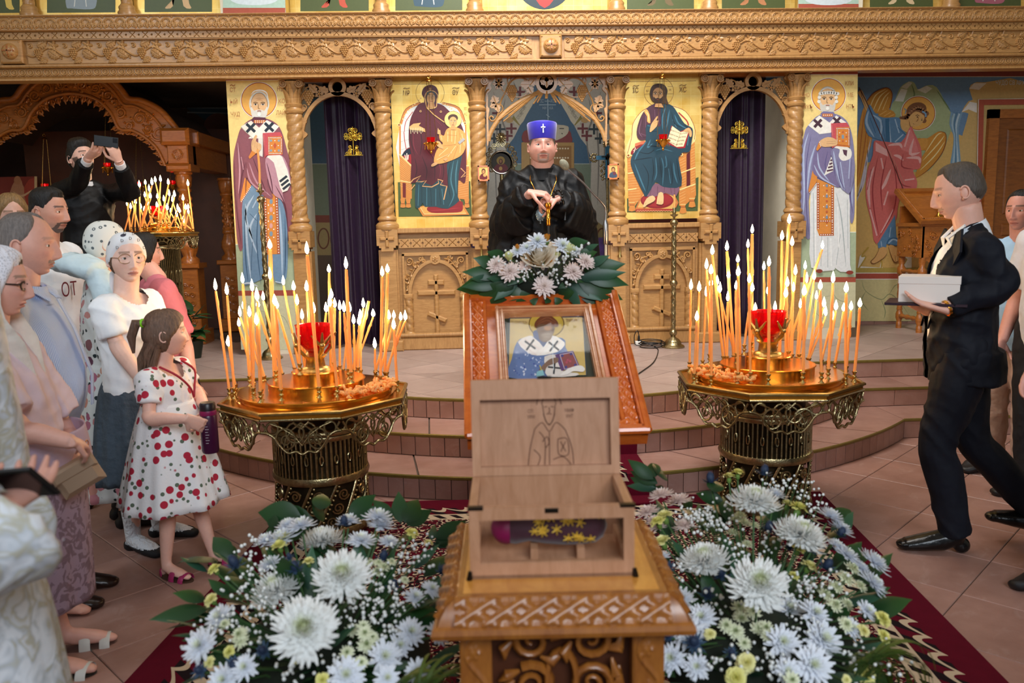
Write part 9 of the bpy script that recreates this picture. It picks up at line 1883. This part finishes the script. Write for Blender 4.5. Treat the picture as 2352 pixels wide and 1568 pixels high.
#  woman with white lace scarf
def lace():
 m,nt,b=nodes('white_lace');L=nt.links.new;tc=N(nt,'ShaderNodeTexCoord');v=N(nt,'ShaderNodeTexVoronoi',i_Scale=110.0);v.feature='DISTANCE_TO_EDGE';L(tc.outputs['Object'],v.inputs['Vector']);w_=N(nt,'ShaderNodeTexVoronoi',i_Scale=32.0);L(tc.outputs['Object'],w_.inputs['Vector'])
 a=N(nt,'ShaderNodeMath',operation='LESS_THAN');a.inputs[1].default_value=.16;L(v.outputs['Distance'],a.inputs[0]);r=ramp(nt,w_.outputs['Distance'],[(.18,'#000000'),(.22,'#ffffff'),(.36,'#ffffff'),(.4,'#000000')]);mxx=N(nt,'ShaderNodeMath',operation='MAXIMUM');L(a.outputs[0],mxx.inputs[0]);L(r,mxx.inputs[1]);mr=N(nt,'ShaderNodeMapRange',i_3=.72,i_4=1.0);L(mxx.outputs[0],mr.inputs[0]);L(mr.outputs[0],b.inputs['Alpha']);b.inputs['Base Color'].default_value=(*lin('#e4e2ea'),1);b.inputs['Roughness'].default_value=.8;return m
LACE=lace();p=Person('older woman with white lace scarf, pale pink top and lilac patterned skirt',(P(-32,650,2.82).x,2.82,0),96,1.46,'#dda899',1.15,.45,1.14);h=p.H
loc=lambda x,y,Y:(p.r.matrix_basis.inverted()@P(x,y,Y));p.fd={'L':V(.15,-1,0),'R':V(-.1,-1,0)}
for k in 'LR':p.J['an'+k].y-=.10
p.J['elR']=loc(45,985,2.62);p.J['wrR']=loc(165,1015,2.58);p.J['elL']=loc(150,990,3.02);p.J['wrL']=loc(180,1045,2.86)
p.head(10,4,0,'#8a7060','#b0605c',None,None,'#4a4038',0,1);p.body({'R':(tuple(loc(215,1020,2.72)-p.J['wrR']),tuple(loc(190,1075,2.75)-p.J['wrR']),.7),'L':(tuple(loc(210,1045,2.68)-p.J['wrL']),(-.6,.3,-.3),.8)});p.done()
PTOP=fab('pale_pink_knit','#d9c4ce',.04,.4,9);mb=MB();p.torso(mb,.024,.5);[p.arm(mb,k,0,.85,.034,flare=.012)for k in 'LR'];p.cloth('pink_top',mb,PTOP,.010)
p.skirt('top_hem',[(.87,.22,.20),(.80,.23,.21),(.72,.235,.215)],fab('lilac_band','#b8a4bc',.04,.3,12),60,5,.01,1,(0,-.05))
def damask():
 m,nt,b=nodes('lilac_damask');L=nt.links.new;tc=N(nt,'ShaderNodeTexCoord');n=N(nt,'ShaderNodeTexNoise',i_Scale=26.0,i_Detail=1.5,i_Distortion=1.6);L(tc.outputs['Object'],n.inputs['Vector']);L(ramp(nt,n.outputs['Fac'],[(.50,'#a48fa4'),(.53,'#86707f'),(.7,'#7c6676')]),b.inputs['Base Color']);b.inputs['Roughness'].default_value=.8;return m
p.skirt('lilac_skirt',[(.76,.215,.195),(.55,.22,.195),(.38,.215,.19),(.24,.21,.185)],damask(),100,6,.03,5,(0,-.04))
full=lambda ph,z,v:np.minimum(z-np.interp(np.abs(ph),[0,.7,1.0,1.3,1.6,3.15],[.30,.24,.05,-.25,-.6,-.7]),1)
sc_=p.shell('lace_scarf',full,.07,LACE,wob=.01);q=lambda x,y,z:p.Mh@V(x,y,z)
mb=MB();mb.tube([q(-.40,.05,.1),q(-.44,.08,-.3),q(-.42,.0,-.6),q(-.30,-.25,-.95),q(-.2,-.42,-1.5),q(-.15,-.5,-2.2),q(-.2,-.7,-2.9)],[(.05,.012),(.06,.015),(.06,.015),(.05,.015),(.04,.015),(.04,.014),(.03,.012)],12,side=(0,1,0));mb.tube([q(.40,.05,.1),q(.44,.08,-.3),q(.42,-.0,-.6),q(.3,-.3,-.95),q(.2,-.45,-1.5),q(.15,-.5,-2.2)],[(.05,.012),(.06,.015),(.06,.015),(.05,.015),(.04,.015),(.03,.014)],12,side=(0,1,0));mb.tube([q(0,.42,-.1),q(0,.46,-.5),q(0,.42,-.9),q(0,.46,-1.3)],[(.12,.02),(.15,.02),(.18,.02),(.14,.015)],12,side=(1,0,0));p.part('scarf_tail',mb,fab('cream_scarf','#d8cfc4',.08,.6,12),60,sc_)
mb=MB();R=random.Random(2);e=q(-.2,-.7,-2.9);[mb.tube([e+V(R.uniform(-.03,.03),R.uniform(-.03,.03),0),e+V(R.uniform(-.04,.04),R.uniform(-.04,.04),-.12)],.004,5)for _ in range(14)];p.part('scarf_fringe',mb,MATS['cream_scarf'],60,sc_)
p.shell('hair',male_hair(.26,-.2,-.4),.03,hairmat('brown_short_hair','#3a2e28'),wob=.02)
m=MB();[m.tube([q(sg*.14+.1*math.cos(t),-.42+.03*abs(math.cos(t)),-.02+.065*math.sin(t))for t in np.linspace(0,6.28,18,endpoint=False)],.003,5,closed=True)for sg in(-1,1)];[m.tube([q(sg*.24,-.38,.0),q(sg*.36,-.05,.02)],.003,5)for sg in(-1,1)];m.tube([q(-.04,-.43,0),q(.04,-.43,0)],.003,5);p.part('glasses',m,pm('brown_frame','#2c1c14',.3))
WSAN=pm('white_leather_strap','#cfcdc8',.5)
for k in 'LR':sandal(p,k,WSAN,pm('grey_sole','#6a645c',.7),V(.15 if k=='L' else-.1,-1,0),.15)
hb=P(195,1080,2.70);b2=thing('handbag','beige clutch bag under the folded hands of the lace-scarfed woman','bag',(hb.x,hb.y,hb.z-.06));obj('bag_body',MB().bbox(-.07,.07,-.03,.03,.0,.1,.02),pm('beige_leather','#a58a72',.5),b2,40,False);obj('flap',MB().bbox(-.072,.072,-.034,.0,.06,.104,.008),MATS['beige_leather'],b2,40,False);b2.rotation_euler=(0,math.radians(-25),math.radians(30))
p.part('rings',MB().tube([p.J['wrR']+(loc(215,1020,2.72)-p.J['wrR']).normalized()*.1+V(.012*math.cos(t),0,.012*math.sin(t))for t in np.linspace(0,6.28,12,endpoint=False)],.0018,5,closed=True),GOLDB)
#  dark-bearded man, blond woman, floral woman, pink woman
def simple(label,loc,yaw,Ht,skin,top_mat,bot_mat,hair,skirt=False,w=1.0,fat=.1,hd=(0,0),beard=None,hairmask=None,thick=.03,sleeve=.85,hs=1.0,arms=None,**k):
 p=Person(label,loc,yaw,Ht,skin,w,fat,hs);h=p.H;p.av=.006
 if arms:p.J.update(arms(p))
 p.head(*hd,0,beard=beard,**k);p.body({'L':((-.2,-.5,-.85),(-1,0,0),.4),'R':((.2,-.5,-.85),(1,0,0),.4)});p.done()
 mb=MB();p.torso(mb,.02,.46);[p.arm(mb,q,0,sleeve,.028,flare=.01)for q in 'LR'];p.top=p.cloth('top',mb,top_mat,.011)
 if skirt:p.skirt('skirt',[(.56*h,.16*w,.13),(.45*h,.2*w,.17),(.28*h,.23*w,.2),(skirt*h,.26*w,.22)],bot_mat,90,8,.05,7)
 else:mb=MB();[p.leg(mb,q,.016,.06,(.062,.056,.044,.042,.036))for q in 'LR'];p.cloth('trousers',mb,bot_mat,.012)
 for q in 'LR':mb=MB();p.foot_prims(mb,q,.008);p.cloth('shoe',mb,pm('dark_shoe','#141214',.5),.008,2)
 p.shell('hair',hairmask or male_hair(),thick,hair,wob=.01);return p
DKH=hairmat('black_hair','#141010');b=P(105,505,4.7)
p=simple('man with dark goatee in white printed t-shirt',(b.x,4.7,0),84,1.77,'#cb9682',WHITE_SHIRT,fab('dark_jeans','#20242c'),DKH,False,1.15,.15,(-4,0),('#3a3634','goatee'),male_hair(.30,.1,-.1,.03),lambda ph,z:.012+.07*sst(.15,.4,z),lips='#9a5c52',brow='#1a1210',stubble=('#6a5a54',.35))
vs,fs=text_polys('ОТ',.11);m=MB();m.add([V(-.10+u,-.16,1.24+w_)for u,w_ in vs],fs);p.part('shirt_lettering',m,pm('maroon_ink','#6a1c2c',.7),0,p.top)
BLH=hairmat('blond_hair','#8c6c44');b=P(22,480,5.0);long_=lambda ph,z,v:z-np.interp(np.abs(ph),[0,.35,.8,1.1,1.5,3.15],[.33,.28,.1,-.1,-.55,-.6])
p=simple('blond woman with parted hair behind the grey-haired man',(b.x,5.0,0),40,1.76,'#d9a894',fab('beige_blouse','#b8a89c'),fab('dark_skirt','#2a2830'),BLH,.2,1.0,.1,(0,2),None,long_,.06,lips='#b06a60',brow='#7a5a3c')
mb=MB();[mb.tube([p.Mh@V(sg*.30,.12,.0),p.Mh@V(sg*.36,.1,-.4),p.Mh@V(sg*.34,.05,-.9)],[(.03,.045),(.035,.05),(.02,.03)],10)for sg in(-1,1)];p.part('long_hair',mb,BLH,60)
def floral():
 m,nt,b=nodes('floral_print');L=nt.links.new;tc=N(nt,'ShaderNodeTexCoord');v=N(nt,'ShaderNodeTexVoronoi',i_Scale=13.0);L(tc.outputs['Object'],v.inputs['Vector']);v2=N(nt,'ShaderNodeTexVoronoi',i_Scale=21.0);L(tc.outputs['Object'],v2.inputs['Vector']);n=N(nt,'ShaderNodeTexNoise',i_Scale=40.0);L(tc.outputs['Object'],n.inputs['Vector'])
 ad=N(nt,'ShaderNodeMath',operation='MULTIPLY_ADD',i_1=.25,i_2=-.12);L(n.outputs['Fac'],ad.inputs[0]);s=N(nt,'ShaderNodeMath',operation='ADD');L(v.outputs['Distance'],s.inputs[0]);L(ad.outputs[0],s.inputs[1]);s2=N(nt,'ShaderNodeMath',operation='ADD');L(v2.outputs['Distance'],s2.inputs[0]);L(ad.outputs[0],s2.inputs[1])
 a=N(nt,'ShaderNodeMix',data_type='RGBA');L(ramp(nt,s2.outputs[0],[(.24,'#ffffff'),(.27,'#000000')]),a.inputs[0]);a.inputs[6].default_value=(*lin('#d8dcdc'),1);a.inputs[7].default_value=(*lin('#1c2c30'),1);d=N(nt,'ShaderNodeMix',data_type='RGBA');L(ramp(nt,s.outputs[0],[(.36,'#ffffff'),(.39,'#000000')]),d.inputs[0]);L(a.outputs[2],d.inputs[6]);hh=N(nt,'ShaderNodeSeparateColor');L(v.outputs['Color'],hh.inputs[0]);L(ramp(nt,hh.outputs[0],[(0,'#7a2458'),(.45,'#c0788c'),(.75,'#c89078'),(1,'#4a1c48')]),d.inputs[7]);L(d.outputs[2],b.inputs['Base Color']);b.inputs['Roughness'].default_value=.8;return m
FLO=floral();b=P(232,560,4.27)
p=simple('woman in floral dress with white patterned headscarf and shawl',(b.x,4.27,0),122,1.58,'#d8a48e',FLO,FLO,DKH,.12,1.05,.3,(0,0),None,male_hair(.2,-.3,-.4),.02,1.6)
sc2=p.shell('patterned_headscarf',lambda ph,z,v:np.minimum(z-np.interp(np.abs(ph),[0,.9,1.3,1.8,3.15],[.24,.05,-.15,-.35,-.45]),1),.06,dmat('scarf_print','#dcdcd6','#5c6468',30,.1));p.part('scarf_knot',MB().tube([p.Mh@V(0,.44,-.3),p.Mh@V(0,.58,-.42),p.Mh@V(.03,.66,-.6)],[(.035,.025),(.05,.03),(.03,.01)],10),MATS['scarf_print'],60,sc2)
SHW=fab('pale_blue_shawl','#c8dce4',.05,.6,9);mb=MB();mb.tube([V(-.17,.05,1.36),V(-.1,.13,1.40),V(.08,.14,1.40),V(.17,.06,1.36),V(.19,-.08,1.28)],[(.05,.09),(.05,.11),(.05,.11),(.05,.09),(.04,.06)],14,side=(0,0,1));mb.tube([V(-.17,.05,1.36),V(-.23,.03,1.22),V(-.25,.02,1.0),V(-.24,.01,.82)],[(.06,.05),(.06,.045),(.06,.03),(.06,.02)],14,side=(0,1,0));p.cloth('shawl',mb,SHW,.011)
b=P(395,700,4.3);PK=fab('pink_t_shirt','#c8707c',.05,.5,9)
p=simple('woman in pink t-shirt standing half hidden behind the bandana girl',(P(368,700,4.70).x,4.70,0),120,1.52,'#d8a494',PK,fab('black_skirt','#18181e'),DKH,.14,1.2,.25,(0,0),None,long_,.05,.8,off=(.045,.078,0),arms=lambda p:{'elR':p.r.matrix_basis.inverted()@P(425,790,4.6),'wrR':p.r.matrix_basis.inverted()@P(445,885,4.5)})
p.J['anR'].y-=.0
#  people cut by the frame edges
def brocade():
 m,nt,b=nodes('white_gold_brocade');L=nt.links.new;tc=N(nt,'ShaderNodeTexCoord');n=N(nt,'ShaderNodeTexNoise',i_Scale=17.0,i_Detail=2.0,i_Distortion=1.2);L(tc.outputs['Object'],n.inputs['Vector']);L(ramp(nt,n.outputs['Fac'],[(.40,'#dfe3ea'),(.5,'#c2c8d0'),(.56,'#b9b6a4'),(.64,'#d6dae0')]),b.inputs['Base Color']);b.inputs['Roughness'].default_value=.5
 bp=N(nt,'ShaderNodeBump',i_Strength=.3,i_Distance=.01);L(n.outputs['Fac'],bp.inputs['Height']);L(bp.outputs[0],b.inputs['Normal']);return m
BROC=brocade();c=thing('person','person in white and gold brocade vestment at lower left edge holding a phone','person',(-1.13,1.50,.028))
p=Person.__new__(Person);p.__init__('x',(-1.17,1.50,0),50,1.74,'#c99484',1.2,.4);bpy.data.objects.remove(c);tag(p.r,'person in white and gold brocade vestment at lower left edge holding a phone','person');loc=lambda x,y,Y:(p.r.matrix_basis.inverted()@P(x,y,Y))
p.J['elR']=loc(-75,1260,1.28);p.J['wrR']=loc(15,1160,1.36);p.J['elL']=loc(-20,1250,1.8);p.J['wrL']=loc(-25,1180,1.5);p.head(0,8,0);p.body({'R':(tuple(loc(70,1118,1.45)-p.J['wrR']),tuple(loc(40,1060,1.42)-p.J['wrR']),.35),'L':((-.5,-.6,.3),(-.3,0,1),.5)});p.done();p.shell('hair',male_hair(),.03,DKH)
mb=MB();p.torso(mb,.03,.46);[p.arm(mb,k,0,1.6,.035,flare=.05)for k in 'LR'];p.cloth('vestment',mb,BROC,.012,4,folds=.0015);p.skirt('vestment_skirt',[(1.05,.24,.22),(.8,.30,.28),(.4,.34,.31),(.06,.37,.34)],BROC,110,8,.05,8)
p.part('gold_orphrey',MB().tube([V(-.02,-.30,.98),V(-.02,-.36,.7),V(-.02,-.39,.4),V(-.02,-.42,.08)],[(.05,.014)]*4,10,side=(1,0,0)),pm('gold_ribbon','#c08a4c',.45,.2,.4,30))
pc=P(28,1112,1.40);ph2=thing('phone','dark phone held by the person in brocade at the lower left edge','phone',tuple(pc));ph2.rotation_euler=(math.radians(38),math.radians(-8),math.radians(-20));obj('phone_body',MB().bbox(-.055,.075,-.004,.005,-.038,.038,.003),MATS['black_glass'],ph2,30,False);obj('screen',MB().box(-.05,.07,-.0048,-.0042,-.034,.034),pm('dark_screen','#05070c',.08),ph2,0,False)
b=G(2312,1100);BLS=fab('light_blue_shirt','#9cc0e0',.05,.5,8)
p=simple('person in light blue shirt and beige trousers behind the suited man at right',(b.x+.06,b.y+.1,0),-60,1.66,'#c99080',BLS,fab('beige_trousers','#b89c8c',.06,.7,9),DKH,False,1.1,.3)
p=simple('person in dark trousers at the right edge behind the suited man',(P(2420,900,4.1).x,4.1,0),-70,1.74,'#c99080',fab('white_print_shirt','#c8c8d0'),fab('black_trousers','#141418'),DKH,False,1.1,.2)
p=simple('person at the right edge of whom only a hand shows',(P(2352,850,2.9).x+.36,2.95,0),-80,1.72,'#cf9484',fab('grey_shirt','#70747c'),fab('grey_trousers','#3a3c42'),DKH,False,1.1,.2,arms=lambda p:{'elR':V(-.2,-.05,1.12),'wrR':p.r.matrix_basis.inverted()@P(2372,850,2.85),'elL':V(.22,0,1.1)})
